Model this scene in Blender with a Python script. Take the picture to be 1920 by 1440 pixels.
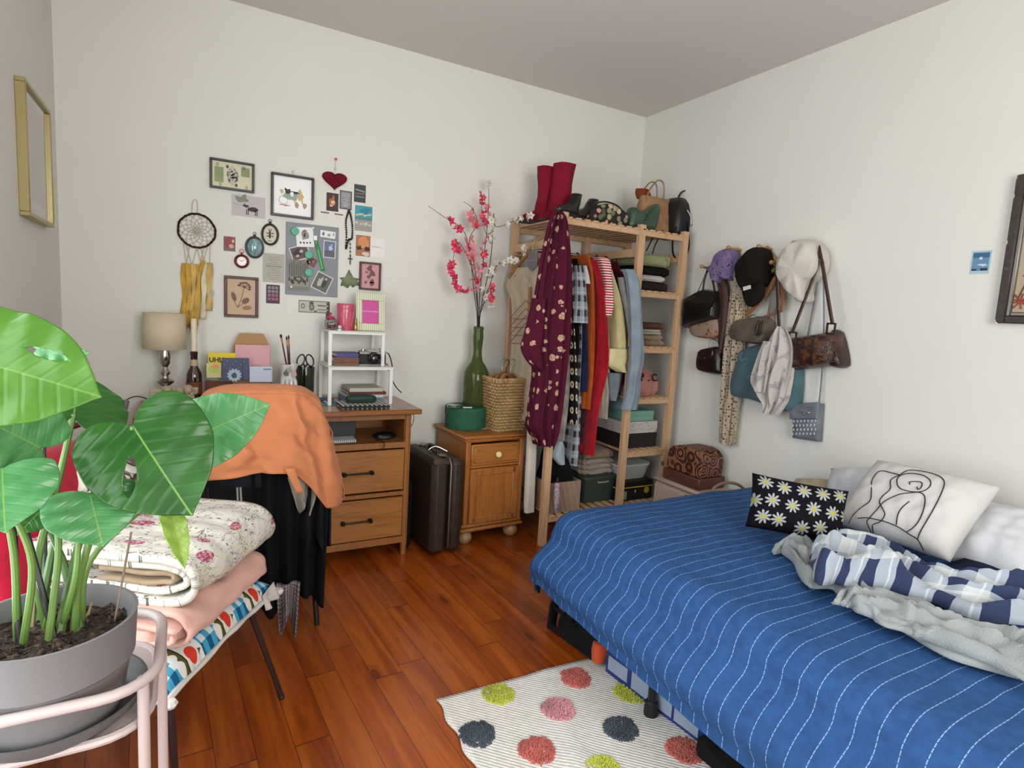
import bpy, math, random
from math import sin, cos, pi, sqrt, radians
from mathutils import Vector, Matrix, noise as mn
random.seed(7)
S = bpy.context.scene
for o in list(bpy.data.objects): bpy.data.objects.remove(o, do_unlink=True)

# ------------------------------------------------------------ camera
CH = 1.24
FPX, PITCH, ROLL, YAW = 1093.7, .12034, -.05915, .51125
cy_, sy_ = cos(YAW), sin(YAW)
f0 = Vector((sy_, cy_, 0)); r0 = Vector((cy_, -sy_, 0)); u0 = Vector((0, 0, 1))
fw = f0*cos(PITCH) - u0*sin(PITCH); up = u0*cos(PITCH) + f0*sin(PITCH)
RT = r0*cos(ROLL) - up*sin(ROLL); UP = r0*sin(ROLL) + up*cos(ROLL); BK = -fw
cam = bpy.data.cameras.new('camera'); co = bpy.data.objects.new('camera', cam)
S.collection.objects.link(co)
co.matrix_world = Matrix(((RT.x, UP.x, BK.x, 0), (RT.y, UP.y, BK.y, 0), (RT.z, UP.z, BK.z, CH), (0, 0, 0, 1)))
cam.sensor_width = 36; cam.lens = FPX/1920*36; cam.clip_start = .02
S.camera = co

# ------------------------------------------------------------ world, light, exposure
YB, XR, XL, ZC, YR = 3.1, 2.62, -.465, 2.555, -1.3      # back wall, right wall, left wall, ceiling, rear wall
WY0, WY1, WZ0, WZ1 = .05, 1.75, .40, 1.95                 # window opening in the left wall
w = bpy.data.worlds.new('World'); S.world = w; w.use_nodes = True
w.node_tree.nodes['Background'].inputs[0].default_value = (.80, .90, 1, 1)
w.node_tree.nodes['Background'].inputs[1].default_value = 1.0
def area(name, loc, rot, sx, sy, power, col=(1, 1, 1)):
    l = bpy.data.lights.new(name, 'AREA'); l.shape = 'RECTANGLE'; l.size = sx; l.size_y = sy; l.energy = power; l.color = col
    o = bpy.data.objects.new(name, l); S.collection.objects.link(o); o.location = loc; o.rotation_euler = rot
    return o
# daylight through the left window plus added fill from an unseen opening behind the camera
area('window_daylight', (XL-.16, (WY0+WY1)/2, (WZ0+WZ1)/2), (0, -pi/2, 0), WZ1-WZ0, WY1-WY0, 44, (.93, .98, 1))
area('rear_fill_light', (.75, YR-.1, 1.5), (pi/2, 0, 0), 1.5, 1.7, 84, (1, .975, .92))
S.view_settings.view_transform = 'Standard'; S.view_settings.look = 'None'
S.view_settings.exposure = 0.0; S.view_settings.gamma = 1.0; S.view_settings.use_curve_mapping = False

# ------------------------------------------------------------ pixel -> point on a real plane
def ray(px, py): return RT*((px-960)/FPX) + UP*(-(py-720)/FPX) - BK
C0 = Vector((0, 0, CH))
def onY(px, py, y): d = ray(px, py); return C0 + d*(y/d.y)
def onX(px, py, x): d = ray(px, py); return C0 + d*(x/d.x)
def onZ(px, py, z): d = ray(px, py); return C0 + d*((z-CH)/d.z)
def atD(px, py, dist): d = ray(px, py); return C0 + d.normalized()*dist

# ------------------------------------------------------------ material tools
def lin(h):
    if isinstance(h, str):
        h = h.lstrip('#'); c = [int(h[i:i+2], 16)/255 for i in (0, 2, 4)]
        return tuple(((x/12.92) if x <= .04045 else ((x+.055)/1.055)**2.4) for x in c) + (1,)
    return tuple(h)+(1,) if len(h) == 3 else tuple(h)
class Sx:
    """socket wrapper so patterns read like formulas"""
    def __init__(s, nt, k): s.nt, s.k = nt, k
    def _m(s, op, *a):
        n = s.nt.nodes.new('ShaderNodeMath'); n.operation = op
        for i, x in enumerate((s,)+a):
            if isinstance(x, Sx): s.nt.links.new(x.k, n.inputs[i])
            else: n.inputs[i].default_value = x
        return Sx(s.nt, n.outputs[0])
    def __add__(s, o): return s._m('ADD', o)
    def __sub__(s, o): return s._m('SUBTRACT', o)
    def __mul__(s, o): return s._m('MULTIPLY', o)
    def __truediv__(s, o): return s._m('DIVIDE', o)
    __radd__ = __add__; __rmul__ = __mul__
    def fr(s): return s._m('FRACT')
    def fl(s): return s._m('FLOOR')
    def ab(s): return s._m('ABSOLUTE')
    def lt(s, o): return s._m('LESS_THAN', o)
    def gt(s, o): return s._m('GREATER_THAN', o)
    def sn(s): return s._m('SINE')
    def cs(s): return s._m('COSINE')
    def sq(s): return s._m('SQRT')
    def mx(s, o): return s._m('MAXIMUM', o)
    def mi(s, o): return s._m('MINIMUM', o)
    def at2(s, o): return s._m('ARCTAN2', o)
    def pw(s, o): return s._m('POWER', o)
class MT:
    def __init__(s, name, rough=.6, metal=0., spec=.5):
        s.m = bpy.data.materials.new(name); s.m.use_nodes = True; s.nt = s.m.node_tree
        s.b = s.nt.nodes['Principled BSDF']
        s.b.inputs['Roughness'].default_value = rough; s.b.inputs['Metallic'].default_value = metal
        s.b.inputs['Specular IOR Level'].default_value = spec
    def tc(s, kind='Object'): n = s.nt.nodes.new('ShaderNodeTexCoord'); return n.outputs[kind]
    def xyz(s, vec):
        n = s.nt.nodes.new('ShaderNodeSeparateXYZ'); s.nt.links.new(vec, n.inputs[0]); return [Sx(s.nt, n.outputs[i]) for i in range(3)]
    def vec(s, a, b, c=0.):
        n = s.nt.nodes.new('ShaderNodeCombineXYZ')
        for i, x in enumerate((a, b, c)):
            if isinstance(x, Sx): s.nt.links.new(x.k, n.inputs[i])
            else: n.inputs[i].default_value = x
        return n.outputs[0]
    def mapp(s, vec, scale=(1, 1, 1), rot=(0, 0, 0), loc=(0, 0, 0)):
        n = s.nt.nodes.new('ShaderNodeMapping'); s.nt.links.new(vec, n.inputs[0])
        n.inputs['Scale'].default_value = scale; n.inputs['Rotation'].default_value = rot; n.inputs['Location'].default_value = loc
        return n.outputs[0]
    def noise(s, vec, scale, detail=2., dist=0.):
        n = s.nt.nodes.new('ShaderNodeTexNoise'); s.nt.links.new(vec, n.inputs['Vector'])
        n.inputs['Scale'].default_value = scale; n.inputs['Detail'].default_value = detail; n.inputs['Distortion'].default_value = dist
        return Sx(s.nt, n.outputs[0])
    def vor(s, vec, scale, rnd=1., out='Distance', feat='F1'):
        n = s.nt.nodes.new('ShaderNodeTexVoronoi'); n.feature = feat; s.nt.links.new(vec, n.inputs['Vector'])
        n.inputs['Scale'].default_value = scale; n.inputs['Randomness'].default_value = rnd
        return Sx(s.nt, n.outputs[out])
    def mix(s, a, b, f):
        n = s.nt.nodes.new('ShaderNodeMix'); n.data_type = 'RGBA'
        for sock, x in ((n.inputs[6], a), (n.inputs[7], b)):
            if isinstance(x, Sx): s.nt.links.new(x.k, sock)
            else: sock.default_value = lin(x)
        if isinstance(f, Sx): s.nt.links.new(f.k, n.inputs[0])
        else: n.inputs[0].default_value = f
        return Sx(s.nt, n.outputs[2])
    def ramp(s, f, stops):
        n = s.nt.nodes.new('ShaderNodeValToRGB'); s.nt.links.new(f.k, n.inputs[0]); e = n.color_ramp.elements
        while len(e) < len(stops): e.new(.5)
        for q, (p, c) in zip(e, stops): q.position = p; q.color = lin(c)
        return Sx(s.nt, n.outputs[0])
    def col(s, c):
        if isinstance(c, Sx): s.nt.links.new(c.k, s.b.inputs['Base Color'])
        else: s.b.inputs['Base Color'].default_value = lin(c)
        return s
    def bump(s, h, st=.3, dist=.01):
        n = s.nt.nodes.new('ShaderNodeBump'); n.inputs['Strength'].default_value = st; n.inputs['Distance'].default_value = dist
        s.nt.links.new(h.k, n.inputs['Height']); s.nt.links.new(n.outputs[0], s.b.inputs['Normal']); return s
    def alpha(s, a): s.nt.links.new(a.k, s.b.inputs['Alpha']); return s
_c = {}
def plain(c, rough=.5, metal=0., name=None, coat=0.):
    k = ('p', c, rough, metal, coat)
    if k not in _c:
        t = MT(name or 'paint', rough, metal).col(c); t.b.inputs['Coat Weight'].default_value = coat
        v = t.noise(t.tc(), 40, 3); t.bump(v, .04, .002); _c[k] = t.m
    return _c[k]
def fab(c, sc=500, var=.12, rough=.9, bump=.25):
    k = ('f', c, sc, var)
    if k not in _c:
        t = MT('fabric', rough, spec=.2); o = t.tc(); n = t.noise(o, 14, 4); a = lin(c)
        d = tuple(x*(1-var*1.6) for x in a[:3]); b = tuple(min(1, x*(1+var)) for x in a[:3])
        t.col(t.ramp(n, [(.3, d), (.7, b)])); t.b.inputs['Sheen Weight'].default_value = .0 if sum(a[:3]) < .35 else .12
        t.bump(t.noise(o, sc, 2) + t.noise(o, 30, 3)*.8, bump, .004); _c[k] = t.m
    return _c[k]
def wood(c1, c2, axis='z', sc=1., rough=.4, knots=False, coat=0.):
    k = ('w', c1, c2, axis, sc, rough)
    if k not in _c:
        t = MT('wood', rough); s_ = {'x': (1.2, 16, 16), 'y': (16, 1.2, 16), 'z': (16, 16, 1.2)}[axis]
        v = t.mapp(t.tc(), tuple(q*sc for q in s_)); n = t.noise(v, 1.6, 6, 1.2); f = t.noise(v, 9, 3)
        c = t.ramp(n*.75+f*.25, [(.32, c1), (.5, c2), (.7, c1)])
        if knots:
            kv = t.vor(t.tc(), 5.5*sc, 1.); c = t.mix(c, tuple(x*.35 for x in lin(c1)[:3]), kv.lt(.09))
        t.col(c); t.bump(n+f, .12, .003); t.b.inputs['Coat Weight'].default_value = coat; _c[k] = t.m
    return _c[k]
def leather(c, rough=.38, sc=120):
    k = ('l', c, rough)
    if k not in _c:
        t = MT('leather', rough); o = t.tc(); a = lin(c)
        t.col(t.ramp(t.noise(o, 18, 4), [(.3, tuple(x*.7 for x in a[:3])), (.7, tuple(min(1, x*1.15) for x in a[:3]))]))
        t.bump(t.vor(o, sc), .25, .003); _c[k] = t.m
    return _c[k]
def metal(c='#c9c9c9', rough=.25): return plain(c, rough, 1., 'metal')
def glass(c='#ffffff', rough=.03, ior=1.45):
    k = ('g', c)
    if k not in _c:
        t = MT('glass', rough).col(c); t.b.inputs['Transmission Weight'].default_value = 1; t.b.inputs['IOR'].default_value = ior
        t.bump(t.noise(t.tc(), 9, 1), .03, .002); _c[k] = t.m
    return _c[k]

# ------------------------------------------------------------ mesh builder
class MB:
    def __init__(s, M=None): s.v = []; s.f = []; s.mi = []; s.uv = []; s.M = M or Matrix.Identity(4); s.m = 0
    def add(s, vs, fs, uvs=None):
        b = len(s.v); s.v += [s.M @ Vector(p) for p in vs]
        for i, f in enumerate(fs):
            s.f.append([b+j for j in f]); s.mi.append(s.m); s.uv.append([uvs[j] for j in f] if uvs else None)
        return s
    def box(s, c, d, r=0., rot=None):
        """box with centre c, size d, rounded edges r"""
        x, y, z = d[0]/2, d[1]/2, d[2]/2; r = min(r, x*.98, y*.98, z*.98)
        R = rot or Matrix.Identity(3); c = Vector(c)
        if r <= 0:
            vs = [(i, j, k) for i in (-x, x) for j in (-y, y) for k in (-z, z)]
            fs = [(0, 1, 3, 2), (4, 6, 7, 5), (0, 4, 5, 1), (2, 3, 7, 6), (0, 2, 6, 4), (1, 5, 7, 3)]
        else:
            vs = []; idx = {}
            for i in (-1, 1):
                for j in (-1, 1):
                    for k in (-1, 1):
                        for a in range(3):
                            q = [i*(x-r), j*(y-r), k*(z-r)]; q[a] += (i, j, k)[a]*r
                            idx[(i, j, k, a)] = len(vs); vs.append(tuple(q))
            fs = []
            for a in range(3):
                b_, c_ = (a+1) % 3, (a+2) % 3
                for sg in (-1, 1):
                    q = []
                    for p_, q_ in ((-1, -1), (1, -1), (1, 1), (-1, 1)):
                        k = [0, 0, 0]; k[a] = sg; k[b_] = p_; k[c_] = q_; q.append(idx[tuple(k)+(a,)])
                    fs.append(q if sg > 0 else q[::-1])
            for a in range(3):
                b_, c_ = (a+1) % 3, (a+2) % 3
                for p_ in (-1, 1):
                    for q_ in (-1, 1):
                        k0 = [0, 0, 0]; k1 = [0, 0, 0]; k0[a] = -1; k1[a] = 1
                        for k in (k0, k1): k[b_] = p_; k[c_] = q_
                        q = [idx[tuple(k0)+(b_,)], idx[tuple(k1)+(b_,)], idx[tuple(k1)+(c_,)], idx[tuple(k0)+(c_,)]]
                        fs.append(q if p_*q_ < 0 else q[::-1])
            for k in [(i, j, l) for i in (-1, 1) for j in (-1, 1) for l in (-1, 1)]:
                q = [idx[k+(0,)], idx[k+(1,)], idx[k+(2,)]]; fs.append(q if k[0]*k[1]*k[2] > 0 else q[::-1])
        return s.add([c + R @ Vector(p) for p in vs], fs)
    def tube(s, pts, r, n=8, cap=True, closed=False, flat=1., updir=None):
        """swept tube; r number or list; flat squashes the section"""
        pts = [Vector(p) for p in pts]; k = len(pts); vs = []; fs = []
        rr = r if isinstance(r, (list, tuple)) else [r]*k
        nrm = None
        for i, p in enumerate(pts):
            a = pts[i-1] if (i > 0 or closed) else pts[0]; b = pts[(i+1) % k] if (i < k-1 or closed) else pts[-1]
            t = (b-a); t = t.normalized() if t.length > 1e-9 else Vector((0, 0, 1))
            if updir is not None: nrm = Vector(updir)
            if nrm is None: nrm = Vector((0, 0, 1)) if abs(t.z) < .9 else Vector((1, 0, 0))
            nrm = (nrm - t*nrm.dot(t)); nrm = nrm.normalized() if nrm.length > 1e-6 else t.orthogonal().normalized()
            bi = t.cross(nrm)
            for j in range(n):
                an = 2*pi*j/n; vs.append(p + bi*cos(an)*rr[i] + nrm*sin(an)*rr[i]*flat)
        m = k if closed else k-1
        for i in range(m):
            for j in range(n):
                a = i*n+j; b = i*n+(j+1) % n; c = ((i+1) % k)*n+(j+1) % n; d = ((i+1) % k)*n+j; fs.append((a, b, c, d))
        if cap and not closed: fs += [tuple(range(n))[::-1], tuple(range((k-1)*n, k*n))]
        return s.add(vs, fs)
    def lathe(s, prof, c=(0, 0, 0), n=24, sx=1., sy=1.):
        c = Vector(c); vs = []; fs = []
        for r, z in prof:
            for j in range(n): a = 2*pi*j/n; vs.append(c + Vector((r*cos(a)*sx, r*sin(a)*sy, z)))
        for i in range(len(prof)-1):
            for j in range(n): fs.append((i*n+j, i*n+(j+1) % n, (i+1)*n+(j+1) % n, (i+1)*n+j))
        if prof[0][0] > 1e-6: fs.append(tuple(range(n))[::-1])
        if prof[-1][0] > 1e-6: fs.append(tuple(range((len(prof)-1)*n, len(prof)*n)))
        return s.add(vs, fs)
    def ball(s, c, r, n=12, sc=(1, 1, 1)):
        m = max(4, n//2); c = Vector(c); vs = [c-Vector((0, 0, r*sc[2]))]; fs = []
        for i in range(1, m):
            t = -pi/2+pi*i/m
            for j in range(n): a = 2*pi*j/n; vs.append(c+Vector((r*cos(t)*cos(a)*sc[0], r*cos(t)*sin(a)*sc[1], r*sin(t)*sc[2])))
        vs.append(c+Vector((0, 0, r*sc[2]))); e = len(vs)-1
        for j in range(n):
            fs.append((0, 1+(j+1) % n, 1+j)); fs.append((e, e-n+j, e-n+(j+1) % n))
            for i in range(m-2): fs.append((1+i*n+j, 1+i*n+(j+1) % n, 1+(i+1)*n+(j+1) % n, 1+(i+1)*n+j))
        return s.add(vs, fs)
    def prism(s, pts, z0, z1):
        """2-D outline extruded in z"""
        n = len(pts); vs = [(p[0], p[1], z0) for p in pts]+[(p[0], p[1], z1) for p in pts]
        fs = [tuple(range(n))[::-1], tuple(range(n, 2*n))]+[(i, (i+1) % n, n+(i+1) % n, n+i) for i in range(n)]
        return s.add(vs, fs)
    def grid(s, fn, nu, nv, wrap=False, us=1., vs_=1., keep=None):
        vs = [fn(i/nu, j/nv) for j in range(nv+1) for i in range(nu+1)]
        uv = [(i/nu*us, j/nv*vs_) for j in range(nv+1) for i in range(nu+1)]; fs = []
        for j in range(nv):
            for i in range(nu):
                if keep and not keep((i+.5)/nu, (j+.5)/nv): continue
                a = j*(nu+1)+i; fs.append((a, a+1, a+nu+2, a+nu+1))
        return s.add(vs, fs, uv)
    def loft(s, rings, n=32, folds=0, amp=0., ph=0., cap=True, uvs=(1, 1), power=2., tw=.0):
        """rings: (centre, half width, half depth[, yaw]) stacked; cloth-like ripples"""
        vs = []; fs = []; uv = []; L = 0; pc = None
        for i, rg in enumerate(rings):
            c = Vector(rg[0]); hw, hd = rg[1], rg[2]; yw = rg[3] if len(rg) > 3 else 0.; am = rg[4] if len(rg) > 4 else 1.
            if pc is not None: L += (c-pc).length
            pc = c
            for j in range(n+1):
                a = 2*pi*j/n; ca, sa = cos(a), sin(a)
                x = hw*math.copysign(abs(ca)**(2/power), ca); y = hd*math.copysign(abs(sa)**(2/power), sa)
                rip = 1+0*a
                d = amp*am*(sin(folds*a+ph+tw*i)+.5*sin(folds*1.7*a+ph*2.3-.6*tw*i)) if folds else 0
                x += d*ca*.5; y += d*math.copysign(1, sa)*(abs(sa)**.3 if sa else 0)
                vs.append(c+Vector((x*cos(yw)-y*sin(yw), x*sin(yw)+y*cos(yw), 0))); uv.append((j/n*uvs[0], L*uvs[1]))
        m = n+1
        for i in range(len(rings)-1):
            for j in range(n): fs.append((i*m+j, i*m+j+1, (i+1)*m+j+1, (i+1)*m+j))
        if cap: fs += [tuple(range(n))[::-1], tuple((len(rings)-1)*m+j for j in range(n))]
        return s.add(vs, fs, uv)
    def pillow(s, w, h, t, pinch=.05, n=20, wr=.006, seed=0):
        def side(sg):
            def fn(a, b):
                u, v = a*2-1, b*2-1
                x = u*w/2*(1-pinch*(1-abs(v)**2)); y = v*h/2*(1-pinch*(1-abs(u)**2))
                e = max(0, (1-u**4)*(1-v**4)); z = t/2*e**.6
                z += wr*mn.noise(Vector((x*9+seed, y*9, sg*3)))*(e**.3) + wr*.8*mn.noise(Vector((x*25+seed, y*25, sg)))*e
                return (x, y, sg*z)
            return fn
        s.grid(side(1), n, n, us=w, vs_=h)
        b = len(s.f); s.grid(side(-1), n, n, us=w, vs_=h)
        for i in range(b, len(s.f)): s.f[i] = s.f[i][::-1]; s.uv[i] = s.uv[i][::-1]
        return s
    def build(s, name, mats, parent=None, world=True, bevel=0., sub=0, thick=0., smooth=True, merge=True):
        if not isinstance(mats, (list, tuple)): mats = [mats]
        me = bpy.data.meshes.new(name)
        if parent is not None and world:
            Mi = wm(parent).inverted(); vv = [Mi @ p for p in s.v]
        else: vv = list(s.v)
        loc = None
        if parent is None:
            xs = [p.x for p in vv]; ys = [p.y for p in vv]; zs = [p.z for p in vv]
            loc = Vector(((min(xs)+max(xs))/2, (min(ys)+max(ys))/2, min(zs))); vv = [p-loc for p in vv]
        me.from_pydata(vv, [], s.f); 
        for m in mats: me.materials.append(m)
        me.polygons.foreach_set('material_index', s.mi)
        if any(u is not None for u in s.uv):
            ul = me.uv_layers.new(name='UVMap'); k = 0
            for p, u in zip(me.polygons, s.uv):
                for q in range(p.loop_total):
                    ul.data[p.loop_start+q].uv = u[q] if u else (0, 0)
        me.validate()
        if smooth:
            me.polygons.foreach_set('use_smooth', [True]*len(me.polygons)); me.set_sharp_from_angle(angle=radians(38))
        o = bpy.data.objects.new(name, me); S.collection.objects.link(o)
        if loc is not None: o.location = loc
        if parent is not None: o.parent = parent
        if merge:
            md = o.modifiers.new('w', 'WELD'); md.merge_threshold = 2e-5
        if thick: md = o.modifiers.new('t', 'SOLIDIFY'); md.thickness = thick; md.offset = 0
        if bevel: md = o.modifiers.new('b', 'BEVEL'); md.width = bevel; md.segments = 2; md.limit_method = 'ANGLE'
        if sub: md = o.modifiers.new('s', 'SUBSURF'); md.levels = sub; md.render_levels = sub
        return o
def wm(o):
    m = Matrix.Translation(o.location) @ o.rotation_euler.to_matrix().to_4x4()
    return (wm(o.parent) @ m) if o.parent else m
def thing(name, label, cat, loc=(0, 0, 0), rotz=0., group=None):
    o = bpy.data.objects.new(name, None); o.empty_display_size = .05; S.collection.objects.link(o)
    o.location = loc; o.rotation_euler = (0, 0, rotz); return tag(o, label, cat, group)
def tag(o, label, cat, group=None):
    o['label'] = label; o['category'] = cat
    if group: o['group'] = group
    return o
def struct(o): o['kind'] = 'structure'; return o
def F(loc, rotz=0.): return Matrix.Translation(Vector(loc)) @ Matrix.Rotation(rotz, 4, 'Z')
def frame(o, x, y, z=None):
    """matrix from origin and axes"""
    x = Vector(x).normalized(); y = Vector(y); y = (y-x*y.dot(x)).normalized(); z = x.cross(y)
    return Matrix(((x.x, y.x, z.x, o[0]), (x.y, y.y, z.y, o[1]), (x.z, y.z, z.z, o[2]), (0, 0, 0, 1)))
def arc(c, r, a0, a1, n, ax=(1, 0, 0), ay=(0, 0, 1)):
    c = Vector(c); ax = Vector(ax); ay = Vector(ay)
    return [c+ax*r*cos(a0+(a1-a0)*i/n)+ay*r*sin(a0+(a1-a0)*i/n) for i in range(n+1)]
def spl(pts, n=6):
    """Catmull-Rom through points"""
    p = [Vector(q) for q in pts]; p = [p[0]*2-p[1]]+p+[p[-1]*2-p[-2]]; out = []
    for i in range(1, len(p)-2):
        for k in range(n):
            t = k/n; a, b, c, d = p[i-1:i+3]
            out.append(.5*((2*b)+(c-a)*t+(2*a-5*b+4*c-d)*t*t+(3*b-a-3*c+d)*t**3))
    return out+[p[-2]]
def text(s_, size, mtx, mat, parent, name='lettering', ext=.0004, bold=0.):
    cu = bpy.data.curves.new(name, 'FONT'); cu.body = s_; cu.size = size; cu.extrude = ext; cu.align_x = 'CENTER'; cu.align_y = 'CENTER'; cu.offset = bold
    t = bpy.data.objects.new('tmp', cu); S.collection.objects.link(t)
    bpy.context.view_layer.update()
    me = bpy.data.meshes.new_from_object(t.evaluated_get(bpy.context.evaluated_depsgraph_get()))
    bpy.data.objects.remove(t); me.materials.clear(); me.materials.append(mat)
    Mi = wm(parent).inverted() @ mtx
    me.transform(Mi); me.name = name
    o = bpy.data.objects.new(name, me); S.collection.objects.link(o); o.parent = parent; return o
# ------------------------------------------------------------ room shell
t = MT('wall_paint', .85, spec=.2); o_ = t.tc()
t.col(t.ramp(t.noise(o_, 1.3, 3), [(.3, '#d8d7d1'), (.7, '#dddcd6')])); t.bump(t.noise(o_, 160, 3)+t.noise(o_, 9, 2)*.6, .12, .003); WALL = t.m
t = MT('ceiling_paint', .9, spec=.15); t.col('#d2cdc8').bump(t.noise(t.tc(), 60, 3), .08, .003); CEIL = t.m
# varnished pine boards running towards the back wall
t = MT('pine_boards', .3); o_ = t.mapp(t.tc(), rot=(0, 0, radians(-3.2)))
ax, ay, az = t.xyz(o_); PW = .098
row = (ax/PW).fl(); rnd = ((row*12.9898).sn()*43758.5).fr()
seg = ((ay+rnd*1.7)/1.05).fl(); r2 = (((row*7.13+seg*3.71)*12.9898).sn()*43758.5).fr(); r3 = (((row*3.3+seg*9.1)*78.233).sn()*9631.5).fr()
edge = (ax/PW).fr(); gap = (edge.lt(.018)).mx(((ay+rnd*1.7)/1.05).fr().lt(.003))
gv = t.vec(ax*24+r2*20, ay*1.8+r3*9, r2*5)
g1 = t.noise(gv, .7, 4, .8); g2 = t.noise(gv, 6., 3, .3)
kv = t.vec(ax*7+r3*3, ay*2.6+r2*5, 0); kd = t.vor(kv, 1.15)
c1 = t.ramp(g1*.8+g2*.2, [(.3, '#7c3408'), (.48, '#a04e12'), (.62, '#b8641e'), (.78, '#883c0c')])
tint = t.ramp(r2, [(0, '#8a4420'), (.35, '#b06a38'), (.7, '#d89858'), (1, '#b87040')])
n_ = t.nt.nodes.new('ShaderNodeMix'); n_.data_type = 'RGBA'; n_.blend_type = 'MULTIPLY'; n_.inputs[0].default_value = .62
t.nt.links.new(c1.k, n_.inputs[6]); t.nt.links.new(tint.k, n_.inputs[7]); cc = Sx(t.nt, n_.outputs[2])
n_ = t.nt.nodes.new('ShaderNodeMix'); n_.data_type = 'RGBA'; n_.blend_type = 'MIX'; n_.inputs[0].default_value = .42
t.nt.links.new(cc.k, n_.inputs[6]); t.nt.links.new(c1.k, n_.inputs[7]); cc = Sx(t.nt, n_.outputs[2])
cc = t.mix(cc, '#4a1c08', (kd.lt(.1))*.75); cc = t.mix(cc, '#6d2f0e', (kd.lt(.2))*.35); cc = t.mix(cc, '#200c04', gap*.85)
t.col(cc); t.bump((g1*.3)+(gap*-1.), .25, .003); t.b.inputs['Coat Weight'].default_value = .35; t.b.inputs['Coat Roughness'].default_value = .25
FLOOR = t.m
struct(MB().box(((XL+XR)/2, (YR+YB)/2, -.05), (XR-XL+.4, YB-YR+.4, .1)).build('floor', FLOOR, merge=False))
struct(MB().box(((XL+XR)/2, (YR+YB)/2, ZC+.05), (XR-XL+.4, YB-YR+.4, .1)).build('ceiling', CEIL, merge=False))
struct(MB().box(((XL+XR)/2, YB+.06, ZC/2), (XR-XL+.4, .12, ZC)).build('wall_back', WALL, merge=False))
struct(MB().box((XR+.06, (YR+YB)/2, ZC/2), (.12, YB-YR, ZC)).build('wall_right', WALL, merge=False))
b = MB()   # left wall with the window opening
for y0, y1, z0, z1 in ((YR, WY0, 0, ZC), (WY1, YB, 0, ZC), (WY0, WY1, 0, WZ0), (WY0, WY1, WZ1, ZC)):
    b.box((XL-.1, (y0+y1)/2, (z0+z1)/2), (.2, y1-y0, z1-z0))
struct(b.build('wall_left', WALL, merge=False))
b = MB()   # rear wall behind the camera with an opening added for the fill light
for x0, x1, z0, z1 in ((XL, 0, 0, ZC), (1.5, XR, 0, ZC), (0, 1.5, 0, .65), (0, 1.5, 2.35, ZC)):
    b.box(((x0+x1)/2, YR-.06, (z0+z1)/2), (x1-x0, .12, z1-z0))
struct(b.build('wall_rear', WALL, merge=False))
WHT = plain('#e8e6e2', .45)
def window(name, M_, w_, h_):
    b = MB(M_)
    for c, d in (((-w_/2+.03, 0, h_/2), (.06, .05, h_)), ((w_/2-.03, 0, h_/2), (.06, .05, h_)), ((0, 0, h_/2), (.09, .05, h_)), ((0, 0, .03), (w_, .05, .06)), ((0, 0, h_-.03), (w_, .05, .06))): b.box(c, d, .004)
    o = struct(b.build(name, WHT))
    return o
window('window_1', F((XL-.1, (WY0+WY1)/2, WZ0), pi/2), WY1-WY0, WZ1-WZ0)
window('rear_fill_opening', F((.75, YR-.05, .65)), 1.5, 1.7)  # unseen window frame, added around the rear fill opening

# ------------------------------------------------------------ desk
DK1, DK2 = '#7d4a20', '#9c6230'
DX0, DX1, DY0, DZ = -.19, 1.0, 2.66, .75
desk = thing('desk', 'brown wooden desk with a worn top and drawers beside the suitcase', 'desk', (.4, 2.87, 0))
MB().box(((DX0+DX1)/2, (DY0+YB-.01)/2, DZ-.0125), (DX1-DX0, YB-.01-DY0, .025), .004).build('desktop', wood('#6f3f1c', '#8f5a2c', 'x', rough=.28, coat=.3), desk)
DW = wood('#7a4c22', '#946030', 'z', rough=.42); DWX = wood('#835222', '#9f6a32', 'x', rough=.4)
PX0, PX1, PY0 = .44, .955, 2.70
b = MB()
b.box((PX0+.011, 2.89, .4), (.022, .38, .65), .003).box((PX1-.011, 2.89, .4), (.022, .38, .65), .003).box((.7, 3.07, .4), (.5, .015, .65), .002)
b.box((.7, 2.89, .085), (.47, .37, .02)).box((.7, 2.89, .575), (.47, .37, .02), .002)
b.box((.7, 2.705, .57), (.47, .02, .03), .002).box((.7, 2.705, .325), (.47, .02, .02), .002).box((.7, 2.705, .085), (.47, .02, .035), .002)
b.box((.4, 2.715, .71), (1.12, .02, .03), .002).box((-.16, 2.89, .37), (.022, .38, .73), .003)
b.build('carcass', DW, desk)
for x_ in (.945, .455):
    for y_ in (2.71, 3.05): MB().tube([(x_, y_, .73), (x_, y_, .1), (x_, y_, .001)], [.018, .018, .014], 8).build('leg', DW, desk)
blk = metal('#2c2a28', .4)
for z0, z1 in ((.345, .548), (.108, .308)):
    d = MB().box((.7, 2.70, (z0+z1)/2), (.456, .018, z1-z0), .003).build('drawer', DWX, desk)
    b = MB(); zc = (z0+z1)/2+.0; c = (.7, 2.672, zc)
    b.tube([(.64, 2.672, zc), (.76, 2.672, zc)], .0045, 8)
    for x_ in (.635, .765): b.box((x_, 2.678, zc), (.018, .026, .018), .003)
    b.build('handle', [blk], d)

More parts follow.
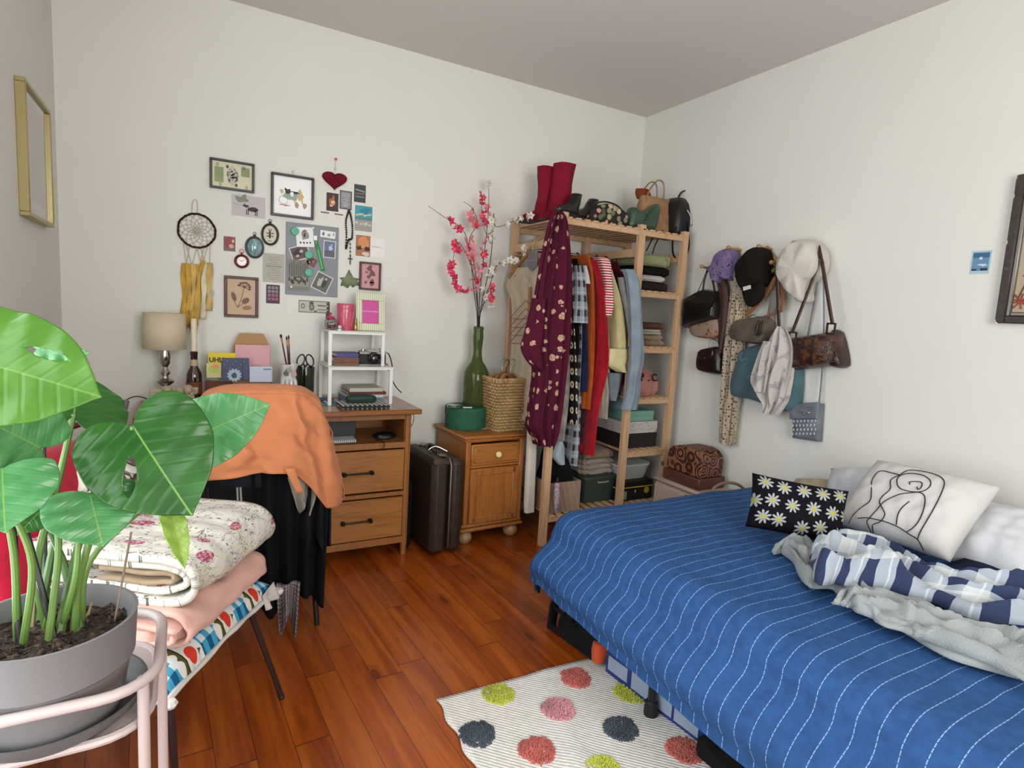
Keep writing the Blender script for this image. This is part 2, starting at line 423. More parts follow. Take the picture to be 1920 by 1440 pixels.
# ------------------------------------------------------------ bedside cabinet
NR = radians(3)
NZ = .595
cab = thing('bedside_cabinet', 'honey pine bedside cabinet with a cream drawer knob beside the clothes rack', 'cabinet', (1.44, 2.705, 0), NR)
N1, N2 = '#885024', '#a56a34'; NW = wood(N1, N2, 'z', rough=.38, knots=True); NWX = wood(N1, N2, 'x', rough=.38, knots=True)
Mc = F((1.44, 2.705, 0), NR); hw = .18
b = MB(Mc).box((-hw+.01, .18, .33), (.02, .35, .5), .002).box((hw-.01, .18, .33), (.02, .35, .5), .002).box((0, .35, .33), (.36, .01, .5)).box((0, .18, .09), (.36, .35, .03), .003)
b.box((0, .0, .083), (.39, .03, .02), .006).box((0, .0, .105), (.375, .02, .02), .006); b.box((-hw+.014, .002, .34), (.028, .02, .47), .003).box((hw-.014, .002, .34), (.028, .02, .47), .003).box((0, .004, .425), (.33, .015, .014), .002).box((0, .18, .562), (.355, .36, .01))
b.build('carcass', NW, cab)
MB(Mc).box((0, .173, NZ-.010), (.40, .385, .018), .006).box((0, .173, NZ-.026), (.385, .37, .014), .005).build('cabinet_top', NWX, cab)
d = MB(Mc).box((0, -.002, .49), (.30, .018, .115), .006).box((0, -.012, .49), (.265, .012, .085), .005).build('drawer', NWX, cab)
kb = MB(Mc @ Matrix.Translation((0, -.018, .492)) @ Matrix.Rotation(pi/2, 4, 'X')).lathe([(.007, 0), (.007, .008), (.015, .013), (.017, .02), (.013, .028), (0, .031)], n=20)
kb.build('knob', plain('#e6dc9a', .3), d)
d = MB(Mc).box((0, -.002, .265), (.30, .018, .30), .004).box((-.13, -.013, .265), (.04, .008, .29), .003).box((.13, -.013, .265), (.04, .008, .29), .003).box((0, -.013, .395), (.26, .008, .035), .003).box((0, -.013, .135), (.26, .008, .035), .003).build('door', NW, cab)
for x_ in (-.145, .145):
    for y_ in (.035, .32): MB(Mc).lathe([(.018, .075), (.02, .068), (.036, .055), (.042, .035), (.036, .014), (.022, .001), (0, .0)][::-1], (x_, y_, 0), 20).build('foot', wood('#8a6a48', '#a98a66', 'z'), cab)

# ------------------------------------------------------------ slatted pine clothes rack
WY_F, WY_B = 2.55, 3.05
P1, P2 = '#ab8865', '#c6a27f'
PZ = wood(P1, P2, 'z', rough=.6, knots=True); PXm = wood(P1, P2, 'x', rough=.6, knots=True); PYm = wood(P1, P2, 'y', rough=.6, knots=True)
rack = thing('clothes_rack', 'tall unpainted pine rack of slatted shelves with a hanging rail, crammed with clothes', 'shelving', (2.1, 2.8, 0))
XF0, XM, XF1 = 1.675, 2.19, 2.515; ZT = 1.745
for x_ in (XF0, XM, XF1):
    for y_ in (WY_F, WY_B): MB().box((x_, y_, ZT/2+.01), (.042 if x_ != XF0 else .042, .03, ZT+.02), .002).build('post', PZ, rack)
def slats(name, x0, x1, z, n, y0=WY_F+.0, y1=WY_B):
    b = MB(); 
    for y_ in (y0+.0, y1): b.box(((x0+x1)/2, y_, z-.018), (x1-x0, .018, .03), .002)
    for i in range(n):
        x_ = x0+.03+(x1-x0-.06)*i/(n-1); b.box((x_, (y0+y1)/2, z), (.034, y1-y0+.03, .01), .002)
    return b.build(name, [PYm], rack)
zs = [onY(1243, q, WY_F).z for q in (549, 652, 746, 842, 938)]
slats('shelf', XF0-.0, XF1, ZT-.005, 15)
slats('shelf', XF0+.02, XM, zs[4], 9)
for z in zs: slats('shelf', XM, XF1, z, 6)
for x_ in (XF0, XM, XF1):
    for z in (ZT-.13,): MB().box((x_, (WY_F+WY_B)/2, z), (.018, WY_B-WY_F, .045), .002).build('side_rail', PYm, rack)
MB().box(((XM+XF0)/2, WY_B-.02, ZT-.15), (XM-XF0, .018, .045), .002).build('back_rail', PXm, rack)
b = MB(); b.tube([(XF0+.03, WY_B-.0, ZT-.14), (XF0+.2, WY_B, ZT-.03)], .014, 6); b.build('brace', PYm, rack)
ROD = ZT-.155; RY = 2.80
MB().tube([(XF0, RY, ROD), (XM, RY, ROD)], .011, 10).build('hanging_rod', metal('#c8c4bc', .35), rack)

# ------------------------------------------------------------ bed
BX, BY1, BZ, BY0 = 1.20, 1.83, .5, -.45
bed = thing('bed', 'low folding bed under a blue duvet with thin white stripes', 'bed', (1.9, .7, 0))
t = MT('striped_cotton', .85, spec=.25); o_ = t.tc(); x_, y_, z_ = t.xyz(o_)
n1 = t.noise(o_, 6, 2); ln = ((y_+n1*.005)/.044).fr(); dash = ((x_+z_)*60).fr().gt(.18)
base = t.ramp(t.noise(o_, 40, 4), [(.3, '#23487a'), (.7, '#2b558c')])
t.col(t.mix(base, '#8fb0d8', (ln.lt(.045))*dash*.85)); t.bump(t.noise(o_, 22, 4)+t.noise(o_, 350, 2)*.4, .35, .006); t.b.inputs['Sheen Weight'].default_value = 0
DUV = t.m
def duvet(u, v):
    # u: across from the wall (0) over the top, down the left side (1); v: along y
    y = BY0+(BY1-BY0)*v; xw = XR-.015
    s_ = u*1.95; top = xw-BX
    e = .10  # edge radius
    if s_ < top-e: x, z = xw-s_, BZ
    elif s_ < top-e+e*pi/2:
        a = (s_-(top-e))/e; x = BX+e-e*sin(a)*1.0; z = BZ-e+e*cos(a)
    else:
        q = min((s_-(top-e+e*pi/2)), .25)/.25; z = BZ-e-(.2-.035*max(0, min(1, (v-.5)*2.5)))*q; x = BX-.085*sin(min(1, q*1.25)*pi*.75)
    # far end rounding
    d = (BY1-y)
    if d < .10:
        k = sqrt(max(0, 1-((.10-d)/.10)**2)); z = z-(1-k)*.08
        x = x + (1-k)*.06*(1 if u > .6 else 0)
    wv = .008*mn.noise(Vector((x*3, y*3, 2)))+.006*mn.noise(Vector((x*9, y*9, 5)))
    fl = .005*mn.noise(Vector((y*5.5, z*3, 9))) if z < BZ-.05 else 0
    return (x-fl-(.02*mn.noise(Vector((y*2, 1, 4))) if z < BZ-.05 else 0), y + .004*mn.noise(Vector((x*12, y*12, 0))), z+wv)
b = MB(); b.grid(duvet, 90, 110)
def endcap(u, v):   # far end hanging down
    p = Vector(duvet(.0+u, 1.)); z = p.z*(1-v)+.2*v + .0
    if p.z < .2: z = p.z
    return (p.x + (-.0), p.y + .035*sin(v*pi)+.01*mn.noise(Vector((p.x*6, v*3, 0))), z)
b.grid(endcap, 90, 8)
b.build('duvet', DUV, bed, thick=.008)
MB().box(((BX+.06+XR-.02)/2, .69, .33), (XR-.02-BX-.1, 2.2, .2), .04).build('mattress', fab('#2b3f66'), bed)
BLK = plain('#15161a', .35, name='black_steel')
b = MB()
for x_ in (1.27, 2.56): b.tube([(x_, -.35, .21), (x_, 1.78, .21)], .017, 8)
for y_ in (-.35, .65, 1.78): b.tube([(1.27, y_, .21), (2.56, y_, .21)], .014, 8)
b.build('bed_frame', BLK, bed)
for i, (x_, y_) in enumerate(((1.27, 1.245), (2.54, 1.245), (1.27, -.2), (2.54, -.2))):
    l = MB().tube([(x_, y_, .22), (x_, y_, .05)], .014, 10).build('leg', BLK, bed)
    MB().lathe([(.021, .001), (.023, .02), (.02, .055), (.015, .06)], (x_, y_, 0), 14).build('foot_cap', plain('#101012', .6), l)
for x_ in (1.26, 2.55):
    b = MB(); b.tube([(x_, 1.79, .20), (x_-.0, 1.80, .10), (x_, 1.81, .008)], .011, 6, flat=2.).tube([(x_, 1.81, .01), (x_, 1.74, .02), (x_, 1.64, .2)], .011, 6, flat=1.8).tube([(x_, 1.8, .1), (x_, 1.70, .1)], .008, 6)
    l = b.build('leg', BLK, bed); MB().tube([(x_-.016, 1.80, .13), (x_-.022, 1.80, .13)], .008, 10).build('rivet', metal('#d8d8d8'), l)

# ------------------------------------------------------------ rug
t = MT('rug_cotton', .95, spec=.1); o_ = t.tc(); x_, y_, z_ = t.xyz(o_)
t.col(t.ramp(t.noise(o_, 60, 4), [(.3, '#d2cfc8'), (.7, '#e2dfd9')])); t.bump(((x_+y_)*420).sn()*.5+t.noise(o_, 200, 2), .4, .004); RUG = t.m
rug = thing('rug', 'off-white cotton rug with tufted coral, yellow, pink and slate dots', 'rug', (1.1, .9, 0))
RA = onZ(818, 1316, 0); RB = onZ(1100, 1240, 0); RD = (RB-RA).normalized(); RN = Vector((RD.y, -RD.x, 0))
RL, RW = 1.3, .98
def rugp(u, v):
    p = RA + RD*(u*RW) + RN*(v*RL)
    wv = .008*max(0, mn.noise(Vector((p.x*4+p.y*5, p.x*1.2-p.y, 3))))+.010*max(0, sin((p.x-p.y*.35)*13+1))**6*(.3+.7*sin(v*3)**2)
    ed = .006*sin(v*60)*(1 if u < .01 else 0)
    return p + RD*ed + Vector((0, 0, .007+wv))
b = MB(); b.grid(rugp, 60, 80); b.build('rug_cloth', RUG, rug, thick=.006)
def tuft(px, py, col, r=.052):
    c = onZ(px, py, .01); uu = (c-RA).dot(RD)/RW; vv = (c-RA).dot(RN)/RL; z0 = rugp(uu, vv).z
    b = MB(); rnd = random.Random(px)
    for i in range(420):
        a = rnd.random()*6.283; q = r*sqrt(rnd.random())*(1+.04*sin(a*3)); x, y = c.x+q*cos(a), c.y+q*sin(a)
        l = rnd.random()*6.28; s_ = .004; h = .006+.004*rnd.random()
        b.tube([(x-cos(l)*s_, y-sin(l)*s_, z0+h*.2), (x, y, z0+h), (x+cos(l)*s_, y+sin(l)*s_, z0+h*.2)], .0026, 5)
    b.build('tufted_dot', fab(col, var=.2), rug)
for px, py, c in ((1079, 1272, '#b9645c'), (935, 1302, '#b3b84a'), (1047, 1332, '#bd858b'), (1180, 1299, '#b3b84a'), (895, 1377, '#4b525c'), (1164, 1367, '#4b525c'), (1007, 1407, '#b9645c'), (1283, 1407, '#b9645c'), (1130, 1445, '#b3b84a')): tuft(px, py, c)
# ------------------------------------------------------------ things on the back wall
def BW(px, py): p = onY(px, py, YB); return p.x, p.z
def MW(x, z, rot=0., off=0.):   # wall frame: local x right, y up, z out of the wall
    return Matrix.Translation((x, YB-off, z)) @ Matrix.Rotation(pi/2, 4, 'X') @ Matrix.Rotation(rot, 4, 'Z')
def rect(tl, tr, br, bl):
    P = [BW(*q) for q in (tl, tr, br, bl)]
    cx = sum(p[0] for p in P)/4; cz = sum(p[1] for p in P)/4
    w_ = ((P[1][0]-P[0][0])+(P[2][0]-P[3][0]))/2; h_ = ((P[0][1]-P[3][1])+(P[1][1]-P[2][1]))/2
    return cx, cz, w_, h_
def quad(b, x, y, w_, h_, z, rot=0.):
    c, s_ = cos(rot), sin(rot); pts = [(x+a*c-d*s_, y+a*s_+d*c) for a, d in ((-w_/2, -h_/2), (w_/2, -h_/2), (w_/2, h_/2), (-w_/2, h_/2))]
    return b.prism(pts, z, z+.0003)
def blob(b, x, y, rx, ry, z, n=18, wob=.12, seed=0, rot=0.):
    pts = []
    for i in range(n):
        a = 2*pi*i/n; r = 1+wob*mn.noise(Vector((cos(a)*1.5+seed*3.1, sin(a)*1.5, seed)))*2
        px, py = rx*r*cos(a), ry*r*sin(a); pts.append((x+px*cos(rot)-py*sin(rot), y+px*sin(rot)+py*cos(rot)))
    return b.prism(pts, z, z+.0003)
PC = lambda c, r=.55: plain(c, r, name='print')
def picture_frame(name, label, R, fw_, fcol, mats, draw, depth=.018, hook=False, fmat=None, cat='picture'):
    cx, cz, w_, h_ = R; M_ = MW(cx, cz)
    t_ = thing(name, label, cat, (cx, YB, cz-h_/2))
    b = MB(M_)
    for c, d in (((0, h_/2-fw_/2, depth/2), (w_, fw_, depth)), ((0, -h_/2+fw_/2, depth/2), (w_, fw_, depth)), ((-w_/2+fw_/2, 0, depth/2), (fw_, h_-2*fw_, depth)), ((w_/2-fw_/2, 0, depth/2), (fw_, h_-2*fw_, depth))): b.box(c, d, .0015)
    b.build('frame', fmat or fcol, t_)
    b = MB(M_); quad(b, 0, 0, w_-fw_, h_-fw_, .006); draw(b, w_-2*fw_, h_-2*fw_); b.build('image', mats, t_)
    return t_
BF = plain('#1d1b1c', .35)
def d_queen(b, w_, h_):
    b.m = 1
    for x, y, s_ in ((-.33, .1, 3), (.33, .2, 5)): quad(b, x*w_, y*h_+.0, w_*.22, h_*.36, .0065)
    b.m = 2; quad(b, -.33*w_, -.2*h_, w_*.22, h_*.24, .0065)
    b.m = 3
    for i in range(14):
        quad(b, (-.33+(i % 2)*.66)*w_+(-.07+.02*(i//2))*w_, (.37 if i < 8 else -.40)*h_, .008*w_, .14*h_, .0065)
    b.m = 4; blob(b, 0, 0, w_*.15, h_*.27, .0066, 24, .2, 1); b.m = 5; blob(b, 0, .27*h_, w_*.055, h_*.12, .0068, 16, .2, 2); blob(b, 0, -.27*h_, w_*.055, h_*.12, .0068, 16, .2, 3)
    for i in range(16): blob(b, w_*.12*cos(i*2.4)*sqrt(i/16), h_*.22*sin(i*2.4)*sqrt(i/16), .006+.003*(i % 3), .005, .0070, 8, .3, i)
    b.m = 3; blob(b, -w_*.12, h_*.33, .007, .008, .007, 6); blob(b, w_*.1, -h_*.36, .007, .008, .007, 6)
picture_frame('picture_frame', 'black framed collage with a mirrored face card figure, at the upper left', rect((393, 296), (477, 308), (476, 363), (393, 352)), .010, BF,
    [PC('#cdc8ae'), PC('#7f8f63'), PC('#8a9467'), PC('#4a4a40'), PC('#53504c'), PC('#b5b0a4')], d_queen)
def d_animals(b, w_, h_):
    b.m = 1; quad(b, 0, 0, w_*.93, h_*.93, .0063)
    b.m = 2; blob(b, -.02*w_, .0, w_*.22, h_*.10, .0066, 24, .3, 3)      # grey-green cart
    b.m = 3; blob(b, -.12*w_, .12*h_, w_*.07, h_*.07, .0069, 14, .3, 5); blob(b, .06*w_, .11*h_, w_*.12, h_*.035, .0069, 14, .3, 6); blob(b, -.19*w_, .17*h_, w_*.02, h_*.04, .007, 8)
    b.m = 1; blob(b, -.02*w_, .06*h_, w_*.05, h_*.06, .0072, 12, .3, 9)
    b.m = 4; blob(b, .2*w_, .03*h_, w_*.09, h_*.12, .0067, 16, .4, 7); blob(b, -.28*w_, .1*h_, w_*.05, h_*.05, .0067, 12, .4, 8)
    b.m = 5
    for x in (.12, .32): blob(b, x*w_, -.22*h_, w_*.055, h_*.075, .0067, 14, .3, x); blob(b, x*w_-.01, -.12*h_, w_*.014, h_*.05, .0068, 8)
    b.m = 6; blob(b, -.2*w_, -.25*h_, w_*.15, h_*.035, .0067, 18, .5, 4)
    b.m = 2; b.tube([Vector((-.24*w_+.02*cos(i*.6), -.12*h_+.02*sin(i*.6), .007)) for i in range(11)], .0012, 5, closed=False)
picture_frame('picture_frame', 'black square frame with a watercolour of small animals in a cart on white paper', rect((508, 322), (589, 336), (586, 413), (507, 404)), .011, BF,
    [PC('#e8e8ea'), PC('#f0efee'), PC('#8fa39a'), PC('#2b2b2e'), PC('#c9ac7c'), PC('#a58f76'), PC('#b98d86')], d_animals, .02)
b = MB(MW(*BW(549, 327))); b.tube([(0, .0, .004), (0, .016, .004)], .002, 6).box((0, .014, .003), (.012, .01, .004), .001)
tag(b.build('wall_hook', plain('#c9bfba', .5)), 'tiny pale wall hook above the frame with watercolour animals', 'hook')
def d_plant(b, w_, h_):
    b.m = 1
    b.tube([(-.13*w_, -.3*h_, .0075), (-.02*w_, -.1*h_, .0075), (.05*w_, .12*h_, .0075), (.1*w_, .3*h_, .0075)], .0012, 5)
    b.tube([(-.13*w_, -.3*h_, .0075), (-.22*w_, -.18*h_, .0075), (-.27*w_, 0, .0075)], .0012, 5); b.tube([(-.13*w_, -.3*h_, .0075), (.05*w_, -.18*h_, .0075)], .0012, 5)
    blob(b, -.27*w_, .0*h_, w_*.08, h_*.13, .0075, 16, .05, 1, .3); blob(b, .15*w_, -.1*h_, w_*.15, h_*.075, .0075, 16, .05, 1, .7); 
    b.m = 2; blob(b, .2*w_, -.3*h_, w_*.17, h_*.06, .0075, 16, .05, 1, .1)
    b.m = 3
    for i in range(7):
        a = -.3+i*.5; x, y = .1*w_+.2*w_*cos(a), .27*h_+.14*h_*sin(a); b.tube([(.1*w_, .27*h_, .0075), (x, y, .0075)], .001, 4); blob(b, x, y, .007, .005, .0078, 8, .3, i)
WF = wood('#3a241a', '#54382a', 'z', rough=.5)
picture_frame('picture_frame', 'dark wooden frame with a pressed brown plant sprig on tan paper above the letter rack', rect((420, 517), (484, 520), (484, 596), (420, 594)), .013, BF,
    [PC('#bfa283'), PC('#6b4a36'), PC('#94694a'), PC('#4d3429')], d_plant, .016, fmat=WF)
def d_pink(b, w_, h_):
    b.m = 1
    for x, y, r in ((.0, .32, .17), (.12, .12, .16), (-.2, .15, .08), (-.1, -.02, .1), (-.25, -.25, .09), (.12, -.2, .13), (.1, -.32, .14)): blob(b, x*w_, y*h_, r*w_, r*w_*.8, .0075, 12, .5, x*9)
    b.tube([(-.2*w_, -.3*h_, .0075), (.1*w_, .1*h_, .0075)], .0008, 4); b.tube([(-.1*w_, .0, .0075), (.05*w_, .3*h_, .0075)], .0008, 4)
picture_frame('picture_frame', 'small dark frame with pressed flowers on pink paper above the striped photo frame', rect((674, 490), (714, 494), (712, 546), (672, 542)), .010, BF,
    [PC('#c39090'), PC('#6d4545')], d_pink, .016, fmat=WF)

def photo(name, label, cat, R, cols, draw, border=None, rot=0., off=0., group=None):
    cx, cz, w_, h_ = R; b = MB(MW(cx, cz, rot, off)); b.prism([(-w_/2, -h_/2), (w_/2, -h_/2), (w_/2, h_/2), (-w_/2, h_/2)], .0003, .001)
    b.m = 1; bd = border or 0; quad(b, 0, 0, w_-2*bd, h_-2*bd, .001); draw(b, w_-2*bd, h_-2*bd)
    return tag(b.build(name, [PC(c) for c in cols], smooth=False), label, cat, group)
def d_dog(b, w_, h_):
    b.m = 2; blob(b, -.18*w_, .32*h_, .2*w_, .16*h_, .0013, 20, .4, 2)
    b.m = 3
    blob(b, .13*w_, -.13*h_, .16*w_, .11*h_, .0014, 20, .15, 3); blob(b, -.08*w_, .0, .10*w_, .075*h_, .0014, 14, .3, 4); blob(b, -.12*w_, .08*h_, .02*w_, .05*h_, .0014, 8)
    for x in (-.06, -.01, .2, .25): quad(b, x*w_, -.28*h_, .028*w_, .26*h_, .0014)
    b.m = 4; quad(b, -.33*w_, .04*h_, .3*w_, .012*h_, .0014, -.1)
photo('photo_print', 'unframed photo of a black dog standing on pale ground', 'photo', rect((434, 363), (498, 371), (497, 410), (434, 404)), ['#e4e2e0', '#b9b2b4', '#77806b', '#17171a', '#5d5c60'], d_dog)
# heart and its pin
hx, hz = BW(627, 340); M_ = MW(hx, hz)
ht = thing('heart_ornament', 'dark red padded felt heart hanging from a pin on the wall', 'ornament', (hx, YB, hz-.07))
pts = []
for i in range(48):
    a = 2*pi*i/48; pts.append((16*sin(a)**3/16*(.80+.20*abs(sin(a))), (13*cos(a)-4.2*cos(2*a)-1.6*cos(3*a)-.5*cos(4*a)+2)/18.5))
hw_ = (BW(650, 335)[0]-BW(603, 333)[0])/2
b = MB(M_); vs = []; fs = []; lv = [(1., .004), (.99, .010), (.93, .017), (.8, .022), (.5, .026), (.2, .027)]
for s_, z in lv:
    for p in pts: vs.append((p[0]*hw_*s_, p[1]*hw_*s_*.97, z))
for i in range(len(lv)-1):
    for j in range(48): fs.append((i*48+j, (i+1)*48+j, (i+1)*48+(j+1) % 48, i*48+(j+1) % 48))
fs.append(tuple(range(5*48, 6*48))[::-1]); fs.append(tuple(range(48)))
fs = [f[::-1] for f in fs]; b.add(vs, fs); b.build('padded_heart', fab('#6d1523', sc=250, bump=.6), ht)
pz = BW(627, 299)[1]-hz
MB(M_).tube([(0, .06, .012), (.002, pz, .006)], .0007, 5).tube([(0, .05, .012), (.004, .058, .012), (0, .066, .012), (-.004, .058, .012), (0, .05, .012)], .001, 5).build('thread', plain('#a09a92'), ht)
MB(MW(hx+.002, hz+pz)).lathe([(.002, 0), (.002, .006), (.006, .008), (.006, .014), (0, .016)]).build('pin', plain('#c0392f', .3), ht)
# three little printed cards
CG = 'small dark-bordered printed cards under the red heart'
def d_warm(b, w_, h_):
    b.m = 2; blob(b, 0, .05*h_, .32*w_, .3*h_, .0014, 14, .4, 2); b.m = 3; blob(b, .05*w_, -.02*h_, .2*w_, .12*h_, .0017, 12, .4, 3); blob(b, -.1*w_, -.22*h_, .16*w_, .06*h_, .0017, 10, .3, 5)
    b.m = 0; quad(b, 0, -.47*h_, .6*w_, .015*h_, .0018)
photo('art_card', 'dark-bordered card with a warm orange scene, left of the three under the heart', 'card', rect((612, 361), (635, 363), (634, 397), (612, 395)), ['#2a1c1a', '#3a221c', '#a5613b', '#ddb98f'], d_warm, .004, group=CG)
def d_grey(b, w_, h_):
    b.m = 2
    for i in range(7): blob(b, 0, (-.35+.12*i)*h_, .42*w_, .03*h_, .0014, 14, .5, i)
photo('art_card', 'dark-bordered card with a pale grey swirling scene, middle of the three under the heart', 'card', rect((637, 356), (660, 360), (659, 394), (637, 391)), ['#28262c', '#7d7f84', '#b4b4b8'], d_grey, .004, group=CG)
def d_tram(b, w_, h_):
    b.m = 2; quad(b, 0, .18*h_, .9*w_, .08*h_, .0014, -.15); b.m = 3; quad(b, 0, .0, .9*w_, .09*h_, .0014, .05); b.m = 4; quad(b, 0, -.2*h_, .85*w_, .1*h_, .0014)
photo('art_card', 'dark-bordered card with a red and green striped scene, right of the three beside the heart', 'card', rect((664, 344), (686, 349), (685, 381), (664, 378)), ['#1f1e21', '#36383a', '#8a9496', '#7c5a55', '#5d7d73'], d_tram, .003, group=CG)
def d_beach(b, w_, h_):
    b.m = 2; quad(b, 0, -.0*h_, w_, .08*h_, .0013); b.m = 3; quad(b, 0, -.28*h_, w_, .44*h_, .0013)
    b.m = 4
    for i in range(12): blob(b, (-.4+.07*i)*w_, (-.18-.02*(i % 4))*h_, .07*w_, .035*h_, .0016, 8, .5, i)
    b.m = 5
    for i in range(6): blob(b, (-.35+.14*i)*w_, (.12+.03*(i % 3))*h_, .1*w_, .03*h_, .0016, 10, .5, i)
    b.m = 6; blob(b, .1*w_, .3*h_, .3*w_, .12*h_, .0016, 14, .5, 3)
photo('photo_print', 'white-bordered postcard of a sandy beach under a blue-green sky', 'photo', rect((664, 383), (700, 387), (698, 437), (664, 433)), ['#e6e5e1', '#3f93a5', '#5f7a84', '#9b948a', '#d4d2cc', '#c8c9a8', '#1f7f99'], d_beach, .003)
def d_label(b, w_, h_):
    b.m = 2; quad(b, 0, .28*h_, .8*w_, .16*h_, .0013); b.m = 3
    for i in range(3): quad(b, -.1*w_+i*.08*w_, (0-.16*i)*h_, .55*w_, .02*h_, .0013)
photo('paper_slip', 'small cream paper slip with a grey header, left of the pair by the beads', 'paper', rect((599, 393), (619, 396), (619, 414), (599, 411)), ['#dcd8d2', '#dedad4', '#6b6664', '#b5a9a4'], d_label, group='cream paper slips beside the beads')
photo('paper_slip', 'small cream paper slip with a grey header, right of the pair by the beads', 'paper', rect((625, 397), (645, 400), (645, 417), (625, 414)), ['#dcd8d2', '#dedad4', '#6b6664', '#b5a9a4'], d_label, group='cream paper slips beside the beads')
def d_orange(b, w_, h_):
    b.m = 2; blob(b, 0, .15*h_, .4*w_, .26*h_, .0014, 16, .3, 1); b.m = 3; blob(b, -.25*w_, -.1*h_, .2*w_, .1*h_, .0017, 12, .4, 2); blob(b, .3*w_, -.12*h_, .18*w_, .12*h_, .0017, 12, .4, 6); b.m = 4; blob(b, .2*w_, -.38*h_, .28*w_, .12*h_, .0015, 12, .3, 4)
photo('photo_print', 'small orange-toned portrait photo under the beach postcard', 'photo', rect((667, 440), (695, 443), (693, 482), (667, 479)), ['#9a6b4c', '#a56a45', '#cc8656', '#2a1712', '#d9c0ac'], d_orange)
def d_blank(b, w_, h_):
    b.m = 2; quad(b, -.15*w_, .05*h_, .55*w_, .025*h_, .0013); quad(b, .25*w_, .02*h_, .1*w_, .02*h_, .0013)
photo('paper_card', 'blank white card with one line of grey writing beside the orange portrait', 'card', rect((696, 446), (722, 449), (721, 484), (695, 482)), ['#dedcd9', '#e2e0dc', '#8d8986'], d_blank)
def d_red(b, w_, h_):
    b.m = 2; blob(b, -.05*w_, .1*h_, .42*w_, .32*h_, .0014, 16, .4, 1); b.m = 3; blob(b, .15*w_, -.15*h_, .22*w_, .16*h_, .0017, 14, .2, 4); b.m = 4; blob(b, .3*w_, .2*h_, .1*w_, .1*h_, .0017)
photo('photo_print', 'small red-toned photo of a smiling face right of the dreamcatcher', 'photo', rect((418, 441), (443, 444), (442, 473), (418, 471)), ['#dddad6', '#6b5853', '#8e2f33', '#c9a08f', '#c4c0ba'], d_red, .0025)
def d_text(b, w_, h_):
    b.m = 2
    for i in range(11):
        y = .36-.075*i; ww = (.42, .55, .3, .68, .74, .6, .5, .64, .66, .6, .4)[i]; th = .03 if i in (4,) else .012
        n = 6
        for j in range(n): quad(b, (-ww/2+ww*(j+.5)/n)*w_, y*h_, ww/n*.8*w_, th*h_, .0013)
photo('paper_sheet', 'pale grey-green sheet with centred printed lines beside the grey noticeboard', 'paper', rect((493, 474), (534, 477), (533, 531), (492, 528)), ['#a3a191', '#a8a696', '#5b594f'], d_text)
def d_cal(b, w_, h_):
    for r_ in range(4):
        for c_ in range(3):
            b.m = 2+(r_ > 1)+0; quad(b, (-.27+.27*c_)*w_, (.34-.2*r_)*h_, .2*w_, .14*h_, .0013)
            b.m = 4; quad(b, (-.27+.27*c_)*w_, (.34-.2*r_)*h_, .12*w_, .02*h_, .0017)
photo('poster_card', 'small dark purple card with a grid of twelve little squares', 'card', rect((499, 533), (525, 535), (524, 570), (499, 568)), ['#2c1d29', '#3a2433', '#8d8790', '#9c5a76', '#4c3a48'], d_cal)
def d_note(b, w_, h_):
    b.m = 2; quad(b, 0, 0, .96*w_, .88*h_, .0013); b.m = 3; blob(b, -.08*w_, -.02*h_, .09*w_, .3*h_, .0016, 16, .15, 1); b.m = 1; blob(b, -.08*w_, .32*h_, .08*w_, .1*h_, .0018, 12); b.m = 4; blob(b, -.08*w_, -.02*h_, .055*w_, .2*h_, .0019, 12)
    b.m = 3; blob(b, -.36*w_, .02*h_, .07*w_, .2*h_, .0016, 14); quad(b, .26*w_, .12*h_, .28*w_, .1*h_, .0016); quad(b, .26*w_, -.22*h_, .3*w_, .06*h_, .0016); b.m = 2; blob(b, -.36*w_, .02*h_, .04*w_, .12*h_, .0018)
    b.m = 1; quad(b, .05*w_, -.36*h_, .1*w_, .1*h_, .0016)
photo('novelty_banknote', 'novelty banknote with a portrait taped above the desk, right of the letter rack', 'banknote', rect((560, 562), (617, 566), (616, 588), (560, 585)), ['#6a6a5f', '#43443f', '#b3b4a6', '#55564e', '#8e8473'], d_note)
photo('photo_strip', 'narrow dark strip of film-like pictures beside the right end of the banknote', 'photo', rect((611, 566), (618, 566), (618, 600), (611, 598)), ['#2e2a26', '#4c443b', '#6b6256'], lambda b, w_, h_: [quad(b, 0, (-.35+.24*i)*h_, .7*w_, .18*h_, .0014) for i in range(4)])
# rosary
rt_ = thing('rosary', 'string of dark wooden rosary beads with a cross hanging by the noticeboard', 'beads', (BW(652, 500)[0], YB, BW(655, 500)[1]))
dk = plain('#1c1614', .35)
lp = spl([Vector((BW(x, y)[0], YB-.008, BW(x, y)[1])) for x, y in ((653, 395), (648, 415), (649, 440), (648, 466), (653, 450), (659, 447), (660, 425), (657, 405), (654, 395))], 6)
b = MB()
for p in lp: b.ball(p, .0052, 8)
b.tube(lp, .0008, 4); b.build('bead_loop', dk, rt_)
tl = [Vector((BW(x, y)[0], YB-.008, BW(x, y)[1])) for x, y in ((655, 450), (656, 458), (656, 465), (656, 472), (656, 479))]
b = MB(); b.tube(tl, .0008, 4)
for p in tl: b.ball(p, .004, 8)
b.build('pendant_beads', dk, rt_)
x, z = BW(656, 488); MB().box((x, YB-.008, z), (.005, .004, .045), .001).box((x, YB-.008, z+.007), (.026, .004, .005), .001).build('cross', dk, rt_)
b = MB(); x, z = BW(654, 394); b.lathe([(.002, 0), (.002, .006), (.006, .009), (0, .012)], n=10); b.M = MW(x, z); b.v = [b.M @ p for p in b.v]; b.build('pin', plain('#8d2f36', .4), rt_)
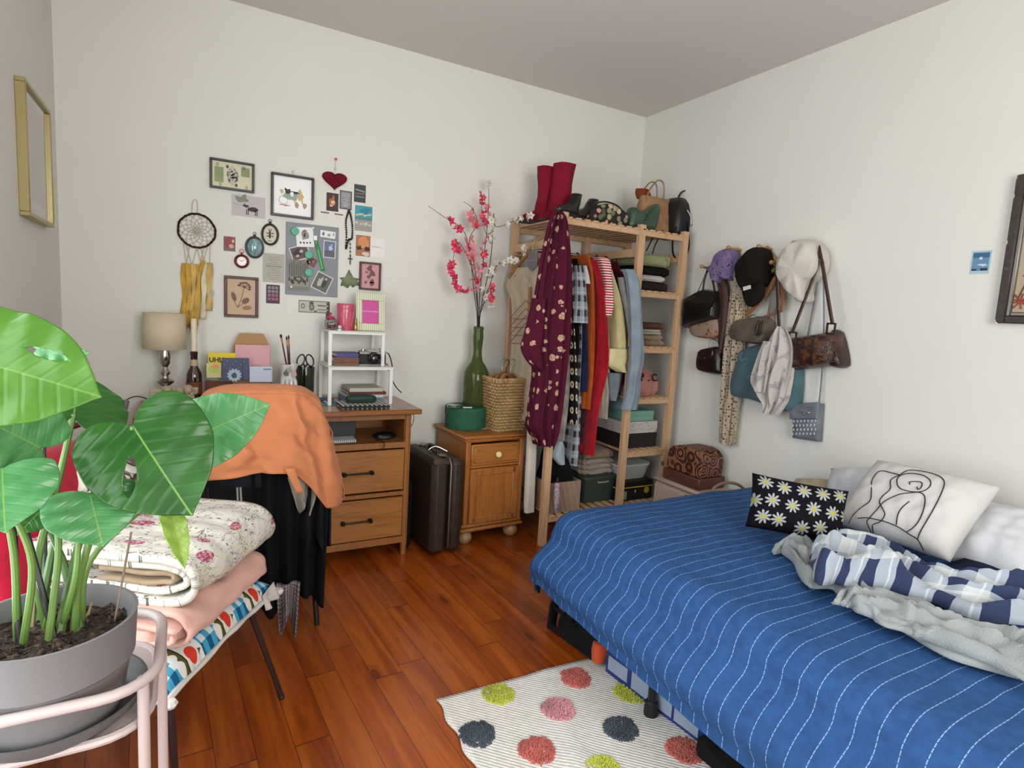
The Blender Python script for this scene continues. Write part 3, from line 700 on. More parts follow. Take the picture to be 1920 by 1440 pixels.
# dried leaf
x, z = BW(657, 524); b = MB(MW(x, z)); sc = .058
pts = [(-.25, -1), (-.65, -.75), (-.9, -.8), (-.75, -.2), (-1, .1), (-.5, .2), (-.15, 1.1), (.2, .25), (.75, .15), (.6, -.15), (1.1, -.75), (.5, -.6), (.2, -.9), (0, -.6)]
n_ = len(pts); vs = [(0, -.1*sc, .012)]+[(p[0]*sc, p[1]*sc*.8, .002+.006*(i % 2)) for i, p in enumerate(pts)]; b.add(vs, [(0, 1+i, 1+(i+1) % n_) for i in range(n_)][::1])
tag(b.build('dried_leaf', fab('#7f8a6a', var=.25), thick=.0008), 'dried grey-green ivy leaf pinned between the noticeboard and the pink pressed flowers', 'leaf')
# oval frames, pocket watch
def oval(name, label, cat, px, py, rx, ry, tilt, fr, face, dome, draw, ring=True):
    x, z = BW(px, py); M_ = MW(x, z, tilt); t_ = thing(name, label, cat, (x, YB, z-ry))
    b = MB(M_); pts = [Vector((rx*cos(a), ry*sin(a), .009)) for a in [2*pi*i/40 for i in range(40)]]; b.tube(pts, .0055, 8, closed=True, updir=(0, 0, 1)); b.build('frame', fr, t_)
    b = MB(M_); m_ = 6; b.add([(rx*k/m_*cos(2*pi*i/40), ry*k/m_*sin(2*pi*i/40), .005+dome*(1-(k/m_)**2)) for k in range(m_+1) for i in range(40)], [(k*40+i, k*40+(i+1) % 40, (k+1)*40+(i+1) % 40, (k+1)*40+i)[::-1] for k in range(m_) for i in range(40)]); b.m = 1; draw(b); b.build('face', face, t_)
    b = MB(M_); b.ball((0, ry+.009, .008), .006, 10); b.tube(arc((0, ry+.018, .008), .0065, 0, 2*pi, 14, (1, 0, 0), (0, 1, 0)), .0014, 6, cap=False); b.build('hanging_loop', fr, t_)
t = MT('blue_marbled_glass', .08); t.col(t.ramp(t.noise(t.mapp(t.tc(), (1, 1, .35)), 40, 3, 1.5), [(.35, '#5b7b84'), (.55, '#86a3a8'), (.7, '#a3b8ba')])); t.b.inputs['Coat Weight'].default_value = 1
gm = metal('#5a5c5a', .35)
oval('oval_medallion', 'oval domed blue-grey glass medallion in a thin dark metal rim', 'medallion', 477, 464, .037, .047, 0, gm, [t.m, t.m], .016, lambda b: None)
def d_bug(b):
    for x, y, rx, ry in ((q*.78 for q in e_) for e_ in ((0, 0, .008, .014), (0, .017, .006, .007), (0, -.016, .006, .008), (-.014, .008, .009, .003), (.014, .008, .009, .003), (-.013, -.01, .009, .003), (.013, -.01, .009, .003), (-.006, .028, .003, .006), (.006, .028, .003, .006))): blob(b, x, y, rx, ry, .0056, 10, .25, x*90)
    for i in range(4): quad(b, -.007+.0045*i, -.030, .004, .003, .0056)
oval('oval_picture', 'oval dark-rimmed frame with a small dark insect-like motif on cream', 'picture', 506, 440, .035, .047, 0, plain('#3a3a30', .4, .6), [PC('#c9c3ae'), PC('#3a3833')], 0, d_bug)
x, z = BW(453, 490); M_ = MW(x, z); t_ = thing('pocket_watch', 'round pocket watch with a copper rim and white dial hanging on the wall', 'watch', (x, YB, z-.04)); cp = metal('#7a4436', .3); r_ = .027
b = MB(M_); b.tube([Vector((r_*cos(2*pi*i/32), r_*sin(2*pi*i/32), .008)) for i in range(32)], .006, 8, closed=True, updir=(0, 0, 1)); b.lathe([(r_, .001), (r_, .006), (0, .006)], n=32); b.build('case', cp, t_)
b = MB(M_); b.lathe([(r_-.003, .006), (r_-.003, .0085), (0, .0085)], n=32); b.m = 1
for i in range(12): quad(b, (r_-.008)*cos(i*pi/6), (r_-.008)*sin(i*pi/6), .0045, .0015, .0086, i*pi/6)
quad(b, .004, .003, .016, .0018, .009, .6); quad(b, -.005, .002, .014, .0018, .009, 2.6); b.build('dial', [plain('#e6e2dc', .3), plain('#2b2523', .4)], t_)
b = MB(M_); b.tube([(0, r_+.003, .008), (0, r_+.014, .008)], .004, 8).tube(arc((0, r_+.02, .008), .009, 0, 2*pi, 16, (1, 0, 0), (0, 1, 0)), .0017, 6, cap=False); b.build('crown', cp, t_)
# dreamcatcher
x, z = BW(369, 433); M_ = MW(x, z); R_ = .075; t_ = thing('dreamcatcher', 'round dreamcatcher with a white web and long yellow ribbons above the lamp', 'dreamcatcher', (x, YB, BW(367, 620)[1]))
b = MB(M_); pts = [Vector((R_*cos(2*pi*i/48)*(1+.02*sin(i)), R_*sin(2*pi*i/48)*(1.0+.015*cos(i*2.2)), .010)) for i in range(48)]; b.tube(pts, [.0042+.0008*(i % 2) for i in range(48)], 8, closed=True, updir=(0, 0, 1)); b.build('hoop', fab('#3a1d1a', sc=200, var=.35), t_)
b = MB(M_); k = 12
prev = [Vector((R_*cos(2*pi*i/k), R_*sin(2*pi*i/k), .010)) for i in range(k)]; rr_ = [.8, .62, .45, .3, .17]
for j, f_ in enumerate(rr_):
    cur = [Vector((R_*f_*cos(2*pi*(i+.5*(j+1))/k), R_*f_*sin(2*pi*(i+.5*(j+1))/k), .010)) for i in range(k)]
    for i in range(k): b.tube([prev[i], cur[i]], .0009, 4); b.tube([cur[i], prev[(i+1) % k]], .0009, 4)
    prev = cur
for i in range(k): b.tube([prev[i], Vector((0, 0, .01))], .0009, 4)
b.ball((0, 0, .011), .012, 10, (1, 1, .4)); b.build('web', plain('#a9a08e', .8), t_)
b = MB(M_); b.tube(spl([(-.02, R_, .01), (-.016, R_+.05, .008), (-.002, R_+.062, .006), (.004, R_+.03, .008), (.0, R_, .01)], 5), .0014, 5); b.build('hanging_loop', plain('#b8a98c', .8), t_)
for x0, x1, y1 in ((-.055, -.042, -.16), (-.045, -.02, -.16), (-.03, -.042, -.16), (.0, -.02, -.16), (.0, .02, -.16), (.03, .01, -.16), (.045, .02, -.16), (.055, .05, -.16), (.015, .035, -.16)): MB(M_).tube([(x0, -sqrt(max(0, R_*R_-x0*x0)), .01), (x1, y1, .01)], .0013, 5).build('cord', plain('#b8a98c', .8), t_)
RBc = ['#c9a24e', '#cfae66', '#c39a40', '#d8cdb0', '#ccb070']
RSC = 1.
for i, (x0, x1, l0, l1, c) in enumerate(((-.05, -.056, -.15, -.42, 2), (-.032, -.036, -.15, -.44, 0), (-.012, -.022, -.15, -.45, 1), (.008, -.004, -.15, -.43, 0), (.024, .018, -.13, -.22, 2), (.034, .022, -.14, -.40, 3), (.052, .048, -.14, -.36, 4), (-.045, -.06, -.36, -.47, 2), (-.02, -.01, -.36, -.47, 0))):
    b = MB(M_); wd = .022
    b.grid(lambda u, v, x0=x0, x1=x1, l0=l0, l1=l1, i=i: ((x0+(x1-x0)*v)+(u-.5)*wd*(1+.3*sin(v*9+i)), l0+(l1-l0)*v, .008+.002*i+.006*sin(u*3+v*8+i)), 4, 18); b.build('ribbon', fab(RBc[c], var=.15), t_, thick=.0006)
b = MB(M_); 
for i in range(7): b.ball((.052+.008*cos(i*2), -.28+.008*sin(i*2.7), .014), .009, 8, (1, 1, .6))
b.build('fabric_flower', fab('#b9b2ae'), t_)
# noticeboard and what is pinned to it
Rb = rect((536, 415), (634, 428), (632, 557), (535, 552)); cx, cz, bw_, bh_ = Rb
tag(MB(MW(cx, cz)).box((0, 0, .005), (bw_, bh_, .009), .001).build('noticeboard', plain('#7b8087', .5)), 'flat grey magnetic noticeboard covered with photos and green magnets', 'board')
NO = .0105
def prect(cx_, cy_, w_, h_): x, z = BW(cx_, cy_); return (x, z, w_, h_)
def d_santa(b, w_, h_):
    b.m = 2; blob(b, 0, .12*h_, .24*w_, .22*h_, .0014, 16, .4, 1); b.m = 3; blob(b, 0, .32*h_, .12*w_, .06*h_, .0017, 10, .3, 2); b.m = 4; blob(b, .0, .1*h_, .08*w_, .1*h_, .0017, 10, .3)
    b.m = 4
    for i in range(4): blob(b, (-.28+.19*i)*w_, -.3*h_, .06*w_, .05*h_, .0014, 8, .4, i)
photo('greeting_card', 'white card with a grey bearded animal, at the top of the noticeboard', 'card', prect(571, 445, .083, .095), ['#dcdcdc', '#e2e2e2', '#8c8a8a', '#9c4a4c', '#2e2c2e'], d_santa, .002, .09, NO)
def d_bw(b, w_, h_):
    b.m = 2; blob(b, -.1*w_, .05*h_, .3*w_, .28*h_, .0014, 14, .5, 3); b.m = 3; blob(b, .1*w_, .1*h_, .12*w_, .13*h_, .0017, 12, .2, 2); blob(b, -.2*w_, -.2*h_, .1*w_, .1*h_, .0017, 12, .3, 5)
photo('photo_print', 'dark group photo pinned left on the noticeboard under the white animal card', 'photo', prect(562, 474, .09, .068), ['#d6d3d3', '#5c4448', '#2a1a1f', '#bca09c'], d_bw, .004, .35, NO-.0018)
photo('photo_print', 'tiny dark reddish photo beside the middle green magnet', 'photo', prect(584, 491, .045, .042), ['#5a3c34', '#6c463a', '#33201c', '#a87e6c'], d_bw, .0, -.5, NO)
def d_street(b, w_, h_):
    b.m = 2
    for i in range(9): quad(b, (-.4+.1*i)*w_, .18*h_, .05*w_, (.35+.1*(i % 3))*h_, .0014)
    b.m = 3; quad(b, 0, -.22*h_, .95*w_, .3*h_, .0014); b.m = 4
    for i in range(10): blob(b, (-.42+.09*i)*w_, (-.15-.04*(i % 3))*h_, .05*w_, .07*h_, .0017, 8, .4, i)
    b.tube([Vector((.3*w_*cos(a), -.3*h_+.24*h_*sin(a), .002)) for a in [pi*i/12 for i in range(13)]], .002, 5)
photo('photo_print', 'old sepia-grey street photograph low on the left of the noticeboard', 'photo', prect(559, 516, .103, .15), ['#6d6a63', '#77736a', '#4c4a44', '#8b877c', '#39372f'], d_street, .0, .03, NO)
def d_bride(b, w_, h_):
    b.m = 2; blob(b, -.12*w_, 0, .16*w_, .3*h_, .0014, 14, .3, 2); b.m = 3; blob(b, .14*w_, .03*h_, .14*w_, .3*h_, .0014, 14, .3, 7); b.m = 2; blob(b, .14*w_, .3*h_, .07*w_, .08*h_, .0017)
photo('photo_print', 'tilted black and white couple photo low on the right of the noticeboard', 'photo', prect(603, 530, .083, .09), ['#d5d5d2', '#5a5a56', '#aeaca6', '#2f2e2c'], d_bride, .004, -.42, NO)
def d_stamp(b, w_, h_):
    b.m = 2; blob(b, -.3*w_, 0, .09*w_, .28*h_, .0014, 10, .3); b.m = 3; blob(b, .08*w_, -.05*h_, .12*w_, .25*h_, .0014, 10, .4, 2); b.m = 2; blob(b, .38*w_, .1*h_, .04*w_, .25*h_, .0014, 8)
photo('paper_strip', 'white horizontal paper strip with tiny pictures at the top right of the noticeboard', 'paper', prect(614, 440, .074, .034), ['#dfdfe0', '#e4e4e5', '#6a5f86', '#8c9a86'], d_stamp, .001, -.04, NO)
def d_sky(b, w_, h_):
    b.m = 2; quad(b, 0, -.3*h_, w_, .35*h_, .0013); b.m = 3; blob(b, .12*w_, .12*h_, .2*w_, .18*h_, .0014, 14, .5, 2); b.m = 4; quad(b, -.15*w_, -.14*h_, .7*w_, .05*h_, .0017)
photo('photo_print', 'small dusky blue photo with a white cloud on the right of the noticeboard', 'photo', prect(617, 468, .060, .086), ['#d5d5d6', '#5c6b8a', '#565764', '#b9c2cf', '#33323c'], d_sky, .004, -.02, NO)
x, z = BW(600, 475); x0, z0 = BW(591, 450); x1, z1 = BW(605, 508)
ws = thing('wristband', 'bright green paper wristband hanging on the noticeboard', 'wristband', (x1, YB-.01, z1))
MB().grid(lambda u, v: (x0+(x1-x0)*v+(u-.5)*.017, YB-NO-.004-.002*sin(u*pi), z0+(z1-z0)*v), 4, 14).build('band', plain('#2e9a45', .35), ws, thick=.001)
MB(MW(x0-.002, z0+.008, 0, NO)).box((0, 0, .006), (.017, .024, .006), .002).build('clip', plain('#e4e4e4', .3), ws)
MB(MW(x0+.006, z0-.032, .1, NO)).box((0, 0, .007), (.008, .03, .0012)).build('lettering', plain('#155226', .4), ws)
MG = plain('#1f9a78', .35)
for q, (px, py, wh) in enumerate(((552, 434, 'at the top left of'), (578, 478, 'in the middle of'), (578, 511, 'lowest on'))):
    x, z = BW(px, py); tag(MB(MW(x, z, 0, NO)).lathe([(.019, .002), (.0195, .007), (.018, .0095), (0, .010)], n=28).build('magnet', MG), 'round green magnet '+wh+' the grey noticeboard', 'magnet', 'green magnets on the noticeboard')
for px, py, wh in ((586, 428, 'near the top edge of the noticeboard'), (545, 538, 'at the lower left corner of the old street photo')):
    x, z = BW(px, py); tag(MB(MW(x, z, 0, NO)).lathe([(.002, .0), (.002, .006), (.005, .008), (.005, .011), (0, .012)], n=12).build('push_pin', plain('#dcdcdc', .3)), 'tiny white push pin '+wh, 'pin', 'white push pins')
# ------------------------------------------------------------ gilt frame on the left wall
pA, pB, pC, pD = onX(24, 148, XL), onX(80, 201, XL), onX(82, 421, XL), onX(38, 408, XL)
yc, zc = (pA.y+pB.y+pC.y+pD.y)/4, (pA.z+pB.z+pC.z+pD.z)/4; w_ = ((pB.y-pA.y)+(pC.y-pD.y))/2; h_ = ((pA.z-pD.z)+(pB.z-pC.z))/2
ML = Matrix.Translation((XL, yc, zc)) @ Matrix(((0, 0, 1, 0), (1, 0, 0, 0), (0, 1, 0, 0), (0, 0, 0, 1)))
t_ = thing('picture_frame', 'thin gilt frame with a plain pale sheet on the left wall', 'picture', (XL, yc, zc-h_/2)); b = MB(ML); fw_ = .014; dp = .028
for c, d in (((0, h_/2-fw_/2, dp/2), (w_, fw_, dp)), ((0, -h_/2+fw_/2, dp/2), (w_, fw_, dp)), ((-w_/2+fw_/2, 0, dp/2), (fw_, h_-2*fw_, dp)), ((w_/2-fw_/2, 0, dp/2), (fw_, h_-2*fw_, dp))): b.box(c, d, .002)
b.build('frame', plain('#a89c6c', .35, .5), t_); b = MB(ML); quad(b, 0, 0, w_-fw_, h_-fw_, .012); b.m = 1; quad(b, 0, .02*h_, w_-.05, h_-.10, .0124); b.build('image', [PC('#c2c4bd'), PC('#aba298')], t_)
MB(ML).box((0, 0, .017), (w_-fw_*1.5, h_-fw_*1.5, .002)).build('glass_pane', glass('#ffffff'), t_)
# ------------------------------------------------------------ right wall: small photo and the big frame
def MR(p, rot=0.): return Matrix.Translation(p) @ Matrix(((0, 0, -1, 0), (-1, 0, 0, 0), (0, 1, 0, 0), (0, 0, 0, 1))) @ Matrix.Rotation(rot, 4, 'Z')
P_ = [onX(x, y, XR) for x, y in ((1823, 470), (1860, 470), (1855, 513), (1818, 514))]
c = (P_[0]+P_[1]+P_[2]+P_[3])/4; w_ = ((P_[0]-P_[1]).length+(P_[2]-P_[3]).length)/2; h_ = ((P_[0]-P_[3]).length+(P_[1]-P_[2]).length)/2
b = MB(MR(c)); b.prism([(-w_/2, -h_/2), (w_/2, -h_/2), (w_/2, h_/2), (-w_/2, h_/2)], .0003, .001); b.m = 1; quad(b, 0, .03*h_, w_*.84, h_*.8, .001)
b.m = 2; quad(b, 0, .3*h_, .84*w_, .2*h_, .0012); b.m = 3; blob(b, 0, .17*h_, .09*w_, .06*h_, .0016); blob(b, .12*w_, -.12*h_, .25*w_, .07*h_, .0014, 14, .5, 4); b.m = 4; quad(b, -.28*w_, -.32*h_, .26*w_, .07*h_, .0016); quad(b, .22*w_, -.31*h_, .36*w_, .1*h_, .0016)
tag(b.build('photo_print', [PC('#9fbfca'), PC('#5f87a8'), PC('#2e5f86'), PC('#bfd0dc'), PC('#1a2230')], smooth=False), 'small light blue bordered photo of sky alone on the right wall', 'photo')
p0, p1 = onX(1912, 330, XR), onX(1870, 606, XR)
lean = math.atan2((p1.y-p0.y), (p0.z-p1.z)); hh = (p0-p1).length; ww = .5
M_ = Matrix.Translation(p1) @ Matrix(((0, 0, -1, 0), (-1, 0, 0, 0), (0, 1, 0, 0), (0, 0, 0, 1))) @ Matrix.Rotation(-lean, 4, 'Z')
t_ = thing('picture_frame', 'large worn dark frame with red sprigs on beige, cut off at right', 'picture', p1); b = MB(M_)
for c_, d in (((.014, hh/2, .013), (.028, hh, .026)), ((ww-.014, hh/2, .013), (.028, hh, .026)), ((ww/2, .014, .013), (ww-.056, .028, .026)), ((ww/2, hh-.014, .013), (ww-.056, .028, .026))): b.box(c_, d, .004)
b.m = 1
for c_, d in (((.034, hh/2, .010), (.014, hh-.05, .016)), ((ww-.034, hh/2, .010), (.014, hh-.05, .016)), ((ww/2, .034, .010), (ww-.08, .014, .016)), ((ww/2, hh-.034, .010), (ww-.08, .014, .016))): b.box(c_, d, .003)
b.m = 2
for x, y in ((.004, .006), (.006, hh-.01), (.004, hh*.86), (.004, hh*.55)): b.ball((x, y, .022), .007, 8, (1, 1.5, .6))
t = MT('worn_frame', .55); t.col(t.ramp(t.noise(t.tc(), 60, 5), [(.3, '#2b2321'), (.68, '#3c312d'), (.78, '#6d6058')]))
b.build('frame', [t.m, metal('#8d8983', .5), plain('#cfc8bf', .7)], t_)
b = MB(M_); b.prism([(.03, .03), (ww-.03, .03), (ww-.03, hh-.03), (.03, hh-.03)], .003, .005); b.m = 1
rn = random.Random(3)
for k_ in range(5):
    x0, y0 = .05+.09*k_, .12+.03*(k_ % 2); pts = spl([(x0, y0-.04, .006), (x0+.03, y0+.08, .006), (x0+.02, y0+.2, .006), (x0+.05, y0+.3, .006)], 6); b.m = 1; b.tube(pts, .0022, 5)
    for p in pts[4:]:
        for s_ in (-1, 1): b.tube([p, p+Vector((s_*.016, .012, 0))], .0018, 4)
    b.m = 2
    for i in range(9): a = i*.7; b.tube([(x0+.01, y0-.04, .006), (x0+.01+.035*cos(a), y0-.04+.028*sin(a), .007)], .003, 5)
b.build('image', [PC('#a89883'), PC('#3f4a33'), PC('#8f3d30')], t_)
# ------------------------------------------------------------ on the desk
DT = DZ
def onD(px, py): return onZ(px, py, DT)
def put(name, label, cat, px, y, z=DT, py=700, rotz=0., group=None):
    p = onY(px, py, y); return thing(name, label, cat, (p.x, y, z), rotz, group), F((p.x, y, z), rotz)
# table lamp
lp_, M_ = put('table_lamp', 'table lamp with a beige drum shade and turned silver stem on the desk', 'lamp', 309, 2.99, py=660)
MB(M_).lathe([(.045, 0), (.047, .008), (.038, .016), (.018, .022), (.010, .035), (.016, .05), (.026, .06), (.014, .068), (.012, .078), (.034, .095), (.036, .103), (.015, .115), (.012, .125), (.024, .14), (.014, .155), (.011, .165), (.020, .18), (.023, .215), (.019, .245), (.007, .25), (.007, .29)], n=28).build('stem', metal('#b9b4ae', .15), lp_)
sh = MB(M_); sh.lathe([(.083, .245), (.080, .402)], n=40); sh.v = sh.v; 
for i in range(len(sh.f)-2, len(sh.f)): pass
sh.f = sh.f[:-2]; sh.mi = sh.mi[:-2]; sh.uv = sh.uv[:-2]
sh.build('lamp_shade', fab('#cdbfa6', sc=700, var=.04), lp_, thick=.003)
MB(M_).tube([(-.08, 0, .395), (.08, 0, .395)], .0015, 5).ball((0, 0, .30), .028, 14, (1, 1, 1.3)).build('bulb', plain('#e8e4da', .3), lp_)
q = [Vector((-.02, 0, .01)), (-.13, .03, .012), (-.17, -.02, .004), (-.175, -.1, -.02)]
MB(M_).tube(spl([Vector(a) for a in ((-.04, 0, .008), (-.11, .03, .03), (-.165, -.02, .01))], 6), .0025, 6).build('cord', plain('#151515', .5), lp_)
# books below the angels
BKc = 'books and magazines stacked at the left of the desk'
def bookstack(items, M_, group=None):
    z = 0
    for name, label, cat, w_, d_, h_, c, rot, dx, cp in items:
        o = thing(name, label, cat, M_ @ Vector((dx, 0, z)), 0, group); m = M_ @ Matrix.Translation((dx, 0, z)) @ Matrix.Rotation(rot, 4, 'Z')
        if cp: MB(m).box((0, .002, h_/2), (w_-.006, d_-.006, h_-.004)).build('pages', plain('#d8d2c4', .8), o); b = MB(m); b.box((0, 0, .0012), (w_, d_, .0024)).box((0, 0, h_-.0012), (w_, d_, .0024)).box((0, -d_/2+.001, h_/2), (w_, .0025, h_)); b.build('cover', plain(c, .45), o)
        else: MB(m).box((0, 0, h_/2), (w_, d_, h_), .001).build('sheets', plain(c, .6), o)
        z += h_+.0006
    return z
p = onY(314, 722, 2.93)
zb = bookstack([('magazine', 'lower cream magazine under the lamp-side angel figurine', 'magazine', .17, .13, .006, '#cfc4b2', .05, 0, 0), ('magazine', 'upper cream magazine directly under the lamp-side angel figurine', 'magazine', .15, .12, .005, '#dccfbf', -.1, 0, 0)], F((p.x, 2.88, DT)), 'cream magazines under the angel figurine')
STN = plain('#b5a58e', .75, name='stone')
def angel(M_, name, label, wing, lying):
    o = thing(name, label, 'figurine', M_ @ Vector((0, 0, 0))); b = MB(M_)
    if lying:
        b.loft([((0, 0, .0), .05, .035), ((0, 0, .012), .05, .035), ((.005, 0, .03), .036, .026), ((-.01, 0, .045), .02, .018)], n=16, folds=5, amp=.004)
    else:
        b.loft([((0, 0, 0), .026, .022), ((0, 0, .02), .030, .024), ((0, 0, .045), .024, .018), ((0, 0, .06), .010, .009)], n=16, folds=5, amp=.003)
    hz_ = .062 if lying else .075
    b.tube([(-.018, -.02, hz_-.03), (.0, -.03, hz_-.02), (.018, -.02, hz_-.03)], .007, 8).tube([(.02, -.01, hz_-.03), (.012, -.028, hz_-.012)], .006, 8)
    b.build('body', STN, o)
    h = MB(M_); h.ball((0, -.006, hz_), .016, 14, (.95, .95, 1.1)).ball((0, -.021, hz_-.002), .003, 6); h.build('head', STN, o)
    h = MB(M_)
    for i in range(26): a = i*2.4; e = .2+1.2*(i/26); h.ball((.016*cos(a)*cos(e), .003+.015*sin(a)*cos(e) + .004, hz_+.004+.014*sin(e)), .0055, 6)
    h.build('hair', STN, o)
    for s_ in (-1, 1):
        w_ = MB(M_); w_.grid(lambda u, v, s_=s_: (s_*(.012+wing*u), .018+.01*u-.01*v*u, hz_-.035+.045*v*(1-.5*u)+.018*u+.003*sin(v*16)), 8, 10); w_.build('wing', STN, o, thick=.004)
angel(F((p.x, 2.87, DT+zb), .2), 'angel_figurine', 'stone-coloured reclining angel figurine on the magazines before the lamp', .05, True)
p = onY(352, 715, 2.86)
angel(F((p.x, 2.87, DT+.002), .1), 'angel_figurine', 'stone-coloured seated angel figurine beside the brown bottle', .03, False)
# beer bottle with candle
t_, M_ = put('beer_bottle', 'brown glass beer bottle used as a candle holder behind the angel', 'bottle', 364, 2.98)
MB(M_).lathe([(.0, .0), (.03, .0), (.032, .006), (.032, .12), (.029, .142), (.017, .165), (.0145, .2), (.0145, .222), (.016, .225), (.016, .236), (.013, .237)], n=28).build('bottle_glass', plain('#2e1208', .06, coat=1.), t_)
MB(M_).lathe([(.0326, .045), (.0326, .10)], n=28).build('label_band', plain('#6d3c22', .5), t_)
MB(M_).lathe([(.0165, .172), (.0152, .2)], n=28).build('neck_label', plain('#b3a287', .5), t_)
t2 = thing('candle', 'cream candle standing in the neck of the brown bottle', 'candle', M_ @ Vector((0, 0, .238)))
MB(M_).lathe([(.0125, .238), (.0125, .378), (.010, .384), (0, .382)], n=20).build('wax', plain('#d6cbb2', .45), t2); MB(M_).tube([(0, 0, .38), (.002, 0, .392)], .001, 5).build('wick', plain('#2a2622', .9), t2)
# letter rack and its contents
LRX0, LRX1 = onY(386, 690, 2.96).x, onY(514, 690, 2.96).x; lx = (LRX0+LRX1)/2; lw = LRX1-LRX0
t_ = thing('letter_rack', 'reddish brown wooden letter rack holding cards and envelopes', 'letter rack', (lx, 2.98, DT)); wr = wood('#5a2c16', '#713a20', 'x', rough=.35)
b = MB(F((lx, 2.98, DT))); b.box((0, 0, .006), (lw, .12, .012), .002)
def curvy(y, h0, h1): 
    n = 16; pts = [(-lw/2, 0)]+[(-lw/2+lw*i/n, h0+(h1-h0)*sin(pi*i/n)) for i in range(n+1)]+[(lw/2, 0)]; b2 = MB(F((lx, 2.98, DT)) @ Matrix.Translation((0, y, 0)) @ Matrix.Rotation(pi/2, 4, 'X')); b2.prism(pts, -.004, .004); return b2
b.build('base', wr, t_); curvy(-.055, .03, .062).build('front_board', wr, t_); curvy(.055, .10, .09).build('back_board', wr, t_); curvy(.0, .05, .07).build('divider', wr, t_)
def card(name, label, cat, px0, py0, px1, py1, y, c, th=.0015, rough=.6, tilt=0, draw=None, mats=None, group=None):
    a = onY(px0, py0, y); d = onY(px1, py1, y); w_, h_ = d.x-a.x, a.z-d.z; zb_ = max(d.z, DT+.012) if name != 'x' else d.z; h_ = a.z-zb_
    M2 = Matrix.Translation(((a.x+d.x)/2, y, (a.z+zb_)/2)) @ Matrix.Rotation(pi/2-.06, 4, 'X') @ Matrix.Rotation(tilt, 4, 'Z')
    b = MB(M2); b.box((0, 0, 0), (w_, h_, th), .0004)
    if draw: draw(b, w_, h_, th/2+.0002)
    return tag(b.build(name, [plain(c, rough)]+(mats or [])), label, cat, group), M2, w_, h_, th
a, d = onY(437, 624, 3.02), onY(507, 700, 3.02)
b = MB(Matrix.Translation(((a.x+d.x)/2, 3.02, DT+.012)) @ Matrix.Rotation(pi/2-.06, 4, 'X')); w_ = d.x-a.x; h_ = a.z-DT-.012
b.prism([(-w_/2, 0), (w_/2, 0), (w_/2, h_*.8), (w_/2-.03, h_), (-w_/2+.03, h_), (-w_/2, h_*.8)], 0, .001)
b.m = 1; b.prism([(-w_/2+.002, h_*.79), (w_/2-.002, h_*.79), (w_/2-.002, h_*.795), (-w_/2+.002, h_*.795)], .001, .0014)
tag(b.build('kraft_envelope', [plain('#a98459', .8), plain('#8f6c46', .8)]), 'brown kraft envelope with an open flap at the back of the letter rack', 'envelope')
def d_pinkc(b, w_, h_, z):
    b.m = 1; b.tube([(-.4*w_, -.38*h_, z), (-.25*w_, -.25*h_, z), (-.1*w_, -.36*h_, z), (.1*w_, -.28*h_, z), (.3*w_, -.38*h_, z)], .0007, 4)
card('greeting_card', 'plain pink card leaning in front of the kraft envelope', 'card', 441, 646, 506, 694, 3.0, '#cf9aa0', draw=d_pinkc, mats=[plain('#8a4a4a', .6)])
o, M2, w_, h_, th = card('glue_package', 'yellow glue package with bold black lettering in the letter rack', 'package', 390, 661, 442, 704, 2.995, '#d8c018', th=.012)
text('UHU', .029, M2 @ Matrix.Translation((-.20*w_, .18*h_, .0066)), plain('#121008', .5), o, bold=.0012)
o, M2, w_, h_, th = card('postcard', 'orange and green postcard in front of the yellow glue package', 'card', 387, 681, 415, 708, 2.965, '#c8c08a', draw=lambda b, w_, h_, z: (setattr(b, 'm', 1), blob(b, 0, .1*h_, .36*w_, .25*h_, z), setattr(b, 'm', 2), blob(b, .1*w_, .28*h_, .3*w_, .15*h_, z+.0003)), mats=[plain('#9fc04a', .5), plain('#d98a45', .5)])
def d_navy(b, w_, h_, z):
    b.m = 1; pts = []
    for i in range(24): a = 2*pi*i/24; r = .26*h_*(1.25 if i % 2 else .95); pts.append((-.05*w_+r*cos(a), -.28*h_+r*sin(a)))
    b.prism(pts, z, z+.0003); b.m = 0; blob(b, -.05*w_, -.3*h_, .12*h_, .12*h_, z+.0004); b.m = 2
    for i in range(9): blob(b, (-.4+.1*i)*w_, (.2+.18*sin(i*2.1))*h_, .0015, .0015, z, 8)
card('notebook', 'navy notebook with a pale sun drawing and elastic band in the letter rack', 'notebook', 416, 671, 467, 712, 2.95, '#3d4663', th=.008, draw=lambda b, w_, h_, z: (d_navy(b, w_, h_, z), setattr(b, 'm', 3), quad(b, .25*w_, 0, .004, h_, z+.0005)), mats=[plain('#9fb0c0', .6), plain('#c9c9cf', .6), plain('#161a2c', .5)])
card('envelope', 'white-blue envelope with a small stamp at the right of the letter rack', 'envelope', 468, 687, 510, 716, 2.945, '#b9c2d2', draw=lambda b, w_, h_, z: (setattr(b, 'm', 1), quad(b, .28*w_, .32*h_, .35*w_, .1*h_, z)), mats=[plain('#6a7ea6', .6)])
b = MB(F((onY(452, 712, 2.935).x, 2.952, DT+.055))); b.tube([(-.06, 0, .003), (.06, 0, .003)], .005, 8, flat=.8); tag(b.build('pen', plain('#2a221e', .3)), 'dark pen lying across the front of the letter rack', 'pen')
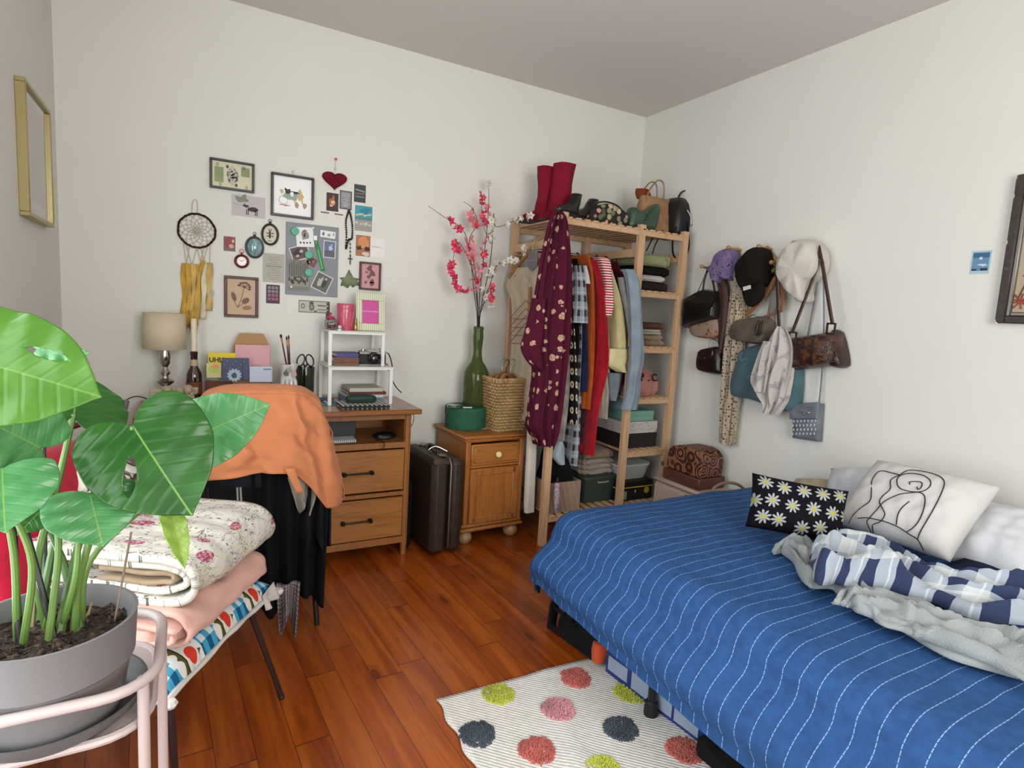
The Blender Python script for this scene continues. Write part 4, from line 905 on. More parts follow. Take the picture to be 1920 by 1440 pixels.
# hand vase with brushes
t_, M_ = put('ceramic_vase', 'white ceramic hand-shaped vase painted with roses and holding paintbrushes', 'vase', 541, 2.9, py=700); M_ = M_ @ Matrix.Diagonal((1.1, 1.1, 1.32, 1))
cer = plain('#c9c6c4', .15, coat=.6)
b = MB(M_); b.loft([((0, 0, 0), .032, .028), ((0, 0, .008), .033, .028), ((0, 0, .03), .024, .020), ((0, 0, .06), .030, .022), ((0, 0, .085), .034, .022), ((0, 0, .105), .028, .021), ((.002, 0, .125), .030, .022), ((.006, 0, .145), .036, .026)], n=24); b.f = b.f[:-1]; b.mi = b.mi[:-1]; b.uv = b.uv[:-1]; b.build('vase_body', cer, t_)
for i, x in enumerate((-.024, -.008, .008, .023)):
    MB(M_).tube(spl([(x, -.018, .095-.004*abs(i-1.5)), (x*1.1, -.028, .075), (x, -.027, .05), (x*.8, -.02, .036+.004*abs(i-1.5))], 4), [.0075, .0078, .0078, .0076, .0074, .0074, .0072, .007, .0068, .0064, .006, .0055, .0045], 8).build('finger', cer, t_)
for i, (x, y, z, c) in enumerate(((-.012, -.026, .115, '#3f4048'), (.018, -.024, .112, '#b9808a'), (.0, -.027, .128, '#7b8a6a'))):
    b = MB(M_ @ Matrix.Translation((x, y, z)) @ Matrix.Rotation(pi/2, 4, 'X'))
    for k in range(3): blob(b, 0, 0, .011-.003*k, .010-.003*k, .001*k+.0015, 14, .35, k+i)
    b.build('painted_rose', plain(c, .3), t_)
V0 = M_ @ Vector((.005, 0, .10))
for i, (px, py, tp) in enumerate(((526, 626, 'leftmost, thick-headed'), (537, 630, 'middle'), (541, 628, 'rightmost'))):
    e = onY(px, py, 2.9+.012*i); s_ = V0 + Vector((.004*i-.004, .004*i, 0)); d_ = (e-s_).normalized(); L = (e-s_).length
    o = thing('paintbrush', 'dark red handled paintbrush in the hand vase, '+tp+' of three', 'paintbrush', s_, 0, 'paintbrushes in the hand vase')
    MB().tube([s_, s_+d_*L*.35, s_+d_*L*.78], [.0018, .0038, .003], 8).build('handle', plain('#4a0f14', .3), o)
    MB().tube([s_+d_*L*.78, s_+d_*L*.91], [.0032, .0042], 8).build('ferrule', metal('#a8845a', .3), o)
    MB().tube([s_+d_*L*.91, s_+d_*L*.96, s_+d_*L], [.0042, .0058 if i == 0 else .004, .001], 8).build('bristles', plain('#2c1c18', .9), o)
# glass jar with scissors
t_, M_ = put('glass_jar', 'smoky glass jar holding black-handled scissors beside the hand vase', 'jar', 572, 2.95, py=700)
b = MB(M_); b.lathe([(0, .001), (.034, .001), (.041, .006), (.044, .165), (.043, .175)], n=28); b.build('jar_glass', plain('#56594f', .12, coat=.6) if 0 else glass('#8b9086'), t_, thick=.002)
MB(M_).lathe([(.0, .004), (.028, .004), (.030, .02), (.026, .05), (0, .055)], n=16).build('pebbles', plain('#3c3a35', .8), t_)
M_ = M_ @ Matrix.Translation((0, 0, .045)); s0 = M_ @ Vector((0, 0, .0)); sc_ = thing('scissors', 'scissors with large black loop handles standing in the glass jar', 'scissors', s0+Vector((0, 0, .05)))
b = MB(M_)
b.tube([(0, .0, .03), (-.006, 0, .10), (.004, 0, .135)], [.002, .006, .005], 6, flat=.4).tube([(.003, .003, .03), (.008, .003, .10), (-.004, .003, .135)], [.002, .006, .005], 6, flat=.4); b.build('blades', metal('#a0a0a0', .3), sc_)
for s_ in (-1, 1):
    c = Vector((s_*.021, 0, .160)); pts = [c+Vector((.017*cos(a)*1.0+s_*-.006*sin(a), 0, .028*sin(a))) for a in [2*pi*i/24 for i in range(24)]]; MB(M_).tube(pts, .0035, 8, closed=True).tube([(s_*.001, 0, .13), (s_*.012, 0, .148)], .004, 6).build('handle', plain('#141415', .35), sc_)
# white metal risers
RWm = plain('#dcdcda', .35)
def riser(label, x0, x1, y0, y1, z0, z1):
    t_ = thing('shelf_riser', label, 'shelf', ((x0+x1)/2, (y0+y1)/2, z0), 0, 'white metal shelf risers'); MB().box(((x0+x1)/2, (y0+y1)/2, z1-.004), (x1-x0, y1-y0, .008), .002).box(((x0+x1)/2, y0+.002, z1-.008), (x1-x0, .004, .016), .001).build('shelf_board', RWm, t_)
    for x in (x0+.009, x1-.009):
        b = MB(); b.box((x, y0+.008, (z0+z1)/2-.004), (.018, .014, z1-z0-.008), .002).box((x, y1-.008, (z0+z1)/2-.004), (.018, .014, z1-z0-.008), .002).box((x, (y0+y1)/2, z0+.004), (.012, y1-y0-.02, .006), .001); b.build('leg', RWm, t_)
    return t_
ly = 2.82; A, B_ = onY(616, 690, ly), onY(738, 690, ly); LZ = onY(675, 688, ly).z
riser('lower white metal shelf riser standing on the desk over notebooks', A.x, B_.x, ly, ly+.24, DT, LZ)
uy = 2.86; A2, B2 = onY(600, 624, uy), onY(723, 624, uy); UZ = onY(662, 621, uy).z
riser('upper white metal shelf riser with a pink canister and striped photo frame on top', A.x+.006, B2.x, uy, uy+.2, LZ, UZ)
# top of the upper riser
t_, M_ = put('striped_picture', 'cream and green striped photo frame with a bright pink sheet', 'picture', 692, 2.97, UZ, py=585); R0, R1 = onY(667, 548, 2.97), onY(719, 617, 2.97)
fw = R1.x-R0.x; fh = R0.z-UZ; tilt = Matrix.Rotation(pi/2-.10, 4, 'X'); t = MT('striped_card', .5); x_, y_, z_ = t.xyz(t.tc()); t.col(t.mix('#d9d8c4', '#a9b48c', (x_/.011).fr().lt(.45))); M3 = Matrix.Translation(((R0.x+R1.x)/2, 2.95, UZ+.001)) @ tilt
b = MB(M3)
iw, ih, ix, iy = fw*.56, fh*.62, .0, .0
for c, d in (((0, fh-(fh-ih)/4-.0, 0), (fw, (fh-ih)/2, .012)), ((0, (fh-ih)/4, 0), (fw, (fh-ih)/2, .012)), ((-(fw+iw)/4, fh/2, 0), ((fw-iw)/2, ih, .012)), (((fw+iw)/4, fh/2, 0), ((fw-iw)/2, ih, .012))): b.box(c, d, .0015)
b.build('frame', t.m, t_); im = MB(M3).box((0, fh/2, -.003), (iw, ih, .003)).build('image', plain('#c03f8e', .45), t_)
text('love from Ibiza', .013, M3 @ Matrix.Translation((0, fh*.52, -.0012)), plain('#e8b8d6', .5), t_, ext=.0002)
t_, M_ = put('tin_canister', 'pink embossed tin canister with a lid on the upper riser', 'canister', 648, 2.96, UZ, py=600)
ch_ = onY(648, 569, 2.96).z-UZ; cr = (onY(664, 590, 2.96).x-onY(631, 590, 2.96).x)/2; pk = plain('#bf4f66', .3, coat=.4)
b = MB(M_); b.lathe([(0, 0), (cr*.88, 0), (cr*.9, .004), (cr*.97, ch_*.5), (cr*.98, ch_*.82)], n=36)
for k in range(5): a = -pi/2+(k-2)*.25; b.tube(spl([(cr*.93*cos(a)*1, cr*.93*sin(a), .02), (cr*1.0*cos(a+(k-2)*.06), cr*1.0*sin(a+(k-2)*.06), ch_*.45), (cr*1.0*cos(a+(k-2)*.12), cr*1.0*sin(a+(k-2)*.12), ch_*.68)], 4), .0025, 5)
b.build('tin_body', pk, t_); MB(M_).lathe([(cr*1.0, ch_*.8), (cr*1.02, ch_*.83), (cr*1.02, ch_*.96), (cr*.95, ch_), (0, ch_)], n=36).build('lid', pk, t_)
t_, M_ = put('candy_jar', 'small round glass jar of colourful trinkets with a red top on the upper riser', 'jar', 620, 2.95, UZ, py=605)
MB(M_).lathe([(.0, .001), (.022, .001), (.033, .014), (.035, .03), (.03, .045), (.024, .052)], n=24).build('jar_glass', glass('#e0e6e4'), t_, thick=.0015)
rn = random.Random(5)
for i in range(16):
    a = rn.random()*6.28; r = .019*sqrt(rn.random()); MB(M_).ball((r*cos(a), r*sin(a), .012+.022*rn.random()+.006*(i > 12)), .0085, 8, (1, .8, .8)).build('trinket', plain(('#8c6a52', '#cfc4b6', '#5d4a3c', '#a33b44', '#b0a08a')[i % 5], .4), t_)
MB(M_).lathe([(.016, .05), (.02, .056), (.014, .066), (0, .07)], n=20).ball((0, 0, .078), .007, 10).build('lid', plain('#b8324e', .35), t_)
t_, M_ = put('thimble', 'tiny white patterned thimble before the pink canister', 'thimble', 637, 2.89, UZ, py=612); MB(M_).lathe([(.010, 0), (.0105, .003), (.0085, .02), (.005, .024), (0, .025)], n=16).build('thimble_body', plain('#d6d2cc', .25), t_); MB(M_).lathe([(.0108, .008), (.0104, .012)], n=16).build('band', plain('#5a5a5a', .4), t_)
t_, M_ = put('perfume_vial', 'slim gold vial between the pink canister and the striped frame', 'bottle', 667, 2.91, UZ, py=605); MB(M_).lathe([(0, 0), (.008, 0), (.009, .003), (.009, .03), (.006, .036)], n=16).build('vial_body', plain('#a8864c', .2, .6), t_); MB(M_).lathe([(.006, .036), (.0065, .055), (.005, .062), (0, .063)], n=16).build('cap', plain('#8d6c46', .3, .5), t_)
# middle level: books + camera
p = onY(640, 668, 2.93)
bookstack([('book', 'lowest brown book with gilt page edges on the lower riser', 'book', .13, .15, .014, '#6d4a28', .05, .005, 1), ('book', 'middle thick rust-brown book on the lower riser', 'book', .12, .14, .026, '#5f2c14', -.04, 0, 1), ('book', 'purple-blue paperback topmost of the pile on the lower riser', 'book', .125, .13, .018, '#3d3a7c', .03, .012, 1)], F((onY(648, 680, 2.9).x, 2.94, LZ)), 'books piled beside the camera')
cam_ = thing('film_camera', 'silver and black film camera with its strap on the lower riser', 'camera', onY(697, 680, 2.9)); pc = onY(697, 680, 2.9); Mc_ = F((pc.x-.004, 2.885, LZ+.0005), .12) @ Matrix.Scale(1.12, 4)
MB(Mc_).box((0, 0, .026), (.125, .03, .05), .006).build('body_leather', leather('#191919', .5, 400), cam_)
b = MB(Mc_).box((0, 0, .058), (.125, .032, .018), .004).box((0, -.001, .004), (.126, .031, .008), .002); b.prism([(-.028, -.016), (.028, -.016), (.02, .014), (-.02, .014)], .06, .074); b.lathe([(.011, .067), (.011, .075), (.009, .077), (0, .077)], (.042, 0, 0), 20).lathe([(.009, .067), (.009, .073), (0, .073)], (-.042, 0, 0), 20).lathe([(.004, .067), (.004, .075), (0, .075)], (.024, -.004, 0), 12)
b.build('top_plate', metal('#b9b7b2', .3), cam_)
b = MB(Mc_ @ Matrix.Translation((0, -.014, .034)) @ Matrix.Rotation(pi/2, 4, 'X')); b.lathe([(.027, 0), (.028, .006), (.026, .012), (.023, .014), (.024, .02), (.024, .032), (.022, .034), (.019, .032), (.016, .026), (.0, .024)], n=32); l_ = b.build('lens', plain('#101011', .3), cam_)
MB(Mc_ @ Matrix.Translation((0, -.014, .034)) @ Matrix.Rotation(pi/2, 4, 'X')).lathe([(.016, .0262), (.012, .029), (0, .030)], n=24).build('lens_glass', plain('#1c1726', .03, coat=1.), l_)
text('minolta', .010, Mc_ @ Matrix.Translation((0, -.0166, .068)) @ Matrix.Rotation(pi/2, 4, 'X'), plain('#222222', .5), cam_) if 0 else None
MB().tube(spl([Mc_ @ Vector(a) for a in ((.06, 0, .06), (.085, .01, .05), (.098, .0, .0), (.108, .02, -.06), (.125, .01, -.10), (.150, .0, -.128))], 5), .006, 6, flat=.3).build('strap', leather('#141210', .5), cam_)
MB().tube(spl([Mc_ @ Vector(a) for a in ((-.06, 0, .06), (-.07, .03, .02), (.02, .06, .01), (.09, .05, .0), (.102, .045, -.03))], 5), .006, 6, flat=.3).build('strap', leather('#141210', .5), cam_)
# lower level
p = onY(672, 735, 2.9); zt = bookstack([('book', 'black-edged book lowest in the pile inside the lower riser', 'book', .19, .17, .012, '#1d1d22', .02, -.005, 1), ('magazine', 'blue magazine second in the pile inside the lower riser', 'magazine', .185, .17, .012, '#5a7f9c', -.03, -.012, 0), ('book', 'white book in the middle of the pile inside the lower riser', 'book', .18, .16, .014, '#c9c6bd', .03, -.004, 1), ('book', 'dark red book in the pile inside the lower riser', 'book', .19, .165, .014, '#5f1d22', .0, .006, 1), ('magazine', 'cream magazine pile topmost inside the lower riser', 'magazine', .17, .16, .02, '#b5b3a2', .02, 0, 0)], F((onY(680, 715, 2.97).x, 2.975, DT)), 'books piled inside the lower riser')
t = MT('houndstooth', .5); x_, y_, z_ = t.xyz(t.tc()); c1 = (x_/.022).fr(); c2 = (y_/.022).fr(); dg = ((x_+y_)/.011).fr().lt(.5)
m1, m2 = c1.lt(.5), c2.lt(.5); t.col(t.mix('#d8d8d8', '#111111', m1*m2 + ((m1-m2).ab())*dg)); HT = t.m
t_ = thing('notebook', 'black and white houndstooth notebook sticking out under the lower riser', 'notebook', (onY(682, 736, 2.8).x, 2.79, DT)); M3 = F((onY(680, 736, 2.8).x, 2.785, DT+.001), -.03); wN = onY(725, 735, 2.75).x-onY(634, 735, 2.75).x
MB(M3).box((0, 0, .016), (wN, .16, .003), .001).box((0, 0, .002), (wN, .16, .003), .001).build('cover', HT, t_); MB(M3).box((0, 0, .009), (wN-.008, .15, .012)).build('pages', plain('#1a1a1c', .7), t_)
t_ = thing('glasses_case', 'dark green oval glasses case on the houndstooth notebook', 'case', (onY(678, 716, 2.8).x, 2.79, DT+.019)); b = MB(F((onY(677, 716, 2.8).x, 2.79, DT+.0195))); b.loft([((0, 0, 0), .065, .02), ((0, 0, .004), .072, .026), ((0, 0, .018), .076, .03)], n=30, power=2.6); b.build('case_base', plain('#1d352d', .45), t_); b = MB(F((onY(677, 716, 2.8).x, 2.79, DT+.0195))); b.loft([((0, 0, .019), .076, .03), ((0, 0, .03), .07, .026), ((0, 0, .037), .05, .016), ((0, 0, .039), .02, .006)], n=30, power=2.6); b.build('lid', plain('#1d352d', .45), t_)
# papers
def sheet(px, py, w_, d_, rot, c, label, name='paper_sheet', cat='paper', z=0, th=.0012, group=None, y=None):
    p = onD(px, py); M4 = F((p.x, p.y, DT+z), rot); b = MB(M4); b.grid(lambda u, v: ((u-.5)*w_, (v-.5)*d_, .0012+.003*max(0, mn.noise(Vector((u*3+px, v*3, 1))))), 10, 10)
    return tag(b.build(name, plain(c, .7), thick=th*.5) if th < .002 else MB(M4).box((0, 0, th/2), (w_, d_, th), .001).build(name, plain(c, .6)), label, cat, group)
sheet(606, 757, .12, .08, -.1, '#3f7388', 'teal blue booklet at the front of the desk under white papers', 'booklet', 'booklet', 0, .006)
sheet(596, 752, .10, .07, .15, '#27506e', 'dark blue booklet half under white papers', 'booklet', 'booklet', .0065, .006)
sheet(602, 744, .13, .10, -.25, '#c3c3cb', 'white paper sheet printed with faint lines right of the chair', z=.014)
sheet(588, 735, .12, .09, .2, '#cfcfd4', 'loose white paper sheet behind the printed one', z=.018)
Lg = 'papers and books at the desk front left'
sheet(352, 768, .13, .13, .05, '#b9b4ae', 'grey-white book lowest in the pile left of the chair', 'book', 'book', 0, .018)
sheet(350, 752, .125, .12, .0, '#96213a', 'crimson book on the pile left of the chair', 'book', 'book', .0185, .026)
sheet(374, 742, .11, .10, .1, '#5a9080', 'teal booklet topmost of the pile left of the chair', 'booklet', 'booklet', .046, .006)
sheet(395, 738, .13, .08, -.1, '#c9cbd2', 'white-blue envelope lying flat behind the orange jacket', 'envelope', 'envelope', .0)
sheet(352, 744, .06, .06, .3, '#c6bfae', 'cream folded note lying near the seated angel', 'folded_note', 'paper', .0)
# niche contents
niche = (.7, 2.86)
tag(MB(F((.60, 2.90, .587))).box((0, 0, .045), (.24, .16, .09), .003).build('storage_box', plain('#26272b', .5)), 'dark grey box inside the open desk compartment', 'box')
o = thing('spiral_notebook', 'white spiral notebook lying in the open desk compartment', 'notebook', (.60, 2.76, .587)); MB(F((.60, 2.765, .587))).box((0, 0, .008), (.2, .085, .014), .001).build('pages', plain('#c9c9cb', .6), o); b = MB(F((.60, 2.765, .587)))
for i in range(22): b.tube(arc((-.098+.0093*i, -.044, .008), .008, 0, 2*pi, 8, (0, 1, 0), (0, 0, 1)), .0012, 4, cap=False)
b.build('spiral', metal('#cfcfcf', .3), o)
tag(MB(F((.855, 2.79, .587))).loft([((0, 0, 0), .05, .03), ((0, 0, .006), .058, .035), ((0, 0, .02), .055, .03), ((0, 0, .03), .03, .015)], n=24, folds=3, amp=.004).build('pouch', leather('#131314', .3)), 'black shiny pouch in the right of the desk compartment', 'pouch')
tag(MB().tube(spl([(.80, 2.76, .588), (.815, 2.715, .592), (.822, 2.692, .588), (.824, 2.683, .575), (.815, 2.682, .56)], 5), .0018, 6).build('cable', plain('#111111', .5)), 'thin black cable hanging over the drawer edge', 'cable')
b = MB().tube(spl([(1.0-.035, 2.76, .733), (.99, 2.752, .70), (.985, 2.75, .66), (.972, 2.752, .645), (.968, 2.755, .66), (.975, 2.758, .70), (.962, 2.76, .725)], 5), .006, 6, flat=.3); tag(b.build('leather_strap', leather('#4a2c1e')), 'brown leather strap loop hanging at the right side of the desk', 'strap')
# ------------------------------------------------------------ desk chair, jacket and clothes on it
CHX, CHY, CHR = .225, 2.20, radians(-4)
Mch = F((CHX, CHY, 0), CHR); ch = thing('desk_chair', 'desk chair hidden under hanging clothes and an orange jacket', 'chair', (CHX, CHY, 0), CHR); BKM = plain('#17171a', .4)
b = MB(Mch); b.grid(lambda u, v: ((u-.5)*.42*(1-.15*v), -.0-.05*(1-(2*u-1)**2)+.02, .58+.30*v), 14, 8); b.build('backrest', fab('#24242a'), ch, thick=.025)
MB(Mch).box((0, .22, .45), (.44, .42, .05), .02).build('seat', fab('#24242a'), ch)
for x_, y_ in ((-.19, .03), (.19, .03), (-.19, .40), (.19, .40)): MB(Mch).tube([(x_*.9, y_, .45), (x_*1.08, y_*1.0-(.02 if y_ < .1 else -.02), .002)], [.013, .010], 10).build('leg', BKM, ch)
for x_ in (-.17, .17): MB(Mch).tube([(x_, .02, .44), (x_, .0, .66), (x_*.95, .0, .86)], .011, 8).build('back_post', BKM, ch)
OR = fab('#b3704a', sc=600, var=.06, bump=.2); 
jk = thing('orange_jacket', 'orange cotton jacket draped over the back of the desk chair', 'jacket', (CHX, CHY, .55))
def jacket(u, v):
    # u 0..1 around front from left (0) to right (1); v 0 top .. 1 hem
    a = pi*(1-u); wtop = .205; k = min(1, v*1.25)
    hem = .645-.012*sin(u*9)-.13*max(0, min(1, (u-.62)/.16))
    top = .918-.10*abs(2*u-1)**3.0
    z = top+(hem-top)*v**1.05
    wd = wtop+(.075*k**.8 if u > .5 else .03*k); dp_ = .05+.06*k
    fold = .020*k*abs(sin(u*11+1.2*sin(v*2.5)))**.6+.014*k*sin(u*30+v*3)*(.4+.6*u)+.022*v*mn.noise(Vector((u*6, v*2.5, 4)))-.004+.010*max(0, 1-abs((u-.35-.3*(v-.4))/.035))*(v > .25)+.012*max(0, 1-abs((u-.66-.06*v)/.03))
    crease = .010*mn.noise(Vector((u*8, v*9, 1)))
    x = wd*cos(a); x = wd*(2*u-1)*1.0 if 0 else wd*cos(a)
    y = -(dp_+fold+crease)*sin(a)**.6 - .02
    return Mch @ Vector((x+crease, y, z))
b = MB(); b.grid(jacket, 90, 50); b.build('jacket_front', OR, jk, thick=.004)
b = MB(); 
def jtop(u, v):
    p0 = jacket(u, 0); q = Mch.inverted() @ p0; y = q.y*(1-v)+(.07)*v; z = q.z+.03*sin(v*pi)-.05*v**3; return Mch @ Vector((q.x*(1-.06*v), y, z))
b.grid(jtop, 90, 10); b.build('jacket_back', OR, jk, thick=.004)
def jside(u, v): q = Mch.inverted() @ jacket(1, v); return Mch @ Vector((q.x+.012*sin(v*8+u*4)-.015*u, q.y+.0+u*.12, q.z+.02*u))
b = MB(); b.grid(jside, 10, 40); b.build('sleeve', OR, jk, thick=.004)
b = MB(); a = Mch.inverted() @ jacket(.60, .99)
b.grid(lambda u, v: Mch @ Vector((a.x+(u-.5)*.032*(1-.3*v)+.035*v, a.y-.012-.012*v, a.z+.02-.085*v)), 4, 8); b.build('belt_tab', OR, jk, thick=.004)
# dark clothes below
bgar = t_ = thing('black_garment', 'black clothes hanging in folds under the orange jacket', 'clothing', (CHX+.08, CHY-.06, .2)); b = MB()
def drape(x0, x1, y0, z0, z1, fold, ph, taper=1., w_=.03, n=40, ragged=.03):
    def fn(u, v):
        x = x0+(x1-x0)*(.5+(u-.5)*(1-(1-taper)*v)); return Mch @ Vector((x, y0+w_*sin(u*fold+ph)*(.4+.6*v)+.01*mn.noise(Vector((u*5, v*4, ph))), z0+(z1-z0)*v-ragged*v*sin(u*7+ph)))
    return fn
b.grid(drape(-.03, .235, -.05, .68, .13, 24, 0, .85), 60, 24); b.build('cloth', fab('#0a0a0d', var=.2), t_, thick=.004)
t_ = tag(MB().grid(drape(.14, .235, -.065, .60, .36, 14, 2, 1.05), 30, 20).build('charcoal_garment', fab('#15151a', var=.2), thick=.004), 'charcoal garment hanging at the right under the orange jacket', 'clothing')
t_ = tag(MB().grid(drape(.085, .20, -.085, .62, .50, 9, 1, .3, ragged=.02), 20, 12).build('grey_garment', fab('#8b8477'), thick=.003), 'pointed grey-beige cloth corner showing below the orange jacket hem', 'clothing')
t = MT('plaid_cotton', .9); u_, v_, _z = t.xyz(t.tc('UV')); t.col(t.mix(t.mix('#8f8488', '#3b3338', (u_*9).fr().lt(.35)*.8), '#2b262b', (v_*12).fr().lt(.35)*.7)); PL0 = t.m
t_ = tag(MB().grid(drape(.05, .13, -.10, .24, .08, 9, 1, .7, ragged=.05), 20, 14).build('plaid_scarf', PL0, thick=.003), 'grey plaid cloth end trailing towards the floor by the chair leg', 'scarf')
pA, pB = Mch @ Vector((-.075, -.09, .60)), Mch @ Vector((-.07, -.095, .22))
MB().tube(spl([pA, pA*.5+pB*.5+Vector((.004, 0, 0)), pB, pB+Vector((.004, 0, -.10))], 6), .0035, 6).tube(spl([pA+Vector((.01, 0, 0)), pA*.5+pB*.5+Vector((.016, 0, 0)), pB+Vector((.004, 0, 0))], 6), .0035, 6).ball(pB, .008, 8).build('drawstring', fab('#8d8a84'), bgar)
# ------------------------------------------------------------ suitcase between desk and cabinet
p0, p1 = onZ(805, 1048, 0), onZ(875, 1040, 0)
dx = (p1-p0).normalized(); rz = radians(3); W_, L_, H_ = .178, .40, .50
zt0 = onY(805+18, 902, p0.y).z
H_ = .50; M_ = F((p0.x, p0.y, 0), rz); st = thing('suitcase', 'old dark brown suitcase standing upright between the desk and the cabinet', 'suitcase', (p0.x, p0.y, 0), rz); lt = leather('#2f221a', .5, 200)
MB(M_).box((W_*.27, L_/2, H_/2+.004), (W_*.52, L_, H_-.008), .025).build('case_half', lt, st, bevel=.004); MB(M_).box((W_*.78, L_/2, H_/2+.004), (W_*.44, L_, H_-.008), .025).build('case_half', lt, st, bevel=.004)
b = MB(M_); q = [(W_*.545, .02, .03), (W_*.545, -.002, .05), (W_*.545, -.002, H_-.03), (W_*.545, .02, H_+.0), (W_*.545, L_-.02, H_+.0)]; b.tube(q, .0035, 6); b.build('metal_trim', metal('#b5aca0', .4), st)
b = MB(M_); b.box((W_*.27, .012, H_-.012), (W_*.5, .035, .03), .008); b.build('corner_guard', leather('#47382c'), st)
b = MB(M_); b.tube(spl([(W_*.5, L_*.36, H_+.0), (W_*.5, L_*.38, H_+.02), (W_*.5, L_*.5, H_+.026), (W_*.5, L_*.62, H_+.02), (W_*.5, L_*.64, H_)], 5), .007, 8); b.build('handle', leather('#1f1612'), st)
for y_ in (L_*.22, L_*.8): MB(M_).box((W_*.5, y_, H_+.003), (.05, .03, .01), .003).build('latch', metal('#8d8578', .35), st)
b = MB(M_); b.tube(spl([(W_*.35, L_*.40, H_+.002), (W_*.30, L_*.45, H_+.012), (W_*.5, L_*.42, H_+.03), (W_*.8, L_*.36, H_+.006)], 6), .003, 6); b.build('luggage_tag', metal('#cfc9c0', .35), st)
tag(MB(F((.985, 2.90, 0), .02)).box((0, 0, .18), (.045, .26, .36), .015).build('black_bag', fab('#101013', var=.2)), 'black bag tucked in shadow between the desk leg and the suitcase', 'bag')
# ------------------------------------------------------------ on the cabinet
t_, M_ = put('hat_box', 'round green hat box on the bedside cabinet', 'box', 873, 2.93, NZ, py=780)
hr = (onY(910, 775, 2.93).x-onY(838, 775, 2.93).x)/2*.98; hh = .118; M_ = F((onY(873, 775, 2.93).x, 2.93, NZ)); gr = fab('#2f5c46', sc=900, var=.06)
MB(M_).lathe([(0, 0), (hr*.98, 0), (hr*.98, hh-.03)], n=48).build('box_base', gr, t_); MB(M_).lathe([(hr, hh-.045), (hr*1.01, hh-.02), (hr, hh-.003), (hr*.98, hh), (0, hh)], n=48).build('lid', gr, t_)
MB(M_).tube(spl([(-hr*1.0, -.02, hh-.05), (-hr*1.12, -.05, .05), (-hr*.75, -hr*.78, .012), (-hr*.5, -hr*.95, .006)], 6), .0018, 5).tube(spl([(hr*1.0, -.03, hh-.05), (hr*.8, -hr*.75, .04), (hr*.1, -hr*1.08, .012), (-hr*.5, -hr*.95, .006)], 6), .0018, 5).build('cord', plain('#2a5240', .6), t_)
HBZ = NZ+hh+.0005
t_, M4 = put('glass_dish', 'small clear glass dish on the green hat box lid', 'dish', 852, 2.875, HBZ, py=752); MB(M4).lathe([(0, .001), (.034, .001), (.038, .004), (.040, .014), (.039, .016)], n=28).build('dish_bowl', glass('#dfe6e2'), t_, thick=.0015)
b = MB(F((onY(876, 757, 2.85).x, 2.85, HBZ+.004), -.2)); b.tube([(-.022, 0, 0), (.02, 0, 0)], .0035, 6).ball((.024, 0, 0), .005, 8); tag(b.build('cotton_swab', plain('#d8d4cc', .8)), 'small white stick lying on the hat box beside the glass dish', 'stick')
t_, M_ = put('demijohn_vase', 'tall green glass bottle vase of blossom branches standing on the hat box', 'vase', 891, 2.955, HBZ, py=740); s_ = .335/.335
GB = MT('bottle_glass', .04); GB.col('#8c9c62'); GB.b.inputs['Transmission Weight'].default_value = .85; GB.b.inputs['IOR'].default_value = 1.3; GB = GB.m
bt = onY(893, 612, 2.955).z-HBZ; br = (onY(912, 700, 2.955).x-onY(869, 700, 2.955).x)/2
prof = [(0, .0), (.88, .0), (.97, .02), (1, .06), (1, .33), (.96, .42), (.72, .50), (.44, .56), (.34, .64), (.33, .72), (.37, .80), (.40, .88), (.36, .93), (.36, .955), (.40, .96), (.40, .985), (.34, 1)]
b = MB(M_).lathe([(r*br, z*bt) for r, z in prof], n=36); b.f = b.f[:-1]; b.mi = b.mi[:-1]; b.uv = b.uv[:-1]; b.build('vase_glass', GB, t_, thick=.003)
VB = M_ @ Vector((0, 0, 0)); VT = M_ @ Vector((0, 0, bt))
def blossom_mesh(name, cols):
    b = MB()
    for k in range(5):
        a = 2*pi*k/5; ca, sa = cos(a), sin(a)
        def fn(u, v, ca=ca, sa=sa): r = v; w_ = .55*sin(pi*(.12+.8*v))*(u-.5)*2*.62; z = .28*v*v+.10*abs(u-.5); return (r*ca-w_*sa, r*sa+w_*ca, z)
        b.grid(fn, 4, 5)
    b.m = 1; b.ball((0, 0, .1), .16, 6, (1, 1, .6))
    for k in range(5): a = 2*pi*(k+.5)/5; b.tube([(0, 0, .1), (.3*cos(a), .3*sin(a), .35)], .03, 3)
    me = bpy.data.meshes.new(name); me.from_pydata([tuple(v) for v in b.v], [], b.f); me.polygons.foreach_set('material_index', b.mi); me.polygons.foreach_set('use_smooth', [True]*len(me.polygons))
    for c in cols: me.materials.append(plain(c, .7))
    return me
BLS = {'hot': blossom_mesh('blossom', ['#d6355e', '#e8c26a']), 'pink': blossom_mesh('blossom', ['#d9808e', '#e0b870']), 'white': blossom_mesh('blossom', ['#d5cfc4', '#b09a5a'])}
rb = random.Random(11)
def branch(label, pts, sites, side=()):
    y0 = 2.955; P3 = [VB+Vector((0, 0, .03)), VT+Vector((rb.uniform(-.006, .006), rb.uniform(-.006, .006), 0))]+[onY(px, py, y0+dy) for px, py, dy in pts]
    o = thing('blossom_branch', label, 'branch', P3[0], 0, 'artificial blossom branches in the green bottle')
    cv = spl(P3, 8); n = len(cv); b = MB(); b.tube(cv, [.0028*(1-.6*i/n) for i in range(n)], 6)
    tips = []
    for sd in side:
        q = [onY(px, py, y0+dy) for px, py, dy in sd]; b.tube(spl(q, 6), .0013, 5); 
    b.build('stem', plain('#231816', .8), o)
    for px, py, dy, r, k in sites:
        ob = bpy.data.objects.new('blossom', BLS[k]); S.collection.objects.link(ob); ob.parent = o
        ob.location = onY(px, py, y0+dy-.004)-P3[0]; ob.rotation_euler = (rb.uniform(.4, 2.0), rb.uniform(-.6, .6), rb.uniform(0, 6)); ob.scale = (r*(1.7 if k != 'white' else 1.9),)*3
